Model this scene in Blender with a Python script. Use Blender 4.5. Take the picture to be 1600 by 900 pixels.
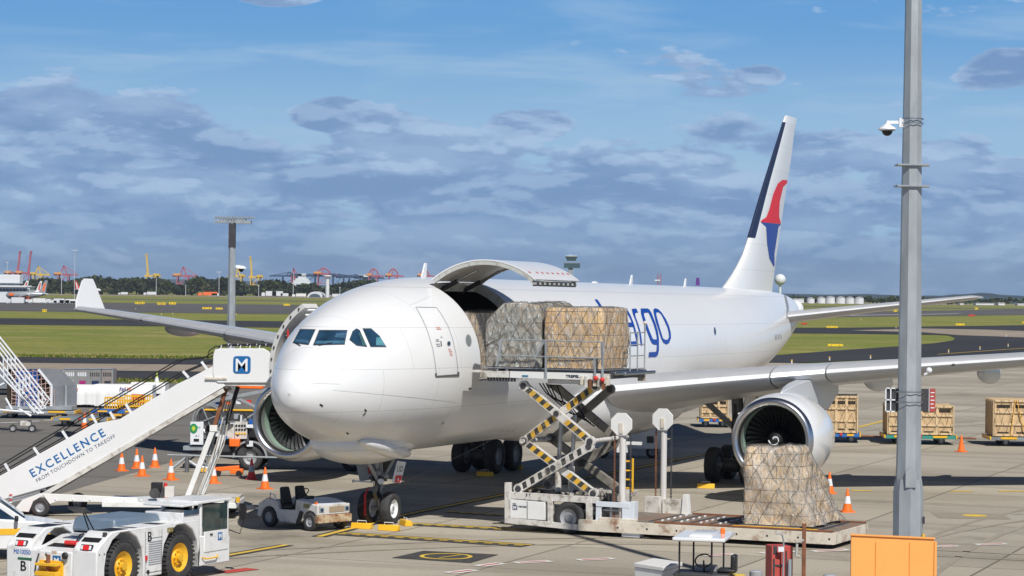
import bpy, bmesh, math, random
from mathutils import Vector as V, Matrix as Mx, noise
from mathutils.bvhtree import BVHTree
from mathutils.geometry import delaunay_2d_cdt
PI = math.pi
rd = math.radians
for _o in list(bpy.data.objects): bpy.data.objects.remove(_o)
C = bpy.context.scene.collection
scn = bpy.context.scene
# ------------------------------------------------------------ camera, sky, sun, exposure
F, H, YH, ROLL = 3833.0, 7.40, 455.3, 0.011
cd = bpy.data.cameras.new('camera'); cam = bpy.data.objects.new('camera', cd); C.objects.link(cam)
cd.sensor_width = 36; cd.lens = F/1600*36; cd.clip_start = .5; cd.clip_end = 60000
cam.matrix_world = Mx.Translation((0, 0, H)) @ Mx.Rotation(PI/2+(YH-450)/F, 4, 'X') @ Mx.Rotation(ROLL, 4, 'Z')
scn.camera = cam
scn.render.resolution_x, scn.render.resolution_y = 1024, 576
SUN = V((.30, -.85, 1.0)).normalized()
SEL = math.asin(SUN.z); SAZ = math.atan2(SUN.x, SUN.y)
w = bpy.data.worlds.new('World'); scn.world = w; w.use_nodes = True
nt = w.node_tree; N = nt.nodes; L = nt.links
N.clear()
def nn(t, **k):
    n = N.new(t)
    for a, b in k.items(): setattr(n, a, b)
    return n
def mth(op, a, b=None, c=None, clamp=False):
    n = nn('ShaderNodeMath', operation=op, use_clamp=clamp)
    for i, x in enumerate((a, b, c)):
        if x is None: continue
        if isinstance(x, (int, float)): n.inputs[i].default_value = x
        else: L.new(x, n.inputs[i])
    return n.outputs[0]
def mixc(fac, a, b, bt='MIX'):
    n = nn('ShaderNodeMix', data_type='RGBA', blend_type=bt)
    for i, x in ((0, fac), (6, a), (7, b)):
        if isinstance(x, (int, float)): n.inputs[i].default_value = x
        elif isinstance(x, tuple): n.inputs[i].default_value = x+(1,)
        else: L.new(x, n.inputs[i])
    return n.outputs[2]
def smooth(x, a, b):
    n = nn('ShaderNodeMapRange', interpolation_type='SMOOTHSTEP')
    L.new(x, n.inputs[0]); n.inputs[1].default_value = a; n.inputs[2].default_value = b
    return n.outputs[0]
sky = nn('ShaderNodeTexSky', sky_type='NISHITA'); sky.sun_disc = False
sky.sun_elevation = SEL; sky.sun_rotation = SAZ; sky.altitude = 10; sky.air_density = 1.0; sky.dust_density = .25; sky.ozone_density = 2.5
tc = nn('ShaderNodeTexCoord'); sp = nn('ShaderNodeSeparateXYZ'); L.new(tc.outputs['Generated'], sp.inputs[0])
az = mth('ARCTAN2', sp.outputs[0], sp.outputs[1]); el = mth('ARCSINE', sp.outputs[2])
def cloudnoise(sx, sy, scale, detail=7, rough=.55, ox=0., dist=.3, de=0.):
    cv = nn('ShaderNodeCombineXYZ'); L.new(mth('ADD', mth('MULTIPLY', az, sx), ox), cv.inputs[0]); L.new(mth('MULTIPLY', mth('ADD', el, de), sy), cv.inputs[1]); L.new(mth('MULTIPLY', az, .7), cv.inputs[2])
    n = nn('ShaderNodeTexNoise'); n.inputs['Scale'].default_value = scale; n.inputs['Detail'].default_value = detail
    n.inputs['Roughness'].default_value = rough; n.inputs['Distortion'].default_value = dist
    L.new(cv.outputs[0], n.inputs['Vector']); return n.outputs[0]
n1 = mth('ADD', mth('MULTIPLY', cloudnoise(16, 48, 1.0, 12, .55, 2.2, .12), 1.45), -.225)
n2 = cloudnoise(17, 62, 1.0, 9, .58, 9.1, .2)
n3 = cloudnoise(6, 36, 1.0, 4, .5, 1.3, .1)
n4 = cloudnoise(9, 60, 1.0, 8, .6, 5.3, .4)
# cover is thick in the low bank (up to about 4.5 degrees), patchy puffs above it
bank = mth('SUBTRACT', 1.0, smooth(el, .036, .086))
cov = mth('ADD', mth('ADD', mth('MULTIPLY', bank, .36), -.10), n1)
# the puffs of cumulus that stand apart in this sky: (azimuth, elevation, half width, half height, strength)
blobs = [(-.185, .069, .034, .012, .45), (-.145, .066, .03, .013, .25), (-.075, .072, .021, .0085, .62), (-.052, .062, .014, .006, .3), (.008, .070, .024, .0095, .62), (.10, .089, .012, .005, .5), (.195, .090, .026, .012, .7), (-.10, .117, .022, .004, .6), (.125, .058, .03, .012, .25), (-.03, .085, .03, .006, -.16), (-.10, .08, .02, .008, -.14)]
def addblobs(c, de):
    for (a0, e0, wa, we, k) in blobs:
        dx = mth('DIVIDE', mth('SUBTRACT', az, a0), wa); dy = mth('DIVIDE', mth('SUBTRACT', el, e0-de), we)
        c = mth('ADD', c, mth('MULTIPLY', mth('SUBTRACT', 1.0, mth('ADD', mth('MULTIPLY', dx, dx), mth('MULTIPLY', dy, dy)), None, True), k*.75))
    return c
cov = mth('ADD', cov, mth('MULTIPLY', smooth(el, .084, .112), -.13))
cov = addblobs(cov, 0)
mask = smooth(cov, .50, .575)
# the same cover a little higher up: where it thins out overhead the puff is sunlit
n1b = mth('ADD', mth('MULTIPLY', cloudnoise(16, 48, 1.0, 12, .55, 2.2, .12, .0035), 1.45), -.225)
lit = smooth(mth('SUBTRACT', n1, n1b), -.02, .10)
body = mth('ADD', mth('MULTIPLY', n2, .6), mth('MULTIPLY', n3, .4))
shade = smooth(body, .42, .62)
rim = mth('MULTIPLY', mth('SUBTRACT', 1.0, smooth(cov, .53, .66)), .7)
shade = mth('ADD', mth('MULTIPLY', mth('MAXIMUM', shade, rim), .6), mth('MULTIPLY', lit, .55), None, True)
cloud = mixc(shade, (1.95, 3.3, 5.8), (4.2, 5.8, 8.1))
base = mixc(1.0, sky.outputs[0], (.50, .80, 1.12), 'MULTIPLY')
base = mixc(smooth(el, .12, .36), base, mixc(1.0, base, (.22, .24, .29), 'MULTIPLY'))
base = mixc(mth('MULTIPLY', mth('SUBTRACT', 1.0, smooth(el, .06, .12)), .75), (1.05, 3.5, 7.3), (3.0, 5.1, 7.7)) if False else base
lowmix = mth('SUBTRACT', 1.0, smooth(el, .055, .118))
base = mixc(smooth(el, .12, .25), mixc(lowmix, (1.45, 3.75, 7.2), (3.4, 5.5, 7.8)), base)
wisp = mth('MULTIPLY', smooth(n4, .46, .70), mth('SUBTRACT', 1.0, smooth(el, .085, .16)))
base = mixc(mth('MULTIPLY', wisp, .55), base, (4.2, 6.0, 8.0))
hz = mth('SUBTRACT', 1.0, smooth(el, -.002, .05))
cl = mixc(mth('MULTIPLY', hz, .45), cloud, (2.1, 3.6, 5.9))
fin = mixc(mth('MULTIPLY', mask, .94), base, cl)
bg = nn('ShaderNodeBackground'); bg.inputs[1].default_value = .10
L.new(fin, bg.inputs[0]); wo = nn('ShaderNodeOutputWorld'); L.new(bg.outputs[0], wo.inputs[0])
sd = bpy.data.lights.new('sun', 'SUN'); sd.energy = 5.0; sd.angle = rd(.5); sd.color = (1, .965, .90)
so = bpy.data.objects.new('sun', sd); C.objects.link(so); so.rotation_euler = SUN.to_track_quat('Z', 'Y').to_euler()
vs = scn.view_settings; vs.view_transform = 'Standard'; vs.look = 'None'; vs.gamma = 1; vs.exposure = -.06; vs.use_curve_mapping = False

# ------------------------------------------------------------ helpers
def G(px, py, z=0.0):
    """the point at height z that stands at photo pixel px, py"""
    c, s = math.cos(ROLL), math.sin(ROLL); x = px-800; y = py-450
    u = x*c+y*s; v = -x*s+y*c-(YH-450)
    Y = F*(H-z)/v; return V((u*Y/F, Y, z))
def R(px, py, Y):
    """the point at distance Y that stands at photo pixel px, py"""
    c, s = math.cos(ROLL), math.sin(ROLL); x = px-800; y = py-450
    u = x*c+y*s; v = -x*s+y*c-(YH-450)
    return V((u*Y/F, Y, H-v*Y/F))
MATS = {}
def mat(name, col, rough=.5, metal=0., var=.06, vs=2., dirt=0., dcol=(.10, .075, .05), ds=1.5, dth=.5, bump=0., bs=12., coat=0., emit=0., spec=.5, stretch=(1, 1, 1), trans=0.):
    if name in MATS: return MATS[name]
    m = bpy.data.materials.new(name); m.use_nodes = True; n = m.node_tree.nodes; l = m.node_tree.links
    p = n['Principled BSDF']; p.inputs['Roughness'].default_value = rough; p.inputs['Metallic'].default_value = metal
    p.inputs['Specular IOR Level'].default_value = spec
    if coat: p.inputs['Coat Weight'].default_value = coat; p.inputs['Coat Roughness'].default_value = .08
    if trans: p.inputs['Transmission Weight'].default_value = trans
    t = n.new('ShaderNodeTexCoord'); mp = n.new('ShaderNodeMapping'); l.new(t.outputs['Object'], mp.inputs[0]); mp.inputs['Scale'].default_value = stretch
    a = n.new('ShaderNodeTexNoise'); a.inputs['Scale'].default_value = vs; a.inputs['Detail'].default_value = 6; l.new(mp.outputs[0], a.inputs['Vector'])
    r = n.new('ShaderNodeMapRange'); r.inputs[1].default_value = .3; r.inputs[2].default_value = .7; r.inputs[3].default_value = 1-var; r.inputs[4].default_value = 1+var
    l.new(a.outputs[0], r.inputs[0])
    mx = n.new('ShaderNodeVectorMath'); mx.operation = 'SCALE'; mx.inputs[0].default_value = col; l.new(r.outputs[0], mx.inputs['Scale'])
    out = mx.outputs[0]
    if dirt:
        b = n.new('ShaderNodeTexNoise'); b.inputs['Scale'].default_value = ds; b.inputs['Detail'].default_value = 9; b.inputs['Roughness'].default_value = .68; l.new(mp.outputs[0], b.inputs['Vector'])
        q = n.new('ShaderNodeMapRange'); q.inputs[1].default_value = dth; q.inputs[2].default_value = dth+.16; q.inputs[4].default_value = dirt; l.new(b.outputs[0], q.inputs[0])
        m2 = n.new('ShaderNodeMix'); m2.data_type = 'RGBA'; l.new(q.outputs[0], m2.inputs[0]); l.new(out, m2.inputs[6]); m2.inputs[7].default_value = (*dcol, 1); out = m2.outputs[2]
    l.new(out, p.inputs['Base Color'])
    if bump:
        b = n.new('ShaderNodeTexNoise'); b.inputs['Scale'].default_value = bs; b.inputs['Detail'].default_value = 5; l.new(mp.outputs[0], b.inputs['Vector'])
        k = n.new('ShaderNodeBump'); k.inputs['Strength'].default_value = bump; k.inputs['Distance'].default_value = .05; l.new(b.outputs[0], k.inputs['Height']); l.new(k.outputs[0], p.inputs['Normal'])
    if emit: p.inputs['Emission Color'].default_value = (*col, 1); p.inputs['Emission Strength'].default_value = emit
    MATS[name] = m; return m

class MB:
    def __init__(s): s.v = []; s.f = []; s.mi = []; s.ms = []
    def m(s, mt):
        if mt not in s.ms: s.ms.append(mt)
        return s.ms.index(mt)
    def add(s, vs, fs, mt, T=None):
        o = len(s.v); k = s.m(mt)
        for v in vs:
            v = V(v); s.v.append(T @ v if T else v)
        for f in fs: s.f.append([i+o for i in f]); s.mi.append(k)
        return s
    def box(s, c, d, mt, R_=None, T=None, tx=1., ty=1.):
        """centre, size; tx, ty taper the top"""
        x, y, z = (q/2 for q in d); c = V(c)
        vs = [V(p) for p in ((-x, -y, -z), (x, -y, -z), (x, y, -z), (-x, y, -z), (-x*tx, -y*ty, z), (x*tx, -y*ty, z), (x*tx, y*ty, z), (-x*tx, y*ty, z))]
        if R_ is not None: vs = [R_ @ v for v in vs]
        return s.add([c+v for v in vs], [(0, 3, 2, 1), (4, 5, 6, 7), (0, 1, 5, 4), (1, 2, 6, 5), (2, 3, 7, 6), (3, 0, 4, 7)], mt, T)
    def bar(s, a, b, wd, ht, mt, up=(0, 0, 1)):
        a = V(a); b = V(b); d = (b-a); ln = d.length; d.normalize(); u = V(up); u = u-d*u.dot(d)
        if u.length < 1e-4: u = V((0, 1, 0))-d*d.y
        u.normalize(); sd_ = d.cross(u); R3 = Mx((sd_, d, u)).transposed()
        return s.box((a+b)/2, (wd, ln, ht), mt, R3)
    def ring(s, c, d, r, n, ref=None):
        d = V(d).normalized(); u = V(ref) if ref else (V((0, 0, 1)) if abs(d.z) < .9 else V((1, 0, 0)))
        u = (u-d*u.dot(d)).normalized(); w_ = d.cross(u)
        return [V(c)+r*(math.cos(2*PI*i/n)*u+math.sin(2*PI*i/n)*w_) for i in range(n)]
    def cyl(s, a, b, r, mt, r2=None, n=14, cap=True, ref=None):
        a = V(a); b = V(b); r2 = r if r2 is None else r2
        vs = s.ring(a, b-a, r, n, ref)+s.ring(b, b-a, r2, n, ref)
        fs = [(i, (i+1) % n, n+(i+1) % n, n+i) for i in range(n)]
        if cap: fs += [tuple(range(n))[::-1], tuple(range(n, 2*n))]
        return s.add(vs, fs, mt)
    def tube(s, pts, r, mt, n=6):
        pts = [V(p) for p in pts]; vs = []; k = len(pts)
        for i, p in enumerate(pts):
            d = pts[min(i+1, k-1)]-pts[max(i-1, 0)]
            if d.length < 1e-9: d = V((0, 0, 1))
            vs += s.ring(p, d, r, n)
        fs = [(j*n+i, j*n+(i+1) % n, (j+1)*n+(i+1) % n, (j+1)*n+i) for j in range(k-1) for i in range(n)]
        return s.add(vs, fs+[tuple(range(n))[::-1], tuple(range((k-1)*n, k*n))], mt)
    def lathe(s, pr, mt, o=(0, 0, 0), ax=(0, 1, 0), n=32, close=False):
        """pr = list of (distance along the axis, radius)"""
        o = V(o); ax = V(ax).normalized(); vs = []
        for h, r in pr: vs += s.ring(o+ax*h, ax, max(r, 1e-4), n)
        k = len(pr); fs = [(j*n+i, j*n+(i+1) % n, (j+1)*n+(i+1) % n, (j+1)*n+i) for j in range(k-1) for i in range(n)]
        return s.add(vs, fs, mt)
    def prism(s, poly, d0, d1, mt, ax='y', T=None):
        """2D outline extruded along ax from d0 to d1 (x: y,z / y: x,z / z: x,y)"""
        def p3(a, b, d): return {'x': (d, a, b), 'y': (a, d, b), 'z': (a, b, d)}[ax]
        n = len(poly); vs = [p3(a, b, d0) for a, b in poly]+[p3(a, b, d1) for a, b in poly]
        fs = [tuple(range(n)), tuple(range(2*n-1, n-1, -1))]+[(i, n+i, n+(i+1) % n, (i+1) % n) for i in range(n)]
        return s.add(vs, fs, mt, T)
    def slab(s, pts, nrm, th, mt):
        """a 3D outline given thickness along nrm"""
        n = len(pts); nr = V(nrm)*th; vs = [V(p) for p in pts]+[V(p)+nr for p in pts]
        return s.add(vs, [tuple(range(n)), tuple(range(2*n-1, n-1, -1))]+[(i, n+i, n+(i+1) % n, (i+1) % n) for i in range(n)], mt)
    def ball(s, c, r, mt, nu=16, nv=10, T=None):
        c = V(c); r = V(r) if hasattr(r, '__len__') else V((r, r, r)); vs = []; fs = []
        for j in range(nv+1):
            a = PI*j/nv
            for i in range(nu):
                b = 2*PI*i/nu; vs.append(c+V((r.x*math.sin(a)*math.cos(b), r.y*math.sin(a)*math.sin(b), r.z*math.cos(a))))
        for j in range(nv):
            for i in range(nu): fs.append((j*nu+i, (j+1)*nu+i, (j+1)*nu+(i+1) % nu, j*nu+(i+1) % nu))
        return s.add(vs, fs, mt, T)
    def wheel(s, c, ax, r, wd, tyre, hub, hr=.55):
        """tyre with rounded shoulders and a dished hub"""
        ax = V(ax).normalized(); h = wd/2
        s.lathe([(-h*.8, r*hr), (-h, r*.72), (-h*.95, r*.88), (-h*.7, r*.975), (-h*.3, r), (h*.3, r), (h*.7, r*.975), (h*.95, r*.88), (h, r*.72), (h*.8, r*hr)], tyre, c, ax, 28)
        for q in (-1, 1):
            s.lathe([(q*h*.80, r*hr), (q*h*.72, r*hr*.93), (q*h*.45, r*hr*.8), (q*h*.35, r*.30), (q*h*.62, r*.22), (q*h*.62, 0)], hub, c, ax, 20)
        return s
    def build(s, name, par=None, ang=35, bev=0., loc=None, smooth=True, T=None):
        me = bpy.data.meshes.new(name); me.from_pydata([tuple(v) for v in s.v], [], s.f); me.validate()
        for x in s.ms: me.materials.append(x)
        if len(s.ms) > 1 and len(me.polygons) == len(s.mi): me.polygons.foreach_set('material_index', s.mi)
        bm = bmesh.new(); bm.from_mesh(me); bmesh.ops.recalc_face_normals(bm, faces=bm.faces); bm.to_mesh(me); bm.free()
        if smooth:
            for p in me.polygons: p.use_smooth = True
            me.set_sharp_from_angle(angle=rd(ang))
        o = bpy.data.objects.new(name, me); C.objects.link(o)
        if par is not None: o.parent = par
        if loc is not None: o.location = loc
        if T is not None: o.matrix_local = T
        if bev: b = o.modifiers.new('b', 'BEVEL'); b.width = bev; b.segments = 2; b.limit_method = 'ANGLE'; b.angle_limit = rd(40); b.harden_normals = False
        return o
def tag(o, label, cat, group=None):
    o['label'] = label; o['category'] = cat
    if group: o['group'] = group
    return o
def thing(name, label, cat, loc=(0, 0, 0), rz=0., group=None, M=None):
    o = bpy.data.objects.new(name, None); C.objects.link(o); o.empty_display_size = .2
    if M is not None: o.matrix_world = M
    else: o.location = loc; o.rotation_euler = (0, 0, rz)
    return tag(o, label, cat, group)
def kind(o, k='structure'): o['kind'] = k; return o
KIDS = {}
def dup(root, loc, rz=0., label=None, group=None, sc=None):
    r = root.copy(); C.objects.link(r); r.location = loc; r.rotation_euler = (0, 0, rz)
    if sc: r.scale = sc
    if label: r['label'] = label
    if group: r['group'] = group
    for ch in list(root.children):
        c = ch.copy(); C.objects.link(c); c.parent = r
        for g in list(ch.children):
            d = g.copy(); C.objects.link(d); d.parent = c
    return r
def text(s, size, mt, M, par=None, name='lettering', ext=.004, bold=0., sx=1., shear=0., align='LEFT', sp=1.):
    cu = bpy.data.curves.new('t', 'FONT'); cu.body = s; cu.size = size; cu.extrude = ext; cu.offset = bold; cu.shear = shear; cu.align_x = align; cu.space_character = sp
    cu.resolution_u = 3
    o = bpy.data.objects.new('t', cu); C.objects.link(o); bpy.context.view_layer.update()
    me = bpy.data.meshes.new_from_object(o); bpy.data.objects.remove(o); bpy.data.curves.remove(cu)
    me.name = name; me.materials.clear(); me.materials.append(mt)
    for v in me.vertices: v.co.x *= sx
    q = bpy.data.objects.new(name, me); C.objects.link(q)
    if par is not None: q.parent = par; q.matrix_local = M
    else: q.matrix_world = M
    return q
def frame(o, x, y, z=None):
    """matrix with origin o and given x, y axes"""
    x = V(x).normalized(); z = V(z).normalized() if z is not None else x.cross(V(y)).normalized(); y = z.cross(x)
    M = Mx((x, y, z)).transposed().to_4x4(); M.translation = V(o); return M
def hermite(xs, ys, x):
    n = len(xs)
    if x <= xs[0]: return ys[0]
    if x >= xs[-1]: return ys[-1]
    for i in range(n-1):
        if xs[i] <= x <= xs[i+1]: break
    def sl(k): return (ys[k+1]-ys[k])/(xs[k+1]-xs[k])
    def tn(k):
        if k == 0: return sl(0)
        if k == n-1: return sl(n-2)
        a, b = sl(k-1), sl(k)
        return 0 if a*b <= 0 else 2*a*b/(a+b)
    h = xs[i+1]-xs[i]; t = (x-xs[i])/h
    return (2*t**3-3*t*t+1)*ys[i]+(t**3-2*t*t+t)*h*tn(i)+(-2*t**3+3*t*t)*ys[i+1]+(t**3-t*t)*h*tn(i+1)
rnd = random.Random(7)

# ------------------------------------------------------------ shared materials
def panelled(m, bw=2.65, bh=1.25, k=.70):
    """skin panel joints drawn round the hull into the paint"""
    n = m.node_tree.nodes; l = m.node_tree.links; p = n['Principled BSDF']; src = p.inputs['Base Color'].links[0].from_socket
    t = n.new('ShaderNodeTexCoord'); sx = n.new('ShaderNodeSeparateXYZ'); l.new(t.outputs['Object'], sx.inputs[0]); cv = n.new('ShaderNodeCombineXYZ'); l.new(sx.outputs[1], cv.inputs[0]); l.new(sx.outputs[2], cv.inputs[1])
    b = n.new('ShaderNodeTexBrick'); b.offset = .5; b.inputs['Scale'].default_value = 1; b.inputs['Brick Width'].default_value = bw; b.inputs['Row Height'].default_value = bh; b.inputs['Mortar Size'].default_value = .010; b.inputs['Mortar Smooth'].default_value = .4
    b.inputs['Color1'].default_value = (1, 1, 1, 1); b.inputs['Color2'].default_value = (.975, .975, .975, 1); b.inputs['Mortar'].default_value = (k, k, k, 1); l.new(cv.outputs[0], b.inputs['Vector'])
    q = n.new('ShaderNodeMix'); q.data_type = 'RGBA'; q.blend_type = 'MULTIPLY'; q.inputs[0].default_value = 1; l.new(src, q.inputs[6]); l.new(b.outputs[0], q.inputs[7]); l.new(q.outputs[2], p.inputs['Base Color']); return m
M_white = mat('white_paint', (.75, .76, .77), .22, var=.015, vs=.3, coat=.5)
M_hull = mat('hull_paint', (.765, .77, .775), .30, var=.02, vs=.25, dirt=.12, dcol=(.5, .48, .43), ds=.5, dth=.56, coat=.25, stretch=(1, .25, 1))
panelled(M_hull)
M_gse = mat('worn_white', (.62, .60, .56), .5, var=.08, dirt=.85, dcol=(.20, .155, .11), ds=3.0, dth=.50)
M_gse2 = mat('clean_white', (.76, .76, .745), .38, var=.05, dirt=.55, dcol=(.42, .37, .31), ds=1.3, dth=.6)
M_rusty = mat('rusty_white', (.66, .60, .50), .6, var=.1, dirt=.9, dcol=(.24, .10, .04), ds=2.2, dth=.52, bump=.2)
M_rust = mat('rust', (.22, .085, .04), .8, var=.3, bump=.3, dirt=.6, dcol=(.10, .05, .03), ds=3)
M_dark = mat('dark_metal', (.045, .045, .05), .5, var=.2, dirt=.5, dcol=(.10, .09, .08), ds=3)
M_black = mat('black', (.015, .015, .017), .5, var=.2)
M_tyre = mat('tyre_rubber', (.035, .035, .037), .75, var=.15, vs=4, dirt=.5, dcol=(.10, .09, .08), ds=3, dth=.5)
M_steel = mat('steel', (.42, .43, .45), .38, 1., var=.08)
M_galv = mat('galvanised', (.38, .41, .43), .5, .35, var=.16, vs=2.5, dirt=.45, dcol=(.27, .30, .32), ds=3, dth=.48, stretch=(1, 1, .35))
M_grey = mat('grey_paint', (.33, .34, .36), .45, var=.06, dirt=.3, dcol=(.2, .19, .18))
M_lip = mat('polished_lip', (.58, .58, .60), .30, 1., var=.04)
M_wing = mat('wing_grey', (.56, .58, .61), .30, .15, var=.05, vs=.4, dirt=.15, dcol=(.40, .41, .43), ds=.6)
M_slat = mat('slat_metal', (.46, .47, .49), .60, .25, var=.05)
M_yel = mat('yellow', (.82, .46, .02), .5, var=.08, dirt=.3, dcol=(.35, .22, .06), ds=4)
M_orange = mat('orange', (.90, .17, .015), .5, var=.06, dirt=.2, dcol=(.5, .12, .03), ds=5)
M_red = mat('red', (.62, .035, .03), .45, var=.08)
M_blue = mat('logo_blue', (.02, .12, .42), .4, var=.04)
M_navy = mat('navy', (.02, .035, .10), .35, var=.05)
M_glass = mat('window_glass', (.02, .055, .10), .05, var=.5, vs=1.2, spec=.8)
M_ink = mat('ink', (.03, .035, .05), .5, var=.05)
M_refl = mat('reflective_white', (.75, .77, .80), .35, var=.05)
M_green = mat('green', (.01, .25, .10), .5, var=.08)

# ============================================================ SETTING
def ground_mat(name, c1, c2, sc=.05, c3=None, joints=0., stains=0., rough=.85, bump=.3, tracks=0., fine=6., ang=0., streak=0.):
    m = bpy.data.materials.new(name); m.use_nodes = True; n = m.node_tree.nodes; l = m.node_tree.links
    p = n['Principled BSDF']; p.inputs['Roughness'].default_value = rough; p.inputs['Specular IOR Level'].default_value = .3
    g = n.new('ShaderNodeNewGeometry'); mp = n.new('ShaderNodeMapping'); mp.vector_type = 'POINT'; mp.inputs['Rotation'].default_value = (0, 0, ang); l.new(g.outputs['Position'], mp.inputs[0])
    def nz(s, d=8, r=.6, st=(1, 1, 1)):
        q = n.new('ShaderNodeMapping'); q.inputs['Scale'].default_value = st; l.new(mp.outputs[0], q.inputs[0])
        a = n.new('ShaderNodeTexNoise'); a.inputs['Scale'].default_value = s; a.inputs['Detail'].default_value = d; a.inputs['Roughness'].default_value = r; l.new(q.outputs[0], a.inputs['Vector']); return a.outputs[0]
    def mr(x, a, b, lo=0., hi=1.):
        q = n.new('ShaderNodeMapRange'); q.interpolation_type = 'SMOOTHSTEP'; l.new(x, q.inputs[0]); q.inputs[1].default_value = a; q.inputs[2].default_value = b; q.inputs[3].default_value = lo; q.inputs[4].default_value = hi; return q.outputs[0]
    def mx(f, a, b, bt='MIX'):
        q = n.new('ShaderNodeMix'); q.data_type = 'RGBA'; q.blend_type = bt
        for i, x in ((0, f), (6, a), (7, b)):
            if isinstance(x, (int, float)): q.inputs[i].default_value = x
            elif isinstance(x, tuple): q.inputs[i].default_value = (*x, 1)
            else: l.new(x, q.inputs[i])
        return q.outputs[2]
    out = mx(mr(nz(sc), .35, .65), c1, c2)
    if c3: out = mx(mr(nz(sc*2.7, 7, .65, (.5, 1, 1)), .50, .62), out, c3)
    if name == 'grass':
        out = mx(mr(nz(.09, 8, .7, (.6, 1, 1)), .50, .60, 0, .7), out, (.30, .27, .085)); out = mx(mr(nz(.35, 6, .7), .50, .62, 0, .55), out, (.085, .13, .018))
    out = mx(mr(nz(fine, 5, .7), .35, .65, .0, .5 if name == 'grass' else .22), out, tuple(x*.55 for x in c1))
    if streak: out = mx(mr(nz(.25, 6, .6, (.06, 1, 1)), .48, .66, 0, streak), out, tuple(x*.62 for x in c1))
    if joints:
        b = n.new('ShaderNodeTexBrick'); b.offset = 0; b.inputs['Scale'].default_value = 1.; b.inputs['Brick Width'].default_value = joints; b.inputs['Row Height'].default_value = joints
        b.inputs['Mortar Size'].default_value = .045; b.inputs['Mortar Smooth'].default_value = .3; b.inputs['Bias'].default_value = 0
        b.inputs['Color1'].default_value = (.86, .86, .86, 1); b.inputs['Color2'].default_value = (1.06, 1.06, 1.05, 1); b.inputs['Mortar'].default_value = (.42, .40, .37, 1)
        l.new(mp.outputs[0], b.inputs['Vector']); out = mx(1., out, b.outputs[0], 'MULTIPLY')
    if stains:
        out = mx(mr(nz(.13, 9, .7), .56, .74, 0, stains), out, tuple(x*.4 for x in c1))
        out = mx(mr(nz(.8, 6, .6), .66, .76, 0, stains), out, tuple(x*.35 for x in c1))
    if tracks:
        wv = n.new('ShaderNodeTexWave'); wv.inputs['Scale'].default_value = .035; wv.inputs['Distortion'].default_value = 9; wv.inputs['Detail'].default_value = 3; wv.inputs['Detail Scale'].default_value = .25; wv.bands_direction = 'Y'
        l.new(mp.outputs[0], wv.inputs['Vector']); out = mx(mr(wv.outputs[1], .93, 1., 0, tracks), out, tuple(x*.45 for x in c1))
    l.new(out, p.inputs['Base Color'])
    if bump:
        k = n.new('ShaderNodeBump'); k.inputs['Strength'].default_value = bump; k.inputs['Distance'].default_value = .02; l.new(nz(fine*1.6, 6), k.inputs['Height']); l.new(k.outputs[0], p.inputs['Normal'])
    return m
M_conc = ground_mat('concrete', (.395, .352, .282), (.44, .397, .327), .05, (.345, .305, .242), 6.1, .85, tracks=.3, ang=rd(21.3), streak=.18)
M_asph = ground_mat('apron_asphalt', (.165, .155, .14), (.195, .182, .165), .06, stains=.3, tracks=.3)
M_taxi = ground_mat('taxiway_asphalt', (.035, .035, .038), (.048, .047, .05), .02, stains=.2, streak=.3)
M_run = ground_mat('old_asphalt', (.10, .095, .095), (.13, .125, .12), .01, stains=.3, streak=.3)
M_tan = ground_mat('tan_concrete', (.33, .27, .21), (.39, .33, .26), .02, joints=7, stains=.2)
M_grass = ground_mat('grass', (.175, .22, .028), (.29, .275, .055), .018, (.37, .31, .11), rough=.95, bump=.6, fine=1.1, streak=.55)
M_patch = ground_mat('patched_concrete', (.30, .262, .205), (.34, .30, .24), .1, stains=.4)
M_mark_y = mat('marking_yellow', (.70, .47, .05), .7, var=.15, dirt=.7, dcol=(.25, .2, .12), ds=3, dth=.55)
M_mark_k = mat('marking_black', (.05, .048, .045), .8, var=.2, dirt=.5, dcol=(.2, .18, .15), ds=4, dth=.55)
M_mark_w = mat('marking_white', (.72, .71, .68), .7, var=.1, dirt=.6, dcol=(.4, .36, .3), ds=3, dth=.55)
M_mark_r = mat('marking_red', (.50, .06, .04), .7, var=.1, dirt=.5, dcol=(.35, .2, .15), ds=3, dth=.55)
def sheet(name, pts, z, mt):
    mb = MB(); mb.add([(p[0], p[1], z) for p in pts], [tuple(range(len(pts)))], mt); return kind(mb.build(name, smooth=False))
def P(*pp): return [G(*p) for p in pp]
# base terrain: one grass sheet to the horizon
sheet('ground', [(-4700, -190), (4700, -190), (4700, 8700), (-4700, 8700)], -.06, M_grass)
# concrete apron the aircraft stands on
sheet('apron', [(-130, -60), (130, -60), (170, 262), G(1205, 567).xy, G(700, 590).xy, (-20, 186), (-170, 189)], 0, M_conc)
ap = P((0, 593), (430, 601), (560, 640), (560, 690), (283, 718), (143, 757), (0, 800))
sheet('stand_road', [(-140, 187)]+[p.xy for p in ap]+[(-60, 70), (-120, 75)], .006, M_asph)
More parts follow.
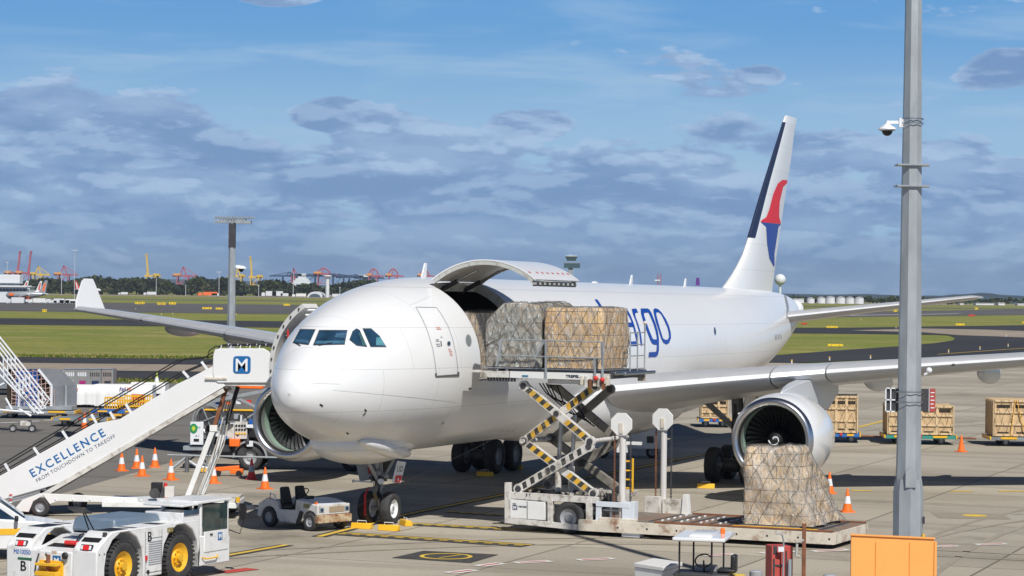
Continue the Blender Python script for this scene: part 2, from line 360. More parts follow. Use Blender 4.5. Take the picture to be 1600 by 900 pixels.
# taxiways and runway
def band(name, y0, y1, mt, z, xl=-900, xr=0, sk=0.):
    sheet(name, [(xl, y0-sk*xl), (xr, y0-sk*xr), (xr, y1-sk*xr), (xl, y1-sk*xl)], z, mt)
band('taxiway', 198, 218, M_taxi, -.02, -600, 10)
band('taxiway_shoulder', 218, 237, M_tan, -.02, -600, 40)
band('taxiway_far_edge', 237, 257, M_taxi, -.02, -600, 60)
band('runway', 470, 563, M_taxi, -.02, -2500, 2500)
band('old_runway', 722, 1150, M_run, -.02, -2500, -60)
band('far_taxiway', 1470, 1570, M_run, -.02, -2500, 3000)
sheet('curved_taxiway', [p.xy for p in P((1195, 556), (1300, 548), (1400, 541), (1460, 536), (1488, 532), (1493, 528), (1482, 524), (1430, 521), (1317, 516.5), (1318, 512), (1600, 508), (1800, 506), (1800, 560), (1600, 551), (1205, 569), (1100, 575), (1100, 562))], -.012, M_taxi)
sheet('taxiway_slab', [p.xy for p in P((1330, 516), (1440, 513.2), (1540, 515), (1800, 524), (1800, 536), (1600, 527), (1500, 523.5), (1440, 519))], -.004, M_tan)
sheet('cross_runway', [p.xy for p in P((1180, 490), (1280, 488), (1600, 483), (1900, 478), (1900, 494), (1600, 492), (1280, 496), (1180, 498))], -.01, M_run)
sheet('right_grass', [p.xy for p in P((1195, 500), (1330, 499), (1800, 497), (1800, 506), (1600, 508), (1318, 512), (1195, 512))], -.008, M_grass)
def line(a, b, wd, mt, z=.012, name='painted_line'):
    a = V((a[0], a[1])); b = V((b[0], b[1])); d = (b-a).normalized(); q = V((-d.y, d.x))*wd/2
    return sheet(name, [a-q, b-q, b+q, a+q], z, mt)
line((-700, 480), (-110, 480), 1.2, M_mark_w, -.008, 'runway_line'); line((-700, 508), (-162, 508), 1.6, M_mark_w, -.008, 'runway_line')
line(G(1180, 495).xy, G(1500, 490).xy, 3.0, M_mark_w, .0, 'runway_line')
line(G(1465, 553.5).xy, G(1640, 541).xy, .35, M_mark_y, .0, 'taxiway_line')
# stand markings: black bordered yellow lines
def ylines(seg, wd=.20, z=.014, bl=.50):
    for (a, b) in seg:
        a, b = G(*a), G(*b); line(a.xy, b.xy, bl, M_mark_k, z, 'stand_line_border'); line(a.xy, b.xy, wd, M_mark_y, z+.004, 'stand_line')
ylines([((300, 878), (448, 852)), ((498, 839), (640, 803)), ((640, 803), (1052, 720)), ((1048, 720), (1160, 700))])
ylines([((365, 860), (462, 851))][:0])
def dash(a, b, n, z=.014):
    """white dash with a red core"""
    a, b = G(*a).xy, G(*b).xy
    line(a, b, .42, M_mark_w, z, 'stand_dash'); d = (b-a)*.12; line(a+d, b-d, .13, M_mark_r, z+.004, 'stand_dash_core')
for a, b in (((700, 896), (742, 891)), ((748, 885), (784, 880.5)), ((805, 880), (860, 877)), ((903, 875.5), (958, 873)), ((1100, 869), (1148, 866)), ((1190, 865), (1240, 861.5)), ((1270, 862), (1325, 859)), ((1465, 855), (1495, 853)), ((1526, 851.5), (1572, 850))):
    dash(a, b, 0)
# long bars with hatched edges
for (a, b, wd) in (((530, 834), (826, 853), .95), ((640, 819), (905, 834), .85), ((700, 800), (786, 806), .5)):
    A_, B_ = G(*a).xy, G(*b).xy; line(A_, B_, wd, M_mark_k, .013, 'stop_bar_border')
    d = (B_-A_).normalized(); q = V((-d.y, d.x)); line(A_+q*wd*.22, B_+q*wd*.22, .16, M_mark_y, .018, 'stop_bar')
    k = 0.; Ln = (B_-A_).length
    while k < Ln-.3:
        line(A_+d*k-q*wd*.08, A_+d*(k+.28)-q*wd*.08, .13, M_mark_y, .018, 'stop_bar_dash'); k += .5
# black panel with a yellow ring
pn = P((612, 872), (662, 861), (779, 867), (735, 880)); sheet('marking_panel', [p.xy for p in pn], .013, M_mark_k)
mb = MB(); c0 = G(697, 870); n_ = 40
for k in range(n_):
    a0, a1 = 2*PI*k/n_, 2*PI*(k+1)/n_
    mb.add([(c0.x+r*math.cos(a), c0.y+r*1.05*math.sin(a), .018) for r, a in ((.62, a0), (.74, a0), (.74, a1), (.62, a1))], [(0, 1, 2, 3)], M_mark_y)
mb.box((c0.x+.1, c0.y, .0185), (.07, 1.0, .001), M_mark_y, Mx.Rotation(rd(-35), 3, 'Z'))
kind(mb.build('marking_ring', smooth=False))
for (x, y) in ((1523, 806),):
    c0 = G(x, y); sheet('yellow_spot', [(c0.x+.42*math.cos(a*PI/8), c0.y+.42*math.sin(a*PI/8)) for a in range(16)], .014, M_mark_y)
    sheet('patched_slab', [(c0.x-1.4, c0.y-1), (c0.x+1.0, c0.y-1.2), (c0.x+1.1, c0.y+.9), (c0.x-1.3, c0.y+1.1)], .008, M_patch)
for a, b in (((1330, 767), (1362, 767)), ((1485, 768), (1520, 768)), ((1560, 768), (1600, 768))): line(G(*a).xy, G(*b).xy, .35, M_mark_y, .014, 'worn_line')
line(G(1340, 668).xy, G(1392, 655).xy, .3, M_mark_y, .014, 'lead_in_line')
for a, b in (((0, 661), (28, 660)), ((36, 659), (62, 658)), ((68, 657), (92, 656))): line(G(*a).xy, G(*b).xy, .35, M_mark_w, .014, 'road_dash')
for a, b, m_ in (((30, 818), (56, 806), M_mark_r), ((58, 808), (72, 800), M_mark_k), ((345, 895), (395, 889), M_mark_r)): line(G(*a).xy, G(*b).xy, .5, m_, .014, 'kerb_marking')
# tyre tracks curving over the concrete
M_trk = ground_mat('tyre_track', (.31, .272, .215), (.36, .318, .255), .3, stains=.3)
def track(pts, wd=.22, nm='tyre_track'):
    q = []; n = len(pts)
    ts = [i/(n-1) for i in range(n)]
    for k in range(41):
        t = k/40; q.append(V((hermite(ts, [p[0] for p in pts], t), hermite(ts, [p[1] for p in pts], t))))
    mb = MB(); vs = []
    for i, p in enumerate(q):
        d = (q[min(i+1, 40)]-q[max(i-1, 0)]).normalized(); s = V((-d.y, d.x))*wd/2; vs += [V((*(p-s), .010)), V((*(p+s), .010))]
    mb.add(vs, [(2*i, 2*i+1, 2*i+3, 2*i+2) for i in range(40)], M_trk); kind(mb.build(nm, smooth=False))
for a in (((8, 60), (14, 78), (26, 96), (46, 110)), ((9.6, 60), (15.6, 77), (27, 94.6), (46.5, 108.3)), ((20, 135), (32, 150), (55, 160), (90, 165)), ((21, 133), (33, 148), (56, 158), (91, 162)), ((24, 190), (40, 180), (70, 184), (110, 200)), ((14, 118), (24, 124), (40, 122), (70, 110)), ((-14, 62), (-6, 70), (4, 74), (16, 70)), ((-14, 60.4), (-6, 68.4), (4, 72.2), (16, 68.4)), ((30, 88), (20, 84), (11, 70), (9, 55)), ((18, 210), (45, 200), (80, 215), (120, 245)), ((40, 140), (60, 128), (80, 124), (100, 128))): track(a)
# hills on the horizon
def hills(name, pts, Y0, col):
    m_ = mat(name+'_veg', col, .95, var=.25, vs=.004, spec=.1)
    mb = MB(); vs = []; n = 0; xs = [p[0] for p in pts]; ys = [p[1] for p in pts]; nx = 160; ny = 8
    for j in range(ny+1):
        t = j/ny
        for i in range(nx+1):
            px = xs[0]+(xs[-1]-xs[0])*i/nx; py = hermite(xs, ys, px); top = R(px, py, Y0+1500)
            hgt = (top.z+8)*math.sin(PI*min(1, t*.5+.0))*(1+.05*noise.noise(V((px*.05, j*.6, 0))))
            vs.append((top.x*(Y0+1500*t)/(Y0+1500), Y0+1500*t, -8+hgt))
    fs = [(j*(nx+1)+i, j*(nx+1)+i+1, (j+1)*(nx+1)+i+1, (j+1)*(nx+1)+i) for j in range(ny) for i in range(nx)]
    mb.add(vs, fs, m_); return kind(mb.build(name))
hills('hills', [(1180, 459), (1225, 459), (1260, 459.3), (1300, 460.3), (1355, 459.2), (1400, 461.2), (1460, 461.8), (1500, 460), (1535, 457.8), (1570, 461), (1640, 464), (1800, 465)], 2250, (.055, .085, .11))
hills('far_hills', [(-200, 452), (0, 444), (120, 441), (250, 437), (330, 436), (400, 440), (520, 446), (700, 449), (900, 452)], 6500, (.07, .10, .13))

# ============================================================ AIRPLANE (local x = port, y = aft of the nose, z = up)
TH = .3716
AM = Mx.Translation((-6.50, 71.77, .032)) @ Mx.Rotation(-TH, 4, 'Z') @ Mx.Rotation(-.0048, 4, 'X') @ Mx.Rotation(.002, 4, 'Y')
AI = AM.inverted()
plane = thing('cargo_airplane', 'large white wide-body freighter aircraft with its side cargo door open, parked nose to the left', 'airplane', M=AM)
S_ = [0, .06, .2, .45, .8, 1.35, 1.85, 2.4, 3, 4, 5, 6.5, 8, 10, 12, 36, 44, 50, 54, 56.4, 57.3]
ZT = [4.28, 4.60, 4.82, 5.05, 5.29, 5.66, 6.10, 6.45, 6.72, 7.06, 7.33, 7.62, 7.78, 7.86, 7.87, 7.87, 7.86, 7.82, 7.70, 7.45, 7.0]
SB = [0, .06, .2, .45, .8, 1.6, 3, 5, 7, 9, 34, 38, 42, 46, 50, 54, 56.4, 57.3]
ZB = [4.28, 3.98, 3.78, 3.56, 3.36, 3.02, 2.64, 2.36, 2.26, 2.23, 2.23, 2.45, 2.95, 3.65, 4.5, 5.45, 6.05, 6.5]
SW = [0, .06, .2, .45, .8, 1.6, 3, 5, 7, 9, 38, 42, 46, 50, 54, 56.4, 57.3]
HW = [0.0, .30, .52, .76, 1.00, 1.42, 1.96, 2.46, 2.74, 2.82, 2.82, 2.66, 2.3, 1.75, 1.08, .62, .30]
SC = [0, 2, 6, 9, 36, 46, 54, 57.3]; ZC = [4.28, 4.5, 4.95, 5.05, 5.05, 5.5, 6.2, 6.75]
def hull(s, ph, d=0.):
    """hull point at station s, angle ph from the crown towards port, pushed out by d"""
    zt, zb, hw, zc = hermite(S_, ZT, s), hermite(SB, ZB, s), hermite(SW, HW, s), hermite(SC, ZC, s)
    c, n = math.cos(ph), math.sin(ph); up = (zt-zc) if c > 0 else (zc-zb)
    return V(((hw+d)*n, s, zc+(up+d)*c))
ss = [0, .02, .06, .12, .2, .3, .45, .6, .8, 1.0, 1.2, 1.4, 1.6, 1.8, 2.0, 2.25, 2.5, 2.8, 3.1, 3.5, 4, 4.5, 5, 5.5, 6, 6.5, 7, 7.5, 8.0]
OP0, OP1, P0, P1 = 8.0, 12.2, 20, 100
ss += [8.6, 9.2, 9.8, 10.4, 11, 11.6, 12.2]+[13+k for k in range(0, 24)]+[37, 38, 39, 40, 41, 42, 43, 44, 45, 46, 47, 48, 49, 50, 51, 52, 53, 54, 55, 56, 56.4, 56.8, 57.1, 57.3]
NP = 72
def hull_mesh(cut):
    mb = MB(); vs = [hull(s, rd(360*i/NP)) for s in ss for i in range(NP)]; fs = []
    for j in range(len(ss)-1):
        for i in range(NP):
            if cut and ss[j] >= OP0-.01 and ss[j+1] <= OP1+.01 and P0 <= i*5 < P1: continue
            fs.append((j*NP+i, j*NP+(i+1) % NP, (j+1)*NP+(i+1) % NP, (j+1)*NP+i))
    fs.append(tuple(range((len(ss)-1)*NP, len(ss)*NP))[::-1])
    return mb.add(vs, fs, M_hull)
_t = hull_mesh(False); BV = BVHTree.FromPolygons(_t.v, [list(f) for f in _t.f])
fus = hull_mesh(True).build('fuselage', plane, 60)
CAMl = AI @ V((0, 0, H))
def hit(px, py, off=.006, bv=None):
    """where the photo ray px, py meets the hull, in airplane space, lifted off it"""
    d = (AI @ R(px, py, 100)-CAMl).normalized(); r = (bv or BV).ray_cast(CAMl, d)
    if r[0] is None: return None
    n = r[1]
    if n.dot(d) > 0: n = -n
    return r[0]+n*off
def patch(poly, mt, name, par, off=.006, step=4., thick=0., bv=None):
    """a skin piece laid on the hull inside an outline"""
    b = []
    for i, p in enumerate(poly):
        q = poly[(i+1) % len(poly)]; dl = math.dist(p, q); k = max(1, int(dl/step))
        b += [V((p[0]+(q[0]-p[0])*t/k, p[1]+(q[1]-p[1])*t/k)) for t in range(k)]
    nb = len(b); x0, x1 = min(p.x for p in b), max(p.x for p in b); y0, y1 = min(p.y for p in b), max(p.y for p in b)
    def inside(x, y):
        c = False
        for i in range(nb):
            a, d = b[i], b[i-1]
            if (a.y > y) != (d.y > y) and x < (d.x-a.x)*(y-a.y)/(d.y-a.y)+a.x: c = not c
        return c
    pts = list(b); y = y0+step/2
    while y < y1:
        x = x0+step/2
        while x < x1:
            if inside(x, y) and min((p.x-x)**2+(p.y-y)**2 for p in b) > (step*.4)**2: pts.append(V((x, y)))
            x += step
        y += step
    r = delaunay_2d_cdt(pts, [(i, (i+1) % nb) for i in range(nb)], [], 1, 1e-4)
    vs = []; ok = True
    last = None
    for p in r[0]:
        h = hit(p.x, p.y, off, bv)
        if h is None: h = last if last else V((0, 0, 0))
        last = h; vs.append(h)
    mb = MB(); mb.add(vs, [tuple(f) for f in r[2]], mt)
    o = mb.build(name, par, 60)
    return o
def ribbon(pl, wd, mt, name, par, off=.008, closed=False, mb=None, step=3.):
    """a thin line of width wd metres along a photo polyline on the hull"""
    q = []; n = len(pl)
    for i in range(n if closed else n-1):
        a, b = pl[i], pl[(i+1) % n]; k = max(1, int(math.dist(a, b)/step))
        q += [(a[0]+(b[0]-a[0])*t/k, a[1]+(b[1]-a[1])*t/k) for t in range(k)]
    if not closed: q.append(pl[-1])
    h = [hit(x, y, off) for x, y in q]; h = [x for x in h if x is not None]
    return ribbon3(h, wd, mt, name, par, closed, mb)
def ribbon3(h, wd, mt, name, par, closed=False, mb=None):
    own = mb is None; mb = mb or MB(); vs = []; m_ = len(h)
    for i, p in enumerate(h):
        if closed: d = h[(i+1) % m_]-h[i-1]
        else: d = h[min(i+1, m_-1)]-h[max(i-1, 0)]
        r = BV.find_nearest(p); nr = r[1]; s = d.cross(nr).normalized()*wd/2; vs += [p-s, p+s]
    fs = [(2*i, 2*i+1, 2*i+3, 2*i+2) for i in range(m_-1)]
    if closed: fs.append((2*m_-2, 2*m_-1, 1, 0))
    mb.add(vs, fs, mt)
    return mb.build(name, par, 60) if own else None
M_seam = mat('panel_seam', (.60, .61, .62), .4); M_line = mat('door_outline', (.25, .26, .27), .4); M_frame = mat('window_frame', (.10, .105, .11), .4)
# cockpit windows
wins = [[(457.5, 536), (469, 514.5), (493, 515), (482, 539)], [(489.5, 539.5), (499, 516), (542.5, 516), (538, 538.5)],
        [(545.8, 531), (551, 517.5), (557, 513.5), (562, 516), (573.6, 542), (557, 540)], [(566.5, 513.5), (580, 513.5), (593, 525), (603.5, 542), (579, 542)]]
for k, wn in enumerate(wins):
    cx = sum(p[0] for p in wn)/len(wn); cy = sum(p[1] for p in wn)/len(wn)
    fr = patch([(cx+(x-cx)*1.03, cy+(y-cy)*1.045) for x, y in wn], M_frame, 'cockpit_window', plane, .004)
    patch([(cx+(x-cx)*.965, cy+(y-cy)*.945) for x, y in wn], M_glass, 'pane', fr, .010)
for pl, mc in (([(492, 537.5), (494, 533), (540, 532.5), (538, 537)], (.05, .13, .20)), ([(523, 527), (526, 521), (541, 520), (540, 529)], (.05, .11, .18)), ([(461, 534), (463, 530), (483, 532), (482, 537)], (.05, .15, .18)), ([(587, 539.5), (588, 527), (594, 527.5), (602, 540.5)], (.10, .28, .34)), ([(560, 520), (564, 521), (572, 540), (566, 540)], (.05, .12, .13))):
    patch(pl, mat('painted_reflection%d' % int(mc[2]*100), mc, .25, var=.3, vs=4), 'painted_reflection', plane, .014, 3)  # lighter blue and teal tones painted over the panes in place of reflections
for a, b in (((498, 541), (520, 536)), ((462, 536), (470, 541))):
    mb = MB(); mb.tube([hit(*a, .03), hit(*b, .03)], .012, M_black, 4); mb.build('wiper', plane)
# crew door and its furniture
door_o = [(649.5, 480), (682, 480.5), (690, 492), (700, 510), (707, 530), (712, 552), (715, 575), (714.5, 586), (682, 588), (680, 570), (676, 545), (668, 518), (658, 495)]
dd = ribbon(door_o, .028, M_line, 'crew_door', plane, .008, True)
patch([(679, 583), (682, 583), (682, 587), (714, 584.5), (714, 581), (717, 581), (717, 588), (680, 589.5)], M_frame, 'door_sill', dd, .02, 3)
patch([(701+3.0*math.cos(a*PI/6), 537+4.3*math.sin(a*PI/6)) for a in range(12)], M_line, 'porthole_ring', dd, .010, 2)
patch([(701+1.9*math.cos(a*PI/6), 537+3.0*math.sin(a*PI/6)) for a in range(12)], M_glass, 'porthole', dd, .014, 2)
mb = MB()
for (x, y, wd_, c_) in ((681, 512, 6, 0), (682, 514.5, 7, 0), (680.5, 531, 5, 1), (681, 533.5, 5, 1), (681, 538, 6, 1), (682, 541, 6, 1), (688, 527, 3, 1), (700, 546, 4, 0), (701, 549, 5, 0), (702, 552, 4, 0), (703, 555, 4, 0)):
    ribbon([(x, y), (x+wd_, y-.2)], .035, (M_ink, M_red)[1-c_] if False else (mat('faded_red', (.6, .3, .27), .5) if c_ == 0 else mat('faded_ink', (.3, .31, .34), .5)), '', None, .010, mb=mb)
ribbon([(688.5, 533), (689.5, 541)], .05, M_ink, '', None, .010, mb=mb); mb.build('stencils', dd)
mb = MB(); ribbon([(641, 477), (672, 463)], .02, M_seam, '', None, mb=mb); ribbon([(677, 443), (676, 470), (677, 480)], .012, M_seam, '', None, mb=mb)
for yy in ((520, 609, 712, 627),): ribbon([(yy[0], yy[1]), (620, 618), (yy[2], yy[3])], .02, M_white, '', None, mb=mb)
ribbon([(470, 598), (530, 600)], .012, M_seam, '', None, mb=mb)
mb.build('hull_seams', plane)
# cabin window aft of the crew door
rw = patch([(732+4.6*math.cos(a*PI/8)+ -0.9*math.sin(a*PI/8)*-1, 532+9.6*math.sin(a*PI/8)) for a in range(16)], M_line, 'cabin_window', plane, .008, 2.5)
patch([(732+3.0*math.cos(a*PI/8)+.7*math.sin(a*PI/8), 532+7.4*math.sin(a*PI/8)) for a in range(16)], mat('dim_glass', (.22, .24, .22), .1), 'pane', rw, .013, 2.5)
patch([(1115.5, 512), (1117, 511), (1118.6, 518), (1118.2, 523), (1116.8, 524), (1115.4, 518)], M_navy, 'cabin_window', plane, .01, 2)
# small probes, drains and the dark slots of the lower hull
mb = MB()
for (x, y, dx, dy) in ((502, 633, 5, 3), (569, 647, 4, -4), (571, 641, 3, 3), (692, 661, 4, -3), (734, 607, 4, 1), (543, 677, 3, 3)):
    ribbon([(x-dx/2, y-dy/2), (x+dx/2, y+dy/2)], .05, M_black, '', None, .012, mb=mb, step=2)
for k in range(3): ribbon([(780+9.5*k, 675.5-.5*k), (787+9.5*k, 670.5-.5*k)], .035, M_black, '', None, .012, mb=mb, step=2)
mb.build('drain_ports', plane)
# lettering: lower case word traced from the hull side, strokes in photo pixels
mb = MB()
M_let = mat('lettering_blue', (.006, .055, .32), .45, var=.03)
def zz(*pp): return [(800+x/4., 380+y/4.) for x, y in pp]
def stroke(pts, wd0): ribbon(zz(*pts), wd0, M_let, '', None, .012, mb=mb, step=2.5)
patch(zz((515, 352), (532, 352), (566, 402), (620, 480), (600, 480), (548, 402)), M_let, 'letter_k', plane, .012)
def ZA(p): return (920+p[0]/8.18, 460+p[1]/8.18)
def strip(pairs, mb, close=False, sub=4, off=.012):
    q = [(ZA(a), ZA(b)) for a, b in pairs]
    if close: q.append(q[0])
    vs = []; n = 0
    for i in range(len(q)-1):
        for k in range(sub if i < len(q)-2 else sub+1):
            t = k/sub; a = [q[i][0][j]+(q[i+1][0][j]-q[i][0][j])*t for j in (0, 1)]; b = [q[i][1][j]+(q[i+1][1][j]-q[i][1][j])*t for j in (0, 1)]
            for m_ in range(4):
                u = m_/3; vs.append(hit(a[0]+(b[0]-a[0])*u, a[1]+(b[1]-a[1])*u, off)); n += 1
    fs = [(4*j+i, 4*j+i+1, 4*j+i+5, 4*j+i+4) for j in range(len(vs)//4-1) for i in range(3)]
    mb.add(vs, fs, M_let)
for nm, sts in (('letter_o', [([((845, 178), (872, 228)), ((885, 190), (900, 238)), ((930, 235), (925, 262)), ((985, 320), (960, 330)), ((1025, 410), (1000, 420)), ((1045, 490), (1018, 490)), ((1048, 560), (1022, 545)), ((1025, 620), (1005, 580)), ((990, 642), (975, 582)), ((950, 620), (945, 560)), ((920, 560), (928, 505)), ((885, 450), (905, 430)), ((850, 340), (880, 340)), ((825, 230), (862, 270)), ((824, 195), (860, 240))], True)]),
    ('letter_g', [([((866, 645), (866, 577)), ((830, 643), (825, 575)), ((805, 630), (812, 560)), ((780, 580), (795, 520)), ((745, 490), (770, 460)), ((700, 370), (730, 350)), ((665, 250), (705, 270)), ((660, 182), (703, 238)), ((750, 182), (755, 234)), ((772, 195), (766, 245)), ((800, 240), (786, 290)), ((850, 370), (822, 375)), ((880, 470), (850, 470)), ((893, 560), (864, 540)), ((894, 640), (867, 645)), ((893, 720), (863, 715)), ((880, 775), (855, 733)), ((855, 800), (845, 735)), ((760, 803), (767, 740))], False)]),
    ('letter_r', [([((605, 182), (628, 235)), ((570, 184), (598, 237)), ((546, 190), (590, 252)), ((560, 250), (598, 295)), ((600, 350), (628, 375)), ((640, 480), (660, 480)), ((660, 655), (684, 655))], False)]),
    ('letter_a', [([((440, 240), (430, 185)), ((475, 240), (480, 188)), ((497, 262), (503, 215)), ((525, 310), (532, 270)), ((545, 360), (565, 350)), ((570, 440), (590, 430)), ((590, 530), (612, 520)), ((603, 594), (629, 594))], False),
                  ([((568, 418), (548, 360)), ((500, 418), (490, 362)), ((470, 440), (450, 400)), ((475, 500), (450, 500)), ((492, 545), (478, 590)), ((515, 585), (500, 640)), ((545, 603), (540, 660)), ((603, 597), (630, 660))], False)])):
    mb = MB()
    for pr, cl_ in sts: strip(pr, mb, cl_)
    mb.build(nm, plane, 60)
M_reg = mat('faded_ink', (.3, .31, .34), .5)
mb = MB()
for k, (x, dx) in enumerate(((1210.5, 1.6), (1213, 0), (1215, 1.2), (1217.5, 0), (1219.5, 1.5))):
    ribbon([(x, 523-k*.3), (x+dx, 531-k*.4)], .10, M_reg, '', None, .01, mb=mb, step=2)
mb.build('registration', plane)
# ---- upper deck opening: reveal, lining, deck and the raised door
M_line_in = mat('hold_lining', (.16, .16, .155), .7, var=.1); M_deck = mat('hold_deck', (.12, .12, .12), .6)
M_reveal = mat('door_reveal', (.50, .50, .46), .5, dirt=.4, dcol=(.15, .14, .12), ds=5)
mb = MB(); ri = 2.62
def arc(r, s, a0=P0, a1=P1, n=16, zc=5.05): return [V((r*math.sin(rd(a0+(a1-a0)*i/n)), s, zc+r*math.cos(rd(a0+(a1-a0)*i/n)))) for i in range(n+1)]
for s_ in (OP0, OP1):
    a = [hull(s_, rd(P0+5*i), -.002) for i in range(17)]; b = arc(2.5, s_-.0, n=16)
    mb.add(a+b, [(i, i+1, 18+i, 17+i) for i in range(16)], M_reveal)
    q = .18 if s_ == OP0 else -.18; c_ = arc(2.5, s_, n=16); d_ = arc(2.5, s_-q, n=16); mb.add(c_+d_, [(i, i+1, 18+i, 17+i) for i in range(16)], M_reveal)
for a_ in (P0, P1):
    p = [hull(OP0, rd(a_)), hull(OP1, rd(a_)), V((2.5*math.sin(rd(a_)), OP1, 5.05+2.5*math.cos(rd(a_)))), V((2.5*math.sin(rd(a_)), OP0, 5.05+2.5*math.cos(rd(a_))))]
    mb.add(p, [(0, 1, 2, 3)], M_reveal)
mb.build('opening_frame', plane, 30)
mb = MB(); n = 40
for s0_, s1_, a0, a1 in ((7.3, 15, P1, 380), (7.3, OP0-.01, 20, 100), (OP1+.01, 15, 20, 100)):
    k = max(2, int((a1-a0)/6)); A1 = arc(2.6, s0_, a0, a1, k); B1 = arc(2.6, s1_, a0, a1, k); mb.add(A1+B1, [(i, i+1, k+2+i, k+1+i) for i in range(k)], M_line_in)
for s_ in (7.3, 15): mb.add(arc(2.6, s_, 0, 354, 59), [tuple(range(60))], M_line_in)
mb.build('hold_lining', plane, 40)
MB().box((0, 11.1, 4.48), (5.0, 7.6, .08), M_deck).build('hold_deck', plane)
hp = V((2.82*math.sin(rd(P0)), 0, 5.05+2.82*math.cos(rd(P0))))+V((.0, 0, .06))
Rm = Mx.Translation(hp) @ Mx.Rotation(rd(-60.5), 4, 'Y') @ Mx.Translation(-hp)
M_din = mat('door_inner', (.60, .60, .58), .5, var=.06, dirt=.3, dcol=(.35, .34, .32), ds=2)
def dshell(r0, r1, s0, s1, mt, a0=P0+.5, a1=P1-1, n=24):
    mb = MB(); a = arc(r0, s0, a0, a1, n); b = arc(r0, s1, a0, a1, n); c_ = arc(r1, s0, a0, a1, n); d_ = arc(r1, s1, a0, a1, n)
    m_ = n+1; vs = [Rm @ v for v in a+b+c_+d_]; fs = [(i, i+1, m_+i+1, m_+i) for i in range(n)]+[(2*m_+i, 2*m_+i+1, 3*m_+i+1, 3*m_+i) for i in range(n)]
    fs += [(i, i+1, 2*m_+i+1, 2*m_+i) for i in range(n)]+[(m_+i, m_+i+1, 3*m_+i+1, 3*m_+i) for i in range(n)]+[(0, m_, 3*m_, 2*m_), (n, m_+n, 3*m_+n, 2*m_+n)]
    return mb.add(vs, fs, mt)
cdoor = dshell(2.84, 2.80, OP0+.04, OP1-.04, M_hull).build('cargo_door', plane, 30)
dshell(2.79, 2.72, OP0+.12, OP1-.12, M_din, P0+2, P1-3).build('door_lining', cdoor, 30)
for s_ in (OP0+.10, OP1-.16): dshell(2.79, 2.67, s_-.05, s_+.05, M_reveal, P0+1, P1-2).build('door_edge_frame', cdoor, 30)
mb = MB()
for k in range(9):
    s_ = OP0+.35+k*.43; a_ = rd(P1-1.5); p = Rm @ V((2.70*math.sin(a_), s_, 5.05+2.70*math.cos(a_))); mb.box(p+V((0, 0, -.04)), (.14, .22, .16), M_dark)
p0 = Rm @ V((2.68*math.sin(rd(P1-.8)), OP0+.1, 5.05+2.68*math.cos(rd(P1-.8)))); mb.bar(p0, p0+V((0, 3.9, 0)), .1, .08, M_reveal)
mb.build('latch', cdoor)
mb = MB()
for k in range(8):
    s_ = OP0+.3+k*.48+(.2 if k else 0); a_ = P1-9
    for (da, db) in ((0, 0),):
        q = [Rm @ V(((2.85)*math.sin(rd(a_+x)), s_+y, 5.05+2.85*math.cos(rd(a_+x)))) for x, y in ((-1.2, .0), (1.0, .10), (1.0, -.10))]
        mb.add(q, [(0, 1, 2)], M_red)
mb.build('latch_marks', cdoor)
for s_ in (OP0+1.2, OP1-1.0):
    mb = MB(); a_ = Rm @ V((2.6*math.sin(rd(P0+25)), s_, 5.05+2.6*math.cos(rd(P0+25)))); b_ = V((2.45*math.sin(rd(P0-2)), s_, 5.05+2.45*math.cos(rd(P0-2)))); mb.cyl(a_, b_, .05, M_steel); mb.cyl(a_*.5+b_*.5, b_, .08, M_dark); mb.build('door_actuator', cdoor)
# ---- crew door open on the starboard side
dn = MB(); n = 14; vs = []
for s_ in (5.1, 6.1):
    for r_ in (2.60, 2.44):
        for i in range(n+1):
            a_ = rd(-(34+62*i/n)); vs.append(V((r_*math.sin(a_)-.62, s_-.1, 4.86+r_*math.cos(a_)*.96)))
m_ = n+1; fs = []
for i in range(n): fs += [(i, i+1, m_+i+1, m_+i), (2*m_+i, 2*m_+i+1, 3*m_+i+1, 3*m_+i), (i, i+1, 2*m_+i+1, 2*m_+i), (m_+i, m_+i+1, 3*m_+i+1, 3*m_+i)]
fs += [(0, m_, 3*m_, 2*m_), (n, m_+n, 3*m_+n, 2*m_+n)]
dn.add(vs, fs, M_din); od = dn.build('open_crew_door', plane, 30)
mb = MB()
for i in range(1, n, 2):
    a_ = rd(-(34+62*i/n)); mb.box(V((2.52*math.sin(a_)-.62, 4.98, 4.86+2.52*math.cos(a_)*.96)), (.04, .03, .08), M_dark)
for zz_ in (7.02, 7.18): mb.cyl((-2.1, 5.3, zz_-.45), (-1.3, 5.5, zz_-.45), .035, M_refl)
mb.cyl((-2.75, 5.2, 5.9), (-2.2, 5.5, 5.8), .05, M_dark); mb.cyl((-2.9, 5.3, 5.2), (-2.4, 5.5, 5.2), .06, M_dark); mb.cyl((-2.55, 4.96, 6.1), (-2.53, 4.96, 5.75), .03, M_red)
mb.build('door_mechanism', od)
# ---- nose gear fairing and its blister
def ell(c, r, mt, n=28, tilt=0.): 
    mb = MB(); mb.ball((0, 0, 0), r, mt, n, 18); T = Mx.Translation(c) @ Mx.Rotation(tilt, 4, 'X'); mb.v = [T @ v for v in mb.v]; return mb
nf = ell((0, 5.45, 2.72), (1.28, 3.05, .78), M_hull, 36).build('nose_gear_fairing', plane, 60)
ell((.93, 4.85, 2.50), (.34, 1.85, .27), M_hull, 28, rd(-9)).build('fairing_blister', nf, 60)
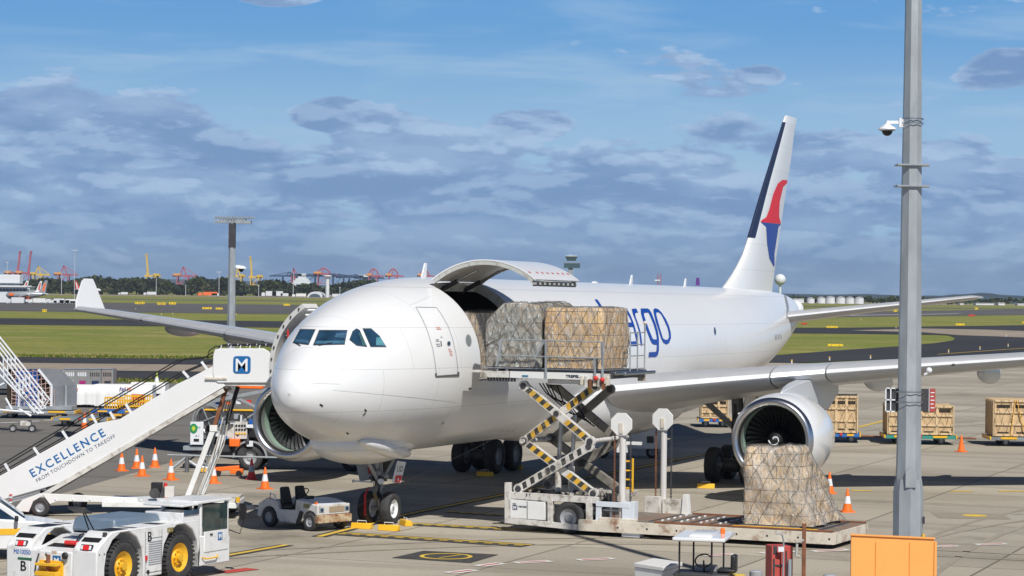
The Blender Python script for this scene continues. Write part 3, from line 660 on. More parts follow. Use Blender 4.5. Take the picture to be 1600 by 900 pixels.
# ---- belly fairing
mb = MB(); vs = []; st = [14.5+20*k/24 for k in range(25)]; n = 40
for k, s_ in enumerate(st):
    t = abs(k-12)/12; q = (1-t**2.6)**.5 if t < 1 else 0.02
    for i in range(n):
        a_ = 2*PI*i/n; c_, d_ = math.cos(a_), math.sin(a_); e = 2/2.7
        vs.append(V((3.25*q*math.copysign(abs(d_)**e, d_), s_, 3.5+(1.68*q if c_ < 0 else 1.0*q)*math.copysign(abs(c_)**e, c_))))
mb.add(vs, [(j*n+i, j*n+(i+1) % n, (j+1)*n+(i+1) % n, (j+1)*n+i) for j in range(24) for i in range(n)], M_hull); mb.build('belly_fairing', plane, 60)
# ---- wings
def foil(n=15):
    xs = [.5*(1-math.cos(PI*i/n)) for i in range(n+1)]
    def th(x): return 5*(.2969*math.sqrt(x)-.126*x-.3516*x*x+.2843*x**3-.1036*x**4)
    up = [(x, th(x)*1.05) for x in xs]; lo = [(x, -th(x)*.85) for x in xs]
    return up, lo
def loft_wing(sec, side, x0, x1, mt, vert=False, close=True, fat=1.):
    """sec = (span, LE station, chord, height of LE, thickness ratio, nose-up incidence); chord fraction x0..x1"""
    up, lo = foil(); U = [p for p in up if x0-1e-6 <= p[0] <= x1+1e-6]; Lo = [p for p in lo if x0-1e-6 <= p[0] <= x1+1e-6]
    loop = U[::-1]+(Lo[1:] if x0 < .001 else Lo); vs = []; n = len(loop)
    for (sp_, le, ch, zl, tk, inc) in sec:
        for (x, y) in loop:
            s_ = le+x*ch; d_ = y*tk*ch*fat; z_ = zl+d_-(x-.0)*ch*math.tan(inc)
            vs.append(V((side*sp_, s_, z_)) if not vert else V((side*(d_), s_, sp_)))
    k = len(sec); fs = [(j*n+i, j*n+(i+1) % n, (j+1)*n+(i+1) % n, (j+1)*n+i) for j in range(k-1) for i in range(n)]
    fs += [tuple(range(n)), tuple(range((k-1)*n, k*n))]
    return MB().add(vs, fs, mt)
def wsec(l, up=0.):
    """wing section at lateral l"""
    le = hermite([0, 3, 9.4, 29.6], [17.2, 19.3, 23.2, 36.0], l); te = hermite([0, 3, 9.4, 29.6], [30.4, 30.6, 31.2, 38.6], l)
    z = hermite([0, 3, 9.4, 20, 29.6], [3.5, 3.85, 4.55, 5.5, 6.45], l); t = hermite([0, 9.4, 29.6], [.145, .115, .10], l); inc = hermite([0, 9.4, 29.6], [rd(4.5), rd(2.5), rd(.5)], l)
    return (l, le, te-le, z+up*math.sin(PI*min(1, l/29.6)), t, inc)
W0 = foil()[0][4][0]
for sd_ in (1, -1):
    UP = 0 if sd_ > 0 else .30
    LS = [0, 1.5, 3, 5, 7, 9.4, 12, 15, 18, 21, 24, 27, 29.2]
    wg = loft_wing([wsec(l, UP) for l in LS], sd_, W0, 1, M_wing).build('wing', plane, 32)
    for a, b in ((3.1, 8.3), (8.36, 10.1), (10.16, 17), (17.06, 23.4), (23.46, 29.1)):
        k = 5; loft_wing([wsec(a+(b-a)*i/k, UP) for i in range(k+1)], sd_, 0, W0, M_slat if a != 8.36 else M_wing, fat=1.0).build('slat', wg, 32)
    # winglet
    mb = MB(); b0 = wsec(29.2, UP*.1); T0 = V((sd_*29.15, b0[1], b0[3]-.02))
    mb.slab([T0+V((0, .1, -.05)), T0+V((sd_*.25, .55, .45)), T0+V((sd_*.84, 2.0, 1.36)), T0+V((sd_*.90, 2.3, 1.48)), T0+V((sd_*.91, 3.1, 1.48)), T0+V((sd_*.85, 3.15, 1.30)), T0+V((0, 2.75, .02))], (-sd_*.07, 0, .02), 1, M_white); mb.build('winglet', wg, 30, bev=.02)
    for l_, a_, ln in ((6.4, 27.2, 5.4), (10.7, 27.6, 4.8), (14.7, 29.4, 4.4), (19.0, 31.6, 4.0), (23.2, 33.9, 3.4)):
        z_ = wsec(l_, UP)[3]; ell((sd_*l_, a_+ln*.5, z_-(.48 if sd_ > 0 else .44)), (.26, ln/2, .42 if sd_ > 0 else .32), M_wing, 20, rd(-2)).build('flap_track_fairing', wg, 60)
    mb = MB()
    for l_ in (14.3, 17, 23.4): 
        w_ = wsec(l_, UP); mb.box((sd_*l_, w_[1]+.02, w_[3]-.02), (.16, .05, .08), M_dark)
    mb.build('landing_light', wg)
    # ---- engine
    ex, es, ez = sd_*(9.37 if sd_ > 0 else 9.58), 19.0, (2.36 if sd_ > 0 else 2.46); O = (ex, es, ez); AXE = (0, 1, 0)
    eng = MB().lathe([(.22, 1.49), (.40, 1.54), (.8, 1.60), (1.5, 1.63), (2.4, 1.60), (3.2, 1.48), (4.0, 1.32), (4.3, 1.24), (4.3, 1.18), (3.6, 1.2), (3.0, 1.2)], M_white, O, AXE, 56).build('engine', plane, 40)
    MB().lathe([(.23, 1.492), (.10, 1.455), (.02, 1.40), (.0, 1.34), (.03, 1.27), (.12, 1.21), (.28, 1.18)], M_lip, O, AXE, 64).build('inlet_lip', eng, 60)
    M_inl = mat('inlet_liner', (.30, .33, .31), .35, .4, var=.1); M_inl2 = mat('inlet_green', (.25, .36, .29), .45, var=.06)
    MB().lathe([(.28, 1.18), (.55, 1.18)], M_inl, O, AXE, 64).lathe([(.55, 1.18), (.95, 1.20)], M_inl2, O, AXE, 64).lathe([(.95, 1.20), (1.35, 1.22)], M_dark, O, AXE, 64).build('inlet_duct', eng, 60)
    M_fan = mat('fan_metal', (.10, .10, .105), .38, .7, var=.1)
    mb = MB(); nb = 36
    for b in range(nb):
        a0 = 2*PI*b/nb; vs = []
        for j in range(6):
            r_ = .36+(1.19-.36)*j/5; tw = rd(18+42*j/5); hc = (.10+.07*j/5)*1.0; sweep = .10*(j/5)**2
            for q in (-1, 0, 1):
                aa = a0+sweep+q*hc*math.sin(tw)/r_; bow = .02 if q == 0 else 0
                vs.append(V(O)+V((r_*math.cos(aa), 1.05+q*hc*math.cos(tw)+bow, r_*math.sin(aa))))
        mb.add(vs, [(3*j+i, 3*j+i+1, 3*j+i+4, 3*j+i+3) for j in range(5) for i in range(2)], M_fan)
    mb.build('fan', eng, 60)
    MB().lathe([(.42, 0), (.46, .07), (.62, .20), (.85, .31), (1.1, .37), (1.2, .37)], M_black, O, AXE, 32).lathe([(1.25, 1.22), (1.25, 0)], M_black, O, AXE, 32).build('spinner', eng, 60)
    mb = MB(); sp_ = []
    for k in range(22):
        t = k/21; a_ = rd(200+ (330 if sd_ > 0 else 40)*t)*(1); r_ = .04+.20*t; yy = .41+.75*max(0, r_-.02); sp_.append(V(O)+V((r_*math.cos(-a_), yy, r_*math.sin(-a_))))
    mb.tube(sp_, .022 if sd_ > 0 else .03, M_refl, 6); mb.build('spinner_mark', eng)
    MB().lathe([(3.0, .95), (3.9, .82), (4.6, .66), (5.2, .52), (5.2, .46), (5.0, .42)], M_steel, O, AXE, 36).lathe([(4.6, .36), (5.3, .28), (6.0, .05)], M_dark, O, AXE, 24).lathe([(3.0, 1.2), (3.05, .9)], M_black, O, AXE, 36).build('exhaust', eng, 40)
    # pylon
    zt = wsec(9.37, UP); zw = zt[3]-.12
    vs = []; pr = [(20.3, 1.60, 1.66, .05), (21.0, 1.55, 1.80, .17), (22.0, 1.5, 1.92, .26), (23.1, 1.45, zw-ez-.06, .30), (24.4, 1.2, zw-ez-.10, .30), (26.5, .9, zw-ez-.15, .2), (28.6, 1.5, zw-ez-.35, .08)]
    for s_, lo_, hi_, wd_ in pr:
        vs += [V((ex-wd_, s_, ez+lo_-.12)), V((ex+wd_, s_, ez+lo_-.12)), V((ex+wd_*.8, s_, ez+hi_)), V((ex-wd_*.8, s_, ez+hi_))]
    fs = [(4*j+i, 4*j+(i+1) % 4, 4*j+4+(i+1) % 4, 4*j+4+i) for j in range(6) for i in range(4)]+[(0, 1, 2, 3), (24, 25, 26, 27)]
    MB().add(vs, fs, M_wing).build('pylon', eng, 30, bev=.05)
    mb = MB(); mb.box((ex-sd_*1.42, es+1.5, ez+.75), (.06, .9, .28), M_white, Mx.Rotation(sd_*rd(-30), 3, 'Y')); mb.build('nacelle_chine', eng)
    # ---- main landing gear
    gx, gs = sd_*5.34, 29.0; zw_ = .70+.10
    mb = MB(); mb.cyl((gx, gs, zw_), (gx, gs, 2.2), .17, M_steel); mb.cyl((gx, gs, 1.9), (gx-sd_*.1, gs-.1, 4.5), .24, M_grey)
    mb.bar((gx, gs-1.15, zw_), (gx, gs+1.15, zw_), .26, .26, M_grey)
    mb.bar((gx, gs-.1, 2.1), (gx-sd_*2.1, gs-.2, 3.9), .20, .20, M_grey); mb.cyl((gx, gs+.2, 1.3), (gx, gs+.9, 2.3), .07, M_grey); mb.cyl((gx, gs-.2, 1.2), (gx+sd_*.1, gs-.9, 3.2), .05, M_dark)
    for q in (-.99, .99): mb.cyl((gx-.72, gs+q, zw_), (gx+.72, gs+q, zw_), .12, M_grey); mb.cyl((gx-.30, gs+q, zw_), (gx+.30, gs+q, zw_), .26, M_dark)
    for k in range(4): mb.tube([(gx+.1*k-.1, gs-.2, 3.2), (gx+.12*k-.2, gs-.3, 2.2), (gx+.1*k-.1, gs-.3, 1.4), (gx, gs-.9, .9)], .02, M_black, 4)
    mg = mb.build('main_gear', plane, 40)
    for q in (-.99, .99):
        for r_ in (-.70, .70): MB().wheel((gx+r_, gs+q, zw_), (1, 0, 0), .70, .50, M_tyre, M_grey, .5).build('wheel', mg, 40)
    MB().box((gx+sd_*.42, gs-.1, 3.0), (.05, 1.5, 1.9), M_wing, Mx.Rotation(sd_*rd(8), 3, 'Y')).build('gear_door', mg, bev=.01)
    # ---- tailplane
    hs = [(0, 49.3, 6.6, 6.25, .10, 0), (1.0, 50.0, 6.1, 6.45, .10, 0), (5, 52.5, 4.4, 7.0, .10, 0), (9.4, 55.1, 2.5, 7.58, .10, 0), (9.75, 55.6, 1.7, 7.62, .07, 0)]
    tp = loft_wing(hs, sd_, W0, 1, M_wing).build('tailplane', plane, 32); loft_wing(hs, sd_, 0, W0, M_slat).build('leading_edge', tp, 32)
# ---- fin
def onx(px, py, x=0.):
    d = (AI @ R(px, py, 100)-CAMl); t = (x-CAMl.x)/d.x; q = CAMl+d*t; return (q.z, q.y)
LEp = [onx(*p) for p in ((1130, 449), (1136, 441), (1143, 431), (1151, 417), (1160, 399), (1169.3, 371), (1181, 330), (1192.7, 290), (1208, 240.5), (1223.3, 190.7), (1225, 184), (1228, 179.5))]
TEp = [onx(*p) for p in ((1204.5, 470), (1207.3, 448), (1211.3, 415), (1221, 347.6), (1230.7, 282), (1236.7, 244.7), (1241, 207), (1244.6, 185), (1243, 182.5))]
z0, z1 = LEp[0][0], min(LEp[-1][0], TEp[-1][0])
def ip(c, z): return hermite([p[0] for p in c], [p[1] for p in c], z)
fs_ = []
zsl = [z0-.25, z0, z0+.12, z0+.3, z0+.6]+[z0+1+(z1-.5-z0-1)*k/12 for k in range(13)]+[z1-.3, z1-.12, z1-.02]
for z_ in zsl:
    a, b = ip(LEp, max(z_, z0)), ip(TEp, z_); k = min(1, max(0, (z_-z0)/1.5)); ch = b-a
    fs_.append((z_, a, ch, 0, (.085+.10*(1-k)**2*0+ .0)*(1 if z_ < z1-.2 else .6), 0))
fin = loft_wing(fs_, 1, 0, 1, M_hull, vert=True).build('fin', plane, 45)
mbf = loft_wing(fs_, 1, 0, 1, M_hull, vert=True); FB = BVHTree.FromPolygons(mbf.v, [list(f) for f in mbf.f if len(f) == 4])
def fpatch(poly, mt, nm): return patch(poly, mt, nm, fin, .015, 4., bv=FB)
fpatch([(1230, 281.5), (1222.5, 281), (1215, 287), (1208, 303), (1202, 326.6), (1197, 339.5), (1188.5, 345), (1188.5, 347), (1220, 350), (1217, 338), (1218, 315), (1223.5, 291.7), (1229.5, 286)], mat('logo_red', (.72, .012, .03), .5, var=.04), 'red_emblem')
fpatch([(1188.5, 347.3), (1197, 354.6), (1198.5, 380), (1202, 403.6), (1209, 417), (1210, 414), (1209.7, 396.6), (1216, 354.6), (1220, 350.4)], M_let, 'blue_emblem')
# dark metal leading edge strip wrapped round the fin
st_ = []
for k in range(11):
    t = k/10; z_ = ip([(x, y) for x, y in [(0, onx(1169.3, 371)[0]), (1, onx(1223.3, 190.7)[0])]], t); a, b = ip(LEp, z_), ip(TEp, z_); st_.append((z_, a-.035, b-a+.07, 0, .094, 0))
loft_wing(st_, 1, 0, foil()[0][3][0], mat('fin_strip', (.035, .05, .10), .25, .3), vert=True).build('leading_edge', fin, 30)
# dorsal blend and tail cone seal
mb = MB()
mb.lathe([(0, .02), (.5, .45), (1.0, .5), (1.05, .3)], M_white, (0, 56.6, 6.78), (0, 1, .1), 24); mb.build('tail_cone', plane, 40)
patch([(1224, 458), (1228, 462), (1232, 478), (1232, 492), (1229, 500), (1229, 480), (1226, 466)], M_line, 'tailplane_seal', plane, .02, 3)
# antennas on the crown
mb = MB()
def blade(s_, h_, c_, x_=0.):
    b = hull(s_, math.asin(x_/2.82)); m2 = MB(); m2.slab([b+V((0, 0, -.05)), b+V((0, c_, -.05)), b+V((0, c_*1.15, h_)), b+V((0, c_*.75, h_))], (.05, 0, 0), 1, M_white); m2.build('antenna', plane, bev=.008)
blade(10.4, .50, .42, -.4); blade(31.0, .38, .35); blade(38.5, .34, .3)
MB().ball(hull(21, 0)+V((0, .3, 0)), (.22, .6, .13), M_white).build('antenna_dome', plane)
MB().ball(hull(26.5, 0)+V((0, .3, 0)), (.10, .3, .07), M_white).build('antenna_dome', plane)
# ---- nose gear
def LL(px, py, Y): return AI @ R(px, py, Y)
s6 = 6.50
mb = MB(); mb.cyl((0, s6, .52), (0, s6-.05, 1.25), .09, M_steel); mb.cyl((0, s6-.03, 1.1), (0, s6-.15, 2.4), .13, M_grey)
mb.cyl((-.5, s6, .48), (.5, s6, .48), .07, M_grey); mb.cyl((0, s6-.1, 1.35), (0, s6-1.3, 2.3), .06, M_grey); mb.cyl((.18, s6, 1.5), (.45, s6+.3, 2.2), .045, M_grey); mb.cyl((-.18, s6, 1.5), (-.45, s6+.3, 2.2), .045, M_grey)
mb.bar((0, s6-.18, .75), (0, s6-.38, 1.0), .12, .05, M_steel); mb.bar((0, s6-.38, 1.0), (0, s6-.18, 1.25), .12, .05, M_steel)
mb.box((0, s6-.05, 1.42), (.44, .3, .16), M_dark); mb.box((0, s6-.2, 1.6), (.28, .14, .12), M_grey); mb.cyl((-.34, s6-.1, 1.5), (.34, s6-.1, 1.5), .06, M_grey)
mb.cyl((.17, s6-.22, 1.35), (.17, s6-.32, 1.35), .09, M_refl); mb.cyl((-.17, s6-.22, 1.45), (-.17, s6-.30, 1.45), .07, M_dark)
for k in range(6): mb.tube([(-.15+.05*k, s6-.15, 2.2), (-.2+.07*k, s6-.22, 1.7), (-.12+.05*k, s6-.2, 1.3), (.02*k-.05, s6-.15, .8)], .014, M_black, 4)
mb.cyl((-.2, s6-.1, 1.30), (-.78, s6-.25, 1.32), .025, M_refl); mb.ball((-.80, s6-.25, 1.32), .05, M_refl, 8, 6)
ng = mb.build('nose_gear', plane, 40)
for q in (-.37, .37): MB().wheel((q, s6, .48), (1, 0, 0), .53, .38, M_tyre, M_refl, .56).build('wheel', ng, 40)
mb = MB(); mb.tube([(-.22, s6-.35, 1.15), (-.22, s6-.58, .95), (-.21, s6-.62, .35)], .022, M_red, 6); mb.box((-.21, s6-.62, .62), (.07, .02, .7), M_red); mb.build('remove_flag', ng)
def slabpx(pp, Y, th, mt, nm, par):
    mb = MB(); mb.slab([LL(x, y, Y) for x, y in pp], AI.to_3x3() @ V((0, 1, 0)), th, mt); return mb.build(nm, par, bev=.006)
slabpx([(555, 719), (571, 719), (577, 745), (577, 750), (562, 752)], 78.2, .05, M_grey, 'gear_door', ng)
pl_ = slabpx([(620.5, 720), (634.5, 722), (626, 754.5), (612, 754)], 77.4, .04, M_refl, 'gear_door', ng)
slabpx([(618.4, 743), (628.6, 743), (625.4, 754), (616.8, 753.6)], 77.36, .02, M_red, 'red_panel', pl_)
slabpx([(585, 720), (612, 720), (606, 738), (590, 740)], 78.6, .4, M_dark, 'gear_bay_panel', ng)
def ptext(s, px, py, Y, hpx, mt, nm, par, sx=1., shear=0., face=None, rot=0.):
    """upright lettering facing the camera side, as a part of par, at a photo pixel"""
    p = R(px, py, Y); M = Mx.Translation(p) @ Mx.Rotation(PI/2, 4, 'X') @ Mx.Rotation(rot, 4, 'Z')
    return text(s, hpx*Y/F/.7, mt, M, par, nm, .003, 0, sx, shear)
def wtext(s, px, py, Y, hpx, mt, nm, par, **k):
    o = ptext(s, px, py, Y, hpx, mt, nm, None, **k); mw = o.matrix_world.copy(); rt = par
    W = Mx.Identity(4); q = par
    while q is not None: W = q.matrix_local @ W if q.parent else q.matrix_basis @ W; q = q.parent
    o.parent = par; o.matrix_local = W.inverted() @ mw; return o
wtext('UD', 619.6, 737, 77.3, 9, M_ink, 'lettering', pl_, sx=.55, shear=.2)
wtext('4', 620, 752, 77.28, 6, M_refl, 'lettering', pl_, sx=.9)

# ============================================================ LOADER
def fr(o, dx):
    """upright local frame: origin on the ground, x along dx, y to its left (away from the camera)"""
    d = V((dx[0], dx[1], 0)).normalized(); return frame((o[0], o[1], 0), d, None, (0, 0, 1))
def side(M, px, py, c=0.):
    """photo pixel -> local (x, z) on the plane y = c of frame M"""
    I = M.inverted(); o = I @ V((0, 0, H)); d = (I @ R(px, py, 50)-o); t = (c-o.y)/d.y; q = o+d*t; return (q.x, q.z)
def endp(M, px, py, c=0.):
    """photo pixel -> local (y, z) on the plane x = c"""
    I = M.inverted(); o = I @ V((0, 0, H)); d = (I @ R(px, py, 50)-o); t = (c-o.x)/d.x; q = o+d*t; return (q.y, q.z)
def sp_(M, pts, c=0.): return [side(M, x, y, c) for x, y in pts]
LM = fr(G(786, 829), (.906, -.423))
ld = thing('cargo_loader', 'tall white scissor-lift cargo loader with striped arms, raised beside the open aircraft door', 'cargo loader', M=LM)
def LS_(*pts, c=0.): return sp_(LM, pts, c)
def prism_part(pts, c0, c1, mt, nm, par, M=LM, bev=.01, c=None):
    mb = MB(); mb.prism(sp_(M, pts, c0 if c is None else c), c0, c1, mt, 'y'); return mb.build(nm, par, bev=bev)
WL = 3.25
ch = MB()
for c0, c1 in ((.02, .14), (WL-.14, WL-.02)):
    ch.prism(LS_((790, 768), (934, 777), (934, 787), (790, 779)), c0, c1, M_gse, 'y'); ch.prism(LS_((789, 808), (905, 820), (905, 829), (789, 817)), c0-.02, c1+.02, M_gse, 'y')
    for a, b in ((788, 797), (855, 863), (915, 924)): ch.prism(LS_((a, 754 if a < 790 else 780), (b, 754 if a < 790 else 780), (b, 818), (a, 818)), c0-.01, c1+.01, M_gse, 'y')
z_a = side(LM, 860, 775)[1]
x0_, x1_ = side(LM, 790, 770)[0], side(LM, 935, 777)[0]
ch.box(((x0_+x1_)/2, WL/2, .52), (x1_-x0_-.2, WL-.5, .2), M_dark)
for k in range(4): ch.box((x0_+.3+k*.75, WL/2, z_a-.1), (.1, WL-.3, .1), M_gse)
chs = ch.build('chassis', ld, bev=.008)
cb = prism_part([(797, 780), (851, 785), (851, 813), (797, 809)], .0, .7, M_gse2, 'cabinet', ld)
prism_part([(823.4, 783), (824, 783), (824, 811), (823.4, 811)], -.012, .0, M_dark, 'door_gap', cb, bev=0)
prism_part([(801, 789), (808, 789.5), (808, 796.5), (801, 796)], -.012, .0, M_navy, 'emblem', cb, bev=0)
def ltext(s, M, par, px, py, c, hpx, mt, sx=1., sh=0., nm='lettering', rotx=PI/2, bold=0.):
    x, z = side(M, px, py, c); p = M @ V((x, c, z)); sz = hpx*p.y/F/.72
    return text(s, sz, mt, Mx.Translation((x, c-.004, z)) @ Mx.Rotation(rotx, 4, 'X'), par, nm, .003, bold, sx, sh)
ltext('M', LM, cb, 801.8, 795.5, -.014, 5.2, M_refl, bold=.004)
ltext('MENZIES', LM, cb, 810, 792.5, -.004, 2.6, M_navy); ltext('3 7', LM, chs, 821, 775.5, .01, 5, M_ink)
ltext('0323', LM, cb, 801, 788, -.004, 2.2, M_ink)
wx, wz = side(LM, 887, 803)
for c in (.28, WL-.28): MB().wheel((wx, c-.12 if c < 1 else c, .50), (0, 1, 0), .50, .30, M_tyre, M_grey, .55).build('wheel', ld, 40)
mb = MB(); mb.prism(LS_((866, 812), (868, 794), (873, 786), (884, 781), (897, 783), (908, 793), (910, 815)), .50, .54, M_dark, 'y'); mb.build('wheel_arch', ld)
# mast frames near and far
M_lb = mat('pale_blue_white', (.66, .70, .76), .4, var=.05, dirt=.5, dcol=(.35, .27, .2), ds=2.5, dth=.58)
for c, (ox, oy) in ((-.02, (0, 0)), (WL+.12, None or (0, 0))):
    near = c < 1; mx_ = side(LM, 970, 800, 0)[0]; base = MB()
    x_ = mx_
    base.cyl((x_, c+.12, .35), (x_, c+.12, 3.15), .10, mat('mast_rusty', (.62, .60, .58), .5, var=.08, dirt=.8, dcol=(.45, .2, .07), ds=1.1, dth=.55, stretch=(3, 3, .6)))
    mst = base.build('mast', ld, 40)
    oc = MB(); zc = 3.42; oc.prism([(x_+.37*math.cos(PI/8+k*PI/4), zc+.37*math.sin(PI/8+k*PI/4)) for k in range(8)], c-.02, c+.03, M_gse2, 'y'); oc.box((x_, c-.035, zc-.12), (.12, .03, .32), M_rusty); oc.build('sheave_plate', mst, bev=.006)
    mb = MB()
    for q in (-.26, .26):
        mb = MB()
        for k in range(52): mb.box((x_+q, c+.12, .6+k*.05), (.035 if k % 2 else .055, .04, .04), M_rust if q < 0 else M_dark)
        mb.build('lift_chain', mst)
    if near:
        mb = MB(); mb.prism(LS_((932, 783), (985, 786), (985, 794), (932, 791), c=c), c-.06, c+.04, M_lb, 'y')
        mb.prism(LS_((932, 790), (940, 790), (938, 824), (931, 824), c=c), c-.04, c+.06, M_lb, 'y'); mb.prism(LS_((973, 784), (992, 784), (991, 815), (1000, 830), (1000, 840), (972, 838), c=c), c-.05, c+.3, M_lb, 'y')
        mb.box((x_-.1, c+.05, .52), (1.15, .3, .10), M_rusty); mb.cyl((x_-.35, c+.1, .5), (x_-.35, c+.1, 1.0), .04, M_steel); mb.cyl((x_-.6, c+.1, .8), (x_+.2, c+.1, .8), .03, M_galv); mb.build('mast_bracket', mst, bev=.008)
    else:
        mb = MB(); mb.box((x_+.40, c, .62), (.70, .16, .62), M_gse); mb.prism([(x_+.70, 0.3), (x_+.98, 0.3), (x_+.90, 1.1), (x_+.76, 1.1)], c-.15, c+.1, M_gse2, 'y'); mb.box((x_-.25, c-.1, .7), (.5, .2, .6), M_gse); mb.build('mast_bracket', mst, bev=.008)
# scissor arms
zP = side(LM, 860, 592, 0)[1]
def arm(a, b, c, wd, mt, nm, stripes=None, th=.13, kinkA=None, kinkB=None):
    (ax, az), (bx, bz) = side(LM, *a, 0), side(LM, *b, 0); mb = MB(); d = V((bx-ax, 0, bz-az)); ln = d.length; d.normalize(); up = V((-d.z, 0, d.x))
    A_ = V((ax, c, az)); B_ = V((bx, c, bz)); mb.bar(A_, B_, th, wd, mt, up)
    for q in (A_, B_): mb.cyl(q+V((0, -th*.7, 0)), q+V((0, th*.7, 0)), .10, M_dark, n=16); mb.cyl(q+V((0, -th*.55, 0)), q+V((0, th*.55, 0)), wd*.62, mt, n=20)
    m_ = (A_+B_)/2; mb.cyl(m_+V((0, -th*.75, 0)), m_+V((0, th*.7, 0)), .09, M_dark, n=16)
    o = mb.build(nm, ld, bev=.006)
    if stripes:
        mb = MB(); n = int(ln/.145)
        for k in range(1, n-1):
            if abs(k-(n/2)) < 1.6: continue
            p = A_+d*(ln*(k+.5)/n)+V((0, -th/2-.003, 0)); mt_ = stripes[k % 2]
            if mt_ is None: continue
            h_ = .095; w_ = ln/n/2; sk = .05
            q = [p-d*w_-up*h_+d*sk*0, p+d*w_-up*h_, p+d*(w_+sk)+up*h_, p-d*(w_-sk)+up*h_]
            mb.add([q[0], q[1], q[2], q[3]], [(0, 1, 2, 3)], mt_)
        mb.build('hazard_stripes', o, smooth=False)
    return o
M_sy = mat('stripe_yellow', (.66, .38, .03), .6, var=.12, dirt=.7, dcol=(.25, .20, .13), ds=5, dth=.5); M_sk = mat('stripe_black', (.04, .04, .038), .6, var=.3, dirt=.6, dcol=(.30, .27, .22), ds=6, dth=.54)
YK = (M_sy, M_sk); WK = (None, M_sk)
M_arm_in = mat('dark_arm', (.22, .20, .17), .5, var=.2, dirt=.8, dcol=(.06, .055, .05), ds=2.2, dth=.48)  # darker blotched tone for the far arms and inner machinery
arm((813, 690), (925, 604), .30, .25, M_gse, 'scissor_arm', YK); arm((816, 603), (920, 690), .14, .26, M_gse, 'scissor_arm', YK)
arm((813, 690), (922, 772), .30, .25, M_gse, 'scissor_arm', YK); arm((808, 764), (918, 698), .14, .26, M_gse, 'scissor_arm', WK)
for a, b in (((818, 690), (908, 612)), ((816, 603), (918, 690)), ((813, 690), (922, 772)), ((808, 764), (915, 698))): arm(a, b, WL-.95, .25, M_arm_in, 'scissor_arm')
mb = MB()
for px_, py_ in ((813, 690), (920, 690)):
    x_, z_ = side(LM, px_, py_, 0); mb.cyl((x_, .1, z_), (x_, WL-.2, z_), .07, M_gse)
mb.build('cross_shaft', ld)
for px_ in (852, 873):
    x_, _z = side(LM, px_, 700, 0); mb = MB(); mb.cyl((x_, 1.0, .9), (x_, 1.0, 2.0), .10, M_gse); mb.cyl((x_, 1.0, 1.9), (x_+.1, 1.0, 3.6), .065, M_steel); mb.build('lift_cylinder', ld)
mb = MB()
for k in (0, 1, 2, 3, 5):
    x_, z_ = side(LM, 826+k*3.2, 600, 0); x2, z2 = side(LM, 850+k*5, 628+k*2, 0); x3, z3 = side(LM, 890+k*2, 655+k*3, 0)
    mb.tube([(x_, .8+.1*k, z_), ((x_*2+x2)/3+.05, .8+.1*k, z2+.25-.04*k), (x2, .9+.1*k, z2), ((x2+x3)/2, 1+.08*k, (z2+z3)/2-.12), (x3, 1.2+.05*k, z3)], .022, M_black, 5)
mb.build('hydraulic_hoses', ld)
_r = random.Random(3)
for k in range(9):
    mb = MB(); xk = x0_+.35+k*.32; mb.box((xk, _r.uniform(.7, 1.6), .98+_r.uniform(-.05, .12)), (_r.uniform(.18, .34), .5, _r.uniform(.2, .42)), _r.choice((M_dark, M_arm_in, M_black)), tx=.9); mb.cyl((xk, .5, 1.0), (xk+.1, .9, 1.2), .05, M_arm_in); mb.tube([(xk, .4, .95), (xk+.15, .42, 1.2+_r.uniform(0, .15)), (xk+.35, .5, .98)], .02, M_black, 5); mb.build('hydraulic_unit', ld)
# platform
x0p, x1p = side(LM, 757, 585, -.05)[0], side(LM, 953, 590, -.05)[0]; xr = side(LM, 941, 585, -.05)[0]; xb = side(LM, 798, 580, -.05)[0]
zt_ = side(LM, 850, 581, -.05)[1]; DW = 2.95
mb = MB(); mb.box(((x0p+x1p)/2, DW/2-.05, zt_-.10), (x1p-x0p, DW-.2, .14), M_dark)
for c in (-.05, DW-.1): 
    mb.box(((xb+xr)/2, c, zt_-.10), (xr-xb, .12, .22), M_gse2); mb.box(((xb+x1p)/2, c+.0, zt_+.03), (x1p-xb, .14, .05), M_black); mb.box(((x0p+xb)/2-.01, c+.04, zt_-.11), (xb-x0p, .1, .2), M_gse); mb.box(((x1p+xr)/2, c, zt_-.16), (x1p-xr-.02, .14, .3), M_gse)
mb.box(((xb+xr)/2+.5, .05, zt_-.30), (1.6, .12, .16), M_gse)
for k in range(14): mb.cyl((x0p+.3+k*.33, .2, zt_-.01), (x0p+.3+k*.33, DW-.3, zt_-.01), .05, M_steel)
for k in range(7): mb.box((x1p-.9+k*.14, -.06-.01*(k % 2), zt_-.22-.05*(k % 3)), (.09, .14, .28+.07*(k % 2)), (M_rusty, M_gse, M_rust)[k % 3])
for k in range(2): mb.ball((x1p-.42+.22*k, -.16, zt_-.15-.04*k), .075, M_red, 10, 8)
for k in range(10): mb.box((x0p+.1+k*.1, .02, zt_-.27), (.05, .08, .12), M_dark)
pf = mb.build('lift_platform', ld, bev=.006)
ltext('TREPEL', LM, pf, 884, 589.7, -.112, 4.2, M_ink, sx=1.25, bold=.004); prism_part([(815.5, 586), (825, 586.3), (825, 589), (815.5, 588.6)], -.122, -.112, mat('teal_label', (.03, .18, .28), .5), 'label_plate', pf, bev=0)
def rail(pts, nm, par, r=.022, posts=(), c=-.14):
    mb = MB()
    for pl in pts:
        q = [side(LM, x, y, c) for x, y in pl]; mb.tube([(a, c, b) for a, b in q], r, M_galv, 6)
    for (xa, ya), (xb_, yb) in posts:
        a, b = side(LM, xa, ya, c), side(LM, xb_, yb, c); mb.bar((a[0], c, a[1]), (b[0], c, b[1]), .05, .06, M_galv, (1, 0, 0))
    return mb.build(nm, par)
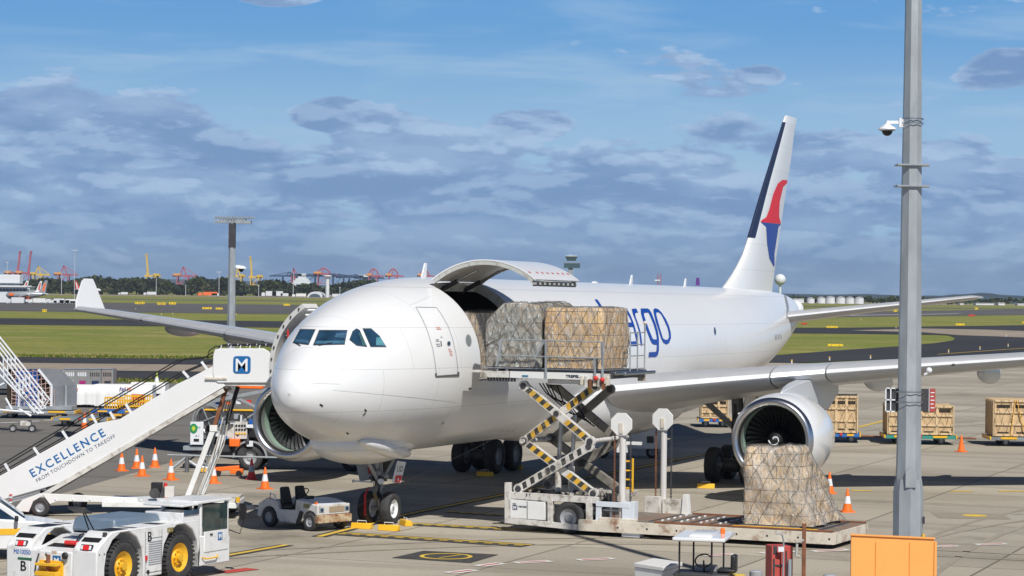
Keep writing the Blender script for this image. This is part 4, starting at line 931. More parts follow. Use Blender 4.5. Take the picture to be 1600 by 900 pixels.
rail([[(783, 530), (941, 534.5)], [(779, 555), (941, 560)]], 'guard_rail', pf, .02, [((784, 530), (776, 572)), ((853, 532), (853, 592)), ((940, 534), (942, 596)), ((929, 560), (930, 594)), ((850, 534), (836, 560)), ((942, 534), (941, 572))])
mb = MB(); xe = x1p+.02
for y_ in (1.5, 2.1, 2.7):
    mb.cyl((xe, y_, zt_), (xe, y_, zt_+1.25), .022, M_galv)
for z_ in (.1, .5, .85, 1.22): mb.cyl((xe, 1.5, zt_+z_), (xe, 2.7, zt_+z_), .018, M_galv)
mb.cyl((xe, 2.7, zt_+1.25), (xe, 2.7, zt_+1.5), .03, M_galv); mb.ball((xe, 2.7, zt_+1.52), .06, M_rusty, 8, 6); mb.build('guard_rail', pf)
MB().box((x0p-.30, DW/2, zt_-.05), (.8, DW-.6, .06), M_gse).build('bridge_plate', pf)
# yellow ladder
x_ = side(LM, 982, 740, 2.2)[0]; mb = MB()
zl = [side(LM, 982, y, 2.2)[1] for y in (721, 735.5, 749.5, 763)]
mb.cyl((x_+.14, 2.2, zl[3]-.1), (x_+.14, 2.2, zl[0]+.1), .035, M_yel)
mb.cyl((x_-.2, 2.2, zl[3]-.1), (x_-.2, 2.2, zl[0]+.1), .035, M_yel)
for z_ in zl: mb.cyl((x_-.2, 2.2, z_), (x_+.14, 2.2, z_), .03, M_yel)
mb.build('ladder', ld)
mb = MB(); mb.box((x_-.4, 2.6, 1.6), (.04, .04, 3), M_dark); mb.box((x_-.3, 2.4, 2.55), (.3, .2, .3), M_gse2); mb.box((x_+.1, 2.4, 2.7), (.5, .08, .1), M_gse2); mb.build('control_post', ld)
# rear deck
xa, xz = side(LM, 905, 825, -.05)[0], side(LM, 1304, 840, -.05)[0]; zd = .50
dk = MB(); dk.box(((xa+xz)/2+.2, WL/2, zd-.05), (xz-xa-.5, WL-.25, .10), mat('deck_plate', (.20, .17, .14), .6, var=.2, dirt=.9, dcol=(.30, .13, .06), ds=1.4, dth=.5, bump=.15))
for c in (-.05, WL-.05): dk.box(((xa+xz)/2, c, .31), (xz-xa, .16, .34), M_rusty); dk.box(((xa+xz)/2+1.2, c+.02, zd+.02), (xz-xa-2.5, .10, .05), M_rust)
dk.box((xz-.06, WL/2, .31), (.14, WL, .34), M_rusty); dk.box(((xa+xz)/2+2.2, .0, zd+.035), (2.6, .12, .04), M_yel)
for c in (.35, WL-.35): dk.box((xz-.9, c, .14), (1.2, .3, .16), M_dark)
for k in range(8):
    xx = side(LM, 1010, 830, 0)[0]+k*.62
    if xx < xz-.2: dk.box((xx, WL/2, zd+.006), (.10, WL-.5, .012), M_dark)
    for j in range(5):
        if xx < xz-.3: dk.cyl((xx+.3, .5+j*.5, zd+.02), (xx+.3, .62+j*.5, zd+.02), .03, M_refl, n=8)
for k in range(5): dk.cyl((xz-.55-.28*k, .15, zd+.0), (xz-.55-.28*k, WL-.2, zd+.0), .045, M_dark, n=10)
for k in range(9): dk.cyl((xa+1.3+k*.95, -.135, .30), (xa+1.3+k*.95, -.12, .30), .035, M_dark, n=10)
dk.build('rear_deck', ld, bev=.01)

# ============================================================ CARGO
def carton_mat(name, c1, c2, wrap=.5, tint=(.72, .70, .66), bw=.52, bh=.36):
    m = bpy.data.materials.new(name); m.use_nodes = True; n = m.node_tree.nodes; l = m.node_tree.links; p = n['Principled BSDF']
    tcn = n.new('ShaderNodeTexCoord'); sx = n.new('ShaderNodeSeparateXYZ'); l.new(tcn.outputs['Object'], sx.inputs[0])
    ad = n.new('ShaderNodeMath'); ad.operation = 'ADD'; l.new(sx.outputs[0], ad.inputs[0]); l.new(sx.outputs[1], ad.inputs[1])
    cv = n.new('ShaderNodeCombineXYZ'); l.new(ad.outputs[0], cv.inputs[0]); l.new(sx.outputs[2], cv.inputs[1])
    b = n.new('ShaderNodeTexBrick'); b.inputs['Scale'].default_value = 1; b.inputs['Brick Width'].default_value = bw; b.inputs['Row Height'].default_value = bh; b.inputs['Mortar Size'].default_value = .012
    b.inputs['Color1'].default_value = (*c1, 1); b.inputs['Color2'].default_value = (*c2, 1); b.inputs['Mortar'].default_value = (.10, .06, .03, 1); l.new(cv.outputs[0], b.inputs['Vector'])
    def nz(s, st, d=6, r=.65, dist=1.2):
        q = n.new('ShaderNodeMapping'); q.inputs['Scale'].default_value = st; q.inputs['Rotation'].default_value = (0, .5, .3); l.new(tcn.outputs['Object'], q.inputs[0])
        a = n.new('ShaderNodeTexNoise'); a.inputs['Scale'].default_value = s; a.inputs['Detail'].default_value = d; a.inputs['Roughness'].default_value = r; a.inputs['Distortion'].default_value = dist; l.new(q.outputs[0], a.inputs['Vector']); return a.outputs[0]
    def mr(x, a_, b_, lo=0., hi=1.):
        q = n.new('ShaderNodeMapRange'); l.new(x, q.inputs[0]); q.inputs[1].default_value = a_; q.inputs[2].default_value = b_; q.inputs[3].default_value = lo; q.inputs[4].default_value = hi; return q.outputs[0]
    def mx(f, a_, c_):
        q = n.new('ShaderNodeMix'); q.data_type = 'RGBA'; l.new(f, q.inputs[0]); l.new(a_, q.inputs[6]); q.inputs[7].default_value = (*c_, 1); return q.outputs[2]
    o = mx(mr(nz(1.6, (1, 1, 1)), .42, .62, 0, wrap), b.outputs[0], tint)  # pale wrap film and its whitish glare mixed into the carton colour
    o = mx(mr(nz(3.2, (1, 1, .6), 8), .60, .66, 0, .8), o, (.80, .79, .76))
    o = mx(mr(nz(2.6, (1, 1, 1), 4), .66, .70, 0, .75), o, (.08, .12, .22))
    l.new(o, p.inputs['Base Color']); p.inputs['Roughness'].default_value = .5; p.inputs['Coat Weight'].default_value = 1.; p.inputs['Coat Roughness'].default_value = .18
    k = n.new('ShaderNodeBump'); k.inputs['Strength'].default_value = 1.; k.inputs['Distance'].default_value = .10; l.new(nz(3.0, (1, 1, .45), 6, .6, 2.5), k.inputs['Height']); l.new(k.outputs[0], p.inputs['Coat Normal'])
    k2 = n.new('ShaderNodeBump'); k2.inputs['Strength'].default_value = .5; k2.inputs['Distance'].default_value = .05; l.new(nz(3.0, (1, 1, .45), 6, .6, 2.5), k2.inputs['Height']); l.new(k2.outputs[0], p.inputs['Normal'])
    return m
M_wrap = bpy.data.materials.new('plastic_wrap'); M_wrap.use_nodes = True
def _wrap():
    n = M_wrap.node_tree.nodes; l = M_wrap.node_tree.links; p = n['Principled BSDF']; p.inputs['Base Color'].default_value = (.70, .71, .70, 1); p.inputs['Roughness'].default_value = .16; p.inputs['Specular IOR Level'].default_value = .9
    t = n.new('ShaderNodeTexCoord'); mp = n.new('ShaderNodeMapping'); mp.inputs['Scale'].default_value = (1.6, 1.6, .7); mp.inputs['Rotation'].default_value = (.2, .6, .3); l.new(t.outputs['Object'], mp.inputs[0])
    a = n.new('ShaderNodeTexNoise'); a.inputs['Scale'].default_value = 3.2; a.inputs['Detail'].default_value = 7; a.inputs['Roughness'].default_value = .62; a.inputs['Distortion'].default_value = 2.2; l.new(mp.outputs[0], a.inputs['Vector'])
    r = n.new('ShaderNodeMapRange'); r.inputs[1].default_value = .42; r.inputs[2].default_value = .66; r.inputs[3].default_value = .06; r.inputs[4].default_value = .62; l.new(a.outputs[0], r.inputs[0]); l.new(r.outputs[0], p.inputs['Alpha'])
    v = n.new('ShaderNodeTexVoronoi'); v.feature = 'F1'; v.inputs['Scale'].default_value = 3.6; l.new(mp.outputs[0], v.inputs['Vector'])
    ad = n.new('ShaderNodeMath'); ad.operation = 'ADD'; l.new(a.outputs[0], ad.inputs[0]); l.new(v.outputs['Distance'], ad.inputs[1])
    k = n.new('ShaderNodeBump'); k.inputs['Strength'].default_value = 1; k.inputs['Distance'].default_value = .22; l.new(ad.outputs[0], k.inputs['Height']); l.new(k.outputs[0], p.inputs['Normal'])
_wrap()
M_rope = mat('net_rope', (.13, .115, .095), .8, var=.3); M_alu = mat('pallet_metal', (.45, .46, .47), .4, .8, var=.1)
def cargo(nm, label, W_, D_, Hh, mt, M=None, loc=None, rz=0., warp=None, sd=1, net=.42, amp=.05, parent=None, rope=.0058, group=None, wrapm=None):
    t = thing(nm, label, 'cargo', M=M) if M is not None else thing(nm, label, 'cargo', loc, rz)
    if group: t['group'] = group
    per = 2*(W_+D_)
    def Pt(u, v, off=0.):
        u = u % per; mnr = min(W_, D_)/2; k = max(0, v-Hh); q = max(0, 1-k/mnr); rr = .10
        if u < W_: x, y, nx_, ny_ = u-W_/2, -D_/2, 0, -1
        elif u < W_+D_: x, y, nx_, ny_ = W_/2, u-W_-D_/2, 1, 0
        elif u < 2*W_+D_: x, y, nx_, ny_ = W_/2-(u-W_-D_), D_/2, 0, 1
        else: x, y, nx_, ny_ = -W_/2, D_/2-(u-2*W_-D_), -1, 0
        z = min(v, Hh); c_ = max(abs(x)/(W_/2), 0)*0
        # rounded vertical edges
        ex, ey = W_/2-abs(x), D_/2-abs(y)
        if ex < rr and ey < rr:
            cx_, cy_ = math.copysign(W_/2-rr, x), math.copysign(D_/2-rr, y); d = V((x-cx_, y-cy_)); 
            if d.length > rr: d = d.normalized()*rr; x, y = cx_+d.x, cy_+d.y
        bul = noise.noise(V((x*1.3+sd*7, y*1.3, z*1.5)))*amp*2+noise.noise(V((x*4+sd*3, y*4, z*4)))*amp*.7
        e = 1+.03*math.sin(PI*min(1, z/Hh))
        zz = z
        if k > 0: x *= q; y *= q; zz = Hh+bul*.6+off; 
        else: x = x*e+nx_*(bul+off); y = y*e+ny_*(bul+off)
        if v > Hh-.12 and k == 0: f = (v-(Hh-.12))/.12; x *= 1-.02*f; y *= 1-.02*f
        p = V((x, y, zz+.06))
        return warp(p) if warp else p
    nu, nv = int(per/.13), int((Hh+min(W_, D_)/2)/.13); vs = []; fs = []
    for j in range(nv+1):
        for i in range(nu): vs.append(Pt(per*i/nu, (Hh+min(W_, D_)/2*.999)*j/nv))
    for j in range(nv):
        for i in range(nu): fs.append((j*nu+i, j*nu+(i+1) % nu, (j+1)*nu+(i+1) % nu, (j+1)*nu+i))
    MB().add(vs, fs, mt).build('wrapped_cartons', t, 50)
    MB().box((0, 0, .02), (W_+.14, D_+.14, .04), M_alu).build('pallet_base', t)
    nu, nv = int(per/.09), int((Hh+min(W_, D_)/2)/.09); vs = []; fs = []
    for j in range(nv+1):
        for i in range(nu):
            q = Pt(per*i/nu, (Hh+min(W_, D_)/2*.97)*j/nv, .0); o_ = .012+.035*abs(noise.noise(q*3.1+V((sd, 0, 0))))+.02*abs(noise.noise(q*7)); vs.append(Pt(per*i/nu, (Hh+min(W_, D_)/2*.97)*j/nv, o_))
    for j in range(nv):
        for i in range(nu): fs.append((j*nu+i, j*nu+(i+1) % nu, (j+1)*nu+(i+1) % nu, (j+1)*nu+i))
    MB().add(vs, fs, wrapm or M_wrap).build('plastic_wrap', t, 70)
    mb = MB(); T_ = Hh+min(W_, D_)/2*.6; n = int(per/net)
    for s_ in (1, -1):
        for i in range(n):
            pts = []; m_ = int(T_/.11); u0 = per*i/n
            for j in range(m_+1):
                v = T_*j/m_; jit = .10*noise.noise(V((i*3.1, v*1.6, s_*5+sd)))+.06*noise.noise(V((i*.7, v*4, sd))); pts.append(Pt(u0+s_*v*.55+jit, v, .05))
            for a in range(len(pts)-1):
                if (pts[a]-pts[a+1]).length > .5: break
            mb.tube(pts, rope, M_rope, 4)
    mb.build('cargo_net', t, 60)
    return t
M_ct1 = carton_mat('cartons_pale', (.42, .30, .18), (.50, .38, .25), .7, (.46, .47, .43)); M_ct2 = carton_mat('cartons_tan', (.72, .42, .15), (.80, .52, .22), .3); M_ct3 = carton_mat('cartons_mixed', (.68, .47, .26), (.76, .55, .32), .45)
def on_ld(px0, px1, yb, D_, y_off=.35, z=0):
    a, b = side(LM, px0, yb, y_off)[0], side(LM, px1, yb, y_off)[0]; return (a+b)/2, b-a
xc, W_ = on_ld(851, 940, 583, 2.2, .25)
cargo('cargo_pallet', 'netted block of tan cartons, right of the two loads on the raised loader platform', W_, 2.1, 1.84, M_ct2, LM @ Mx.Translation((xc, 0.25+1.05, zt_+.06)), sd=2, amp=.025)
M_wrap_heavy = M_wrap.copy(); M_wrap_heavy.name = 'heavy_wrap'
for q_ in M_wrap_heavy.node_tree.nodes:
    if q_.type == 'MAP_RANGE': q_.inputs[3].default_value = .30; q_.inputs[4].default_value = .88
    if q_.type == 'BSDF_PRINCIPLED': q_.inputs['Base Color'].default_value = (.60, .63, .62, 1)
xc, W_ = on_ld(756, 841, 583, 2.2, .25)
cargo('cargo_pallet', 'netted load in grey plastic wrap nearest the cargo door on the raised loader platform', W_-.02, 2.4, 1.95, M_ct1, LM @ Mx.Translation((xc, .25+1.3, zt_+.06)), sd=5, amp=.05, wrapm=M_wrap_heavy, warp=lambda p: V((p.x-(.0 if p.z < 1.1 else 0), p.y, p.z*(1-.30*max(0, (-p.x-.35)/.6)) if p.z > .9 else p.z)))
def wp(p):
    f = max(0, min(1, (p.y+.55)/2.0)); z = p.z*(1-.58*f**1.15) if p.z > .1 else p.z; k = max(0, 1-p.z/1.9); return V((p.x+.42*k*max(0, p.x/.8)*(1 if p.x > 0 else 0), p.y, z))
xc, W_ = on_ld(1162, 1246, 822, 2.3, .2)
cargo('cargo_pallet', 'leaning netted load of wrapped cartons on the low rear deck before the engine', W_, 2.9, 2.30, M_ct3, LM @ Mx.Translation((xc, .2+1.45, zd+.03)), sd=9, warp=wp, amp=.07)
hM = AM @ Mx.Translation((.95, 9.75, 4.55))
cargo('cargo_pallet', 'netted pallet load standing in shade inside the aircraft behind the open door', 2.4, 3.0, 2.1, M_ct3, hM, sd=14)

# ============================================================ PASSENGER STAIRS
SM = fr(G(62, 808), (1, 0)); YS = .35
st = thing('boarding_stairs', 'white mobile passenger stairs with blue side lettering, raised to the nose of the aircraft', 'boarding stairs', M=SM)
def SP(pts, c0, c1, mt, nm, par=None, M=SM, bev=.01): return prism_part(pts, c0, c1, mt, nm, par if par is not None else st, M=M, bev=bev)
para = [(-40, 766), (40, 721), (147, 662), (187, 655), (277, 600), (300, 589), (335, 571), (352, 603), (117, 742), (90, 756), (67, 763), (-40, 793)]
M_pan = mat('panel_white', (.74, .745, .75), .35, var=.03, vs=.6, dirt=.15, dcol=(.55, .53, .5), ds=1.2, dth=.56)
p_near = SP(para, YS, YS+.06, M_pan, 'side_panel'); SP(para, YS+1.9, YS+1.96, M_pan, 'side_panel')
# steps seen from below, and the stringer
(ax, az), (bx, bz) = side(SM, 62, 774, YS), side(SM, 350, 607, YS); n = 30; mb = MB()
for k in range(n):
    t = (k+.5)/n; x = ax+(bx-ax)*t; z = az+(bz-az)*t; mb.box((x, YS+.98, z+.12), ((bx-ax)/n*1.12, 1.84, .035), M_grey); mb.box((x-(bx-ax)/n/2, YS+.98, z+.02), (.02, 1.84, (bz-az)/n), M_dark)
mb.build('steps', st)
mb = MB()
for c in (YS-.02, YS+1.98): mb.bar((ax, c, az-.05), (bx, c, bz-.05), .07, .14, M_gse, (0, 0, 1))
for k in range(10):
    t = (k+.3)/10; x = ax+(bx-ax)*t; z = az+(bz-az)*t; mb.box((x, YS+.98, z-.06), (.06, 1.9, .06), M_dark)
mb.slab([(side(SM, -40, 800, YS)[0], YS, side(SM, -40, 800, YS)[1]), (ax, YS, az), (ax, YS+1.96, az), (side(SM, -40, 800, YS)[0], YS+1.96, side(SM, -40, 800, YS)[1])], (0, 0, 1), .06, M_grey)
mb.build('stringer', st)
# platform with its box and the round cornered panel
box_ = [(336, 546), (342, 544.5), (412, 544.5), (420, 549), (427, 562), (431, 580), (430, 598), (341, 598), (335, 594), (332.5, 582), (333, 556)]
pb = SP(box_, YS-.04, YS+.04, M_pan, 'platform_panel', bev=.015); SP(box_, YS+1.92, YS+1.99, M_pan, 'platform_panel')
x0_, z0_ = side(SM, 333, 597, YS); x1_, z1_ = side(SM, 428, 597, YS)
mb = MB(); mb.box(((x0_+x1_)/2, YS+.98, z0_-.05), (x1_-x0_+.1, 1.9, .12), M_gse); mb.box((x0_+.1, YS-.05, z0_+.12), (.7, .06, .06), M_rusty); mb.build('platform', st)
def rrect(cx, cy, w_, h_, r, n=5):
    o = []
    for (sx_, sy_, a0) in ((1, 1, 0), (-1, 1, 90), (-1, -1, 180), (1, -1, 270)):
        for i in range(n+1): a = rd(a0+90*i/n); o.append((cx+sx_*(w_/2-r)+r*math.cos(a), cy+sy_*(h_/2-r)+r*math.sin(a)))
    return o
M_sign = mat('sign_blue', (.012, .13, .36), .35, var=.03)
ex_, ez_ = side(SM, 378, 570, YS-.05); mb = MB(); mb.prism(rrect(ex_, ez_, .56, .56, .1), YS-.055, YS-.04, M_sign, 'y'); em = mb.build('emblem', pb)
text('M', .58, M_refl, Mx.Translation((ex_-.235, YS-.058, ez_-.205)) @ Mx.Rotation(PI/2, 4, 'X'), em, 'lettering', .003, .006)
# lettering along the slope
(qx, qz), (rx, rz) = side(SM, 52, 747, YS), side(SM, 182, 672, YS); ang = math.atan2(rz-qz, rx-qx)
def slope_text(s, px, py, size, mt, sp=1., b=0., sx=1.): 
    x, z = side(SM, px, py, YS); return text(s, size, mt, Mx.Translation((x, YS-.004, z)) @ Mx.Rotation(PI/2, 4, 'X') @ Mx.Rotation(ang, 4, 'Z'), p_near, 'lettering', .003, b, sx, 0, 'LEFT', sp)
slope_text('EXCELLENCE', 50.5, 746.5, .375, M_sign, 1.32, .006, 1.0)
slope_text('FROM TOUCHDOWN TO TAKEOFF', 58, 754, .165, mat('ink_blue', (.10, .12, .17), .5), 1.14, .0, 1.0)
# handrails
mb = MB(); posts = [((2, 730), (0, 710)), ((50, 0), (0, 0))]
for (a, b) in (((16, 738), (8, 724)), ((62, 712), (53, 699)), ((107, 687), (97.5, 673)), ((151, 661), (143, 647)), ((179, 655), (172, 643)), ((205, 645), (197, 631)), ((324, 577), (315, 565)), ((295, 590), (286, 580))):
    p, q = side(SM, *a, YS+.05), side(SM, *b, YS+.05); mb.bar((p[0], YS+.03, p[1]), (q[0], YS+.03, q[1]), .05, .08, M_refl, (1, 0, 0))
mb.build('rail_post', st)
for c, off in ((YS+.03, 0), (YS+1.9, 0)):
    mb = MB(); 
    for pl in ([(-40, 750), (0, 727), (132, 648), (277, 563), (318, 560), (333, 550)], [(-40, 762), (0, 739), (150, 655), (200, 632), (280, 584), (322, 566)]):
        mb.tube([(x, c, z) for x, z in [side(SM, a, b, YS+.03) for a, b in pl]], .02, M_black, 6)
    mb.build('handrail', st)
mb = MB()
for c in (YS, YS+1.95):
    pts = [side(SM, a, b, YS) for a, b in ((323, 560), (327, 548), (337, 541), (385, 540), (420, 541))]; mb.tube([(x, c, z) for x, z in pts], .02, M_black, 6)
    for a in (345, 360, 375, 390, 405): x, z = side(SM, a, 544, YS); mb.cyl((x, c, z), (x+.03, c, z+.1), .02, M_refl)
mb.build('platform_rail', st)
# bumper towards the aircraft
SP([(420, 549), (431, 546), (433, 600), (430, 598), (431, 580), (427, 562)], YS+.1, YS+1.8, mat('canopy_grey', (.20, .21, .24), .6), 'bumper')
# chassis
cz = MB()
for c in (.0, 2.2):
    cz.prism(sp_(SM, [(20, 798), (45, 800), (52, 783), (68, 774), (78, 788), (90, 783), (215, 786), (215, 778), (90, 772), (62, 771), (35, 781)], c), c, c+.12, M_gse2, 'y')
z_d = side(SM, 280, 790, 0)[1]; xd0, xd1 = side(SM, 160, 790, 0)[0], side(SM, 370, 790, 0)[0]
cz.box(((xd0+xd1)/2, 1.15, z_d+.02), (xd1-xd0, 2.5, .16), M_gse2); cz.box((xd1+.1, 1.1, z_d-.12), (.9, .25, .14), M_gse); cz.box((xd1-.7, 1.1, z_d+.16), (1.3, 2.2, .12), M_gse)
for k in range(9): cz.box((xd0-1.5+k*.55, .0, z_d+.16), (.05, .05, .06), M_refl)
cz.cyl((0.0, .2, .33), (0.0, 2.2, .33), .07, M_dark)
chs = cz.build('chassis', st, bev=.01)
for x_, y_ in ((0, .12), (.85, 2.1), (xd1-.55, .2), (xd1-.45, 2.2)): MB().wheel((x_, y_, .31), (0, 1, 0), .31, .22, M_tyre, M_galv, .5).build('wheel', st, 40)
mb = MB(); x_, z_ = side(SM, 250, 768, .6); mb.box((x_-.1, .6, z_+.18), (.34, .34, .22), M_black); mb.cyl((x_-.15, .4, z_-.05), (x_-.15, .6, z_-.05), .17, M_dark); mb.box((x_-.05, .7, z_-.03), (.4, .3, .35), M_dark); mb.cyl((x_+.18, .6, z_+.1), (x_+.18, .6, z_+.28), .06, M_red); mb.box((x_+.32, .6, z_), (.3, .3, .35), M_gse); mb.build('engine', st, bev=.01)
mb = MB(); x_, z_ = side(SM, 265, 784, 0); mb.cyl((x_-.1, -.05, z_-.02), (x_-.1, -.05, z_+.14), .08, M_orange); mb.cyl((x_+1.95+.25, -.1, z_+.02), (x_+2.2, -.1, z_+.18), .07, M_yel); mb.build('beacon', st)
# lifting rams
def ram(a, b, c_, d_, y_, mt):
    p, q, r_ = side(SM, *a, y_), side(SM, *b, y_), side(SM, *c_, y_); mb = MB(); mb.bar((p[0], y_, p[1]), (q[0], y_, q[1]), .20, .17, M_gse2, (1, 0, 0)); mb.bar((q[0], y_, q[1]), (r_[0], y_, r_[1]), .13, .13, mt, (1, 0, 0)); mb.box((q[0], y_, q[1]), (.24, .24, .2), M_gse2); return mb.build('lifting_arm', st, bev=.008)
ram((290, 785), (334, 669), (353, 608), 0, .75, M_rust); ram((312, 785), (352, 668), (372, 604), 0, 1.9, M_black)
mb = MB()
for k in range(4):
    a, b, c_ = side(SM, 302+k*3, 783, 1.2), side(SM, 332+k*3, 695, 1.2), side(SM, 352+k*3, 625, 1.2); mb.tube([(a[0], 1.2+.1*k, a[1]), (b[0]+.05*k, 1.2+.1*k, b[1]), (c_[0], 1.2+.1*k, c_[1])], .022, M_gse if k % 2 else M_galv, 5)
mb.build('hose', st)
mb = MB(); x_, z_ = side(SM, 18, 775, YS-.1)
for k in range(5): mb.box((x_-.02, YS-.1, z_+.12-.08*k), (.09, .03, .04), M_red if k % 2 else M_refl)
mb.build('warning_board', st)

# ============================================================ PUSHBACK TUG
PM = fr((-9.83, 58.5), (.454, .891)); W_T = 2.7; tug = thing('pushback_tug', 'large white aircraft tug with yellow wheel rims and the number B', 'pushback tug', M=PM)
M_tugw = mat('tug_white', (.75, .755, .755), .36, var=.05, dirt=.7, dcol=(.38, .33, .27), ds=2.6, dth=.55, coat=.3)
def TP(*pts, c=0.): return sp_(PM, pts, c)
wr_, wf_ = (side(PM, 195, 884, 0)[0], .67), (side(PM, 283, 868, 0)[0], .67)
topz = side(PM, 200, 827, 0)[1]
prof_ = [(0.0, .28), (0.0, 1.05), (.12, 1.20), (.55, 1.46)] + [(wf_[0]+.75, 1.50), (wf_[0]+.80, 1.0)]
def arch(cx, r, n=7): return [(cx+r*math.cos(PI-PI*i/n), .67+r*math.sin(PI-PI*i/n)) for i in range(n+1)]
xe_ = wf_[0]+1.05; Ltug = xe_+1.15
low = [(0, .28), (wr_[0]-.80, .28), (wr_[0]-.80, .67)]+arch(wr_[0], .80)[1:-1]+[(wr_[0]+.80, .67), (wr_[0]+.80, .28), (wf_[0]-.80, .28), (wf_[0]-.80, .67)]+arch(wf_[0], .80)[1:-1]+[(wf_[0]+.80, .67), (wf_[0]+.80, .30)]
top_ = [(wf_[0]+.80, 1.52), (.60, 1.50), (.14, 1.22), (0, 1.08)]
body = MB()
for c0, c1 in ((0, .72), (W_T-.72, W_T)): body.prism(low+top_, c0, c1, M_tugw, 'y')
body.prism([(.0, .28), (Ltug-.1, .30), (Ltug-.1, 1.0), (wf_[0]+.8, 1.30), (1.2, 1.30), (.55, 1.12), (0, 1.02)], .72, W_T-.72, M_tugw, 'y')
body.prism([(wf_[0]+.8, .32), (Ltug, .32), (Ltug, 1.0), (wf_[0]+.8, 1.1)], .0, W_T, M_tugw, 'y')
tb = body.build('body', tug, bev=.03)
for (wx_, _z) in (wr_, wf_):
    for c in (.22, W_T-.22):
        w_ = MB(); w_.wheel((wx_, c, .63), (0, 1, 0), .63, .44, M_tyre, M_yel, .58)
        for k in range(36):
            a = 2*PI*k/36; w_.box((wx_+.622*math.cos(a), c, .63+.622*math.sin(a)), (.05, .40, .05), M_tyre, Mx.Rotation(-a, 3, 'Y'))
        o = w_.build('wheel', tug, 40); mb = MB()
        sgn = -1 if c < 1 else 1
        for k in range(10): a = 2*PI*k/10; mb.cyl((wx_+.17*math.cos(a), c+sgn*.13, .63+.17*math.sin(a)), (wx_+.17*math.cos(a), c+sgn*.17, .63+.17*math.sin(a)), .022, M_yel, n=6)
        mb.cyl((wx_, c+sgn*.10, .63), (wx_, c+sgn*.22, .63), .10, M_yel); mb.build('wheel_hub', o)
# anti-slip strips, hatch lines, hood
mb = MB()
for c in (.08, W_T-.66):
    mb.slab([(.22, c+.03, 1.275), (.22, c+.55, 1.275), (.36, c+.55, 1.362), (.36, c+.03, 1.362)], (0, 0, 1), .008, M_black)
    mb.box((1.05, c+.29, 1.508), (.75, .5, .01), M_black); mb.box((1.72, c+.29, 1.508), (.14, .5, .01), M_black); mb.box((3.1, c+.29, 1.508), (.9, .5, .01), M_black)
for x_ in (1.3, 1.8, 2.3): mb.box((x_, W_T/2, 1.306), (.05, .95, .008), M_black)
mb.box((.5, W_T/2, 1.115), (.3, .8, .012), M_black, Mx.Rotation(rd(-10), 3, 'Y')); mb.build('anti_slip_strip', tb)
MB().box((2.65, 1.35, 1.52), (2.0, 1.35, .34), mat('hood_blue_grey', (.13, .18, .24), .4, var=.05, dirt=.3, dcol=(.25, .28, .3), ds=3), tx=.94, ty=.9).build('hood', tug, bev=.06)
# rear face: lamps, hitch, lettering
for c in (.33, W_T-.42):
    mb = MB(); mb.box((.05, c, 1.155), (.04, .34, .15), M_black, Mx.Rotation(rd(20), 3, 'Y')); mb.box((.02, c, 1.16), (.03, .17, .12), mat('lamp_red', (.7, .03, .03), .25), Mx.Rotation(rd(20), 3, 'Y')); mb.box((.022, c-.12, 1.16), (.03, .05, .10), M_refl, Mx.Rotation(rd(20), 3, 'Y')); mb.box((.022, c+.12, 1.16), (.03, .05, .10), M_refl, Mx.Rotation(rd(20), 3, 'Y')); mb.build('tail_light', tug)
mb = MB(); mb.box((-.12, 1.32, .50), (.30, .62, .10), M_yel); mb.box((-.12, 1.32, .72), (.30, .62, .06), M_yel); mb.box((-.02, 1.32, .6), (.06, .7, .4), M_yel); mb.cyl((-.15, 1.32, .4), (-.15, 1.32, .95), .05, M_rust); mb.tube([(-.15, 1.32, .9), (-.2, 1.36, 1.0), (-.15, 1.4, .92)], .02, M_steel); mb.build('tow_hitch', tug, bev=.01)
mb = MB(); mb.ball((-.08, .88, .94), (.06, .09, .09), M_black, 12, 8); mb.cyl((0, .88, 1.0), (-.08, .88, .96), .02, M_steel); mb.build('reversing_lamp', tug)
def rear_text(s, y, z, size, mt, b=0., sx=1.): return text(s, size, mt, Mx((( 0, 0, -1, -.006), (-1, 0, 0, y), (0, 1, 0, z), (0, 0, 0, 1))), tb, 'lettering', .003, b, sx)
rear_text('M010050', W_T-.22, .90, .16, M_blue, .0, .85); rear_text('B', W_T-.42, .50, .34, M_black, .004); rear_text('030', W_T-1.35-.02, .97, .10, mat('amber_ink', (.45, .25, .08), .5)); MB().box((-.003, W_T-.56, .79), (.006, .42, .06), mat('dark_green', (.02, .12, .06), .5)).build('label_strip', tb)
MB().box((-.004, W_T-1.52, .80), (.006, .24, .24), M_sign).build('emblem', tb); text('M', .20, M_refl, Mx(((0, 0, -1, -.010), (-1, 0, 0, W_T-1.435), (0, 1, 0, .73), (0, 0, 0, 1))), tb, 'lettering', .003, .004)
def side_text(s, x, z, size, mt, par, b=0., y=-.004): return text(s, size, mt, Mx.Translation((x, y, z)) @ Mx.Rotation(PI/2, 4, 'X'), par, 'lettering', .003, b)
side_text('B', wr_[0]+.92, 1.15, .34, M_black, tb, .004); side_text('030', wf_[0]-.62, 1.30, .17, mat('olive_ink', (.25, .20, .05), .5), tb, .008)
mb = MB()
for k in range(11): mb.box((wr_[0]+1.25, -.005, .58+k*.055), (.55, .02, .018), M_grey)
mb.build('side_grille', tb)
mb = MB()
for x_ in (wr_[0]+.84, wf_[0]-.84): mb.box((x_, -.003, .85), (.010, .006, 1.1), M_dark)
for x_ in (.10, .30, .50): mb.cyl((x_, -.012, 1.0), (x_, 0, 1.0), .018, M_dark, n=6)
for k in range(9): mb.cyl((wr_[0]+.88, -.01, .40+.1*k), (wr_[0]+.88, 0, .40+.1*k), .010, M_grey, n=6)
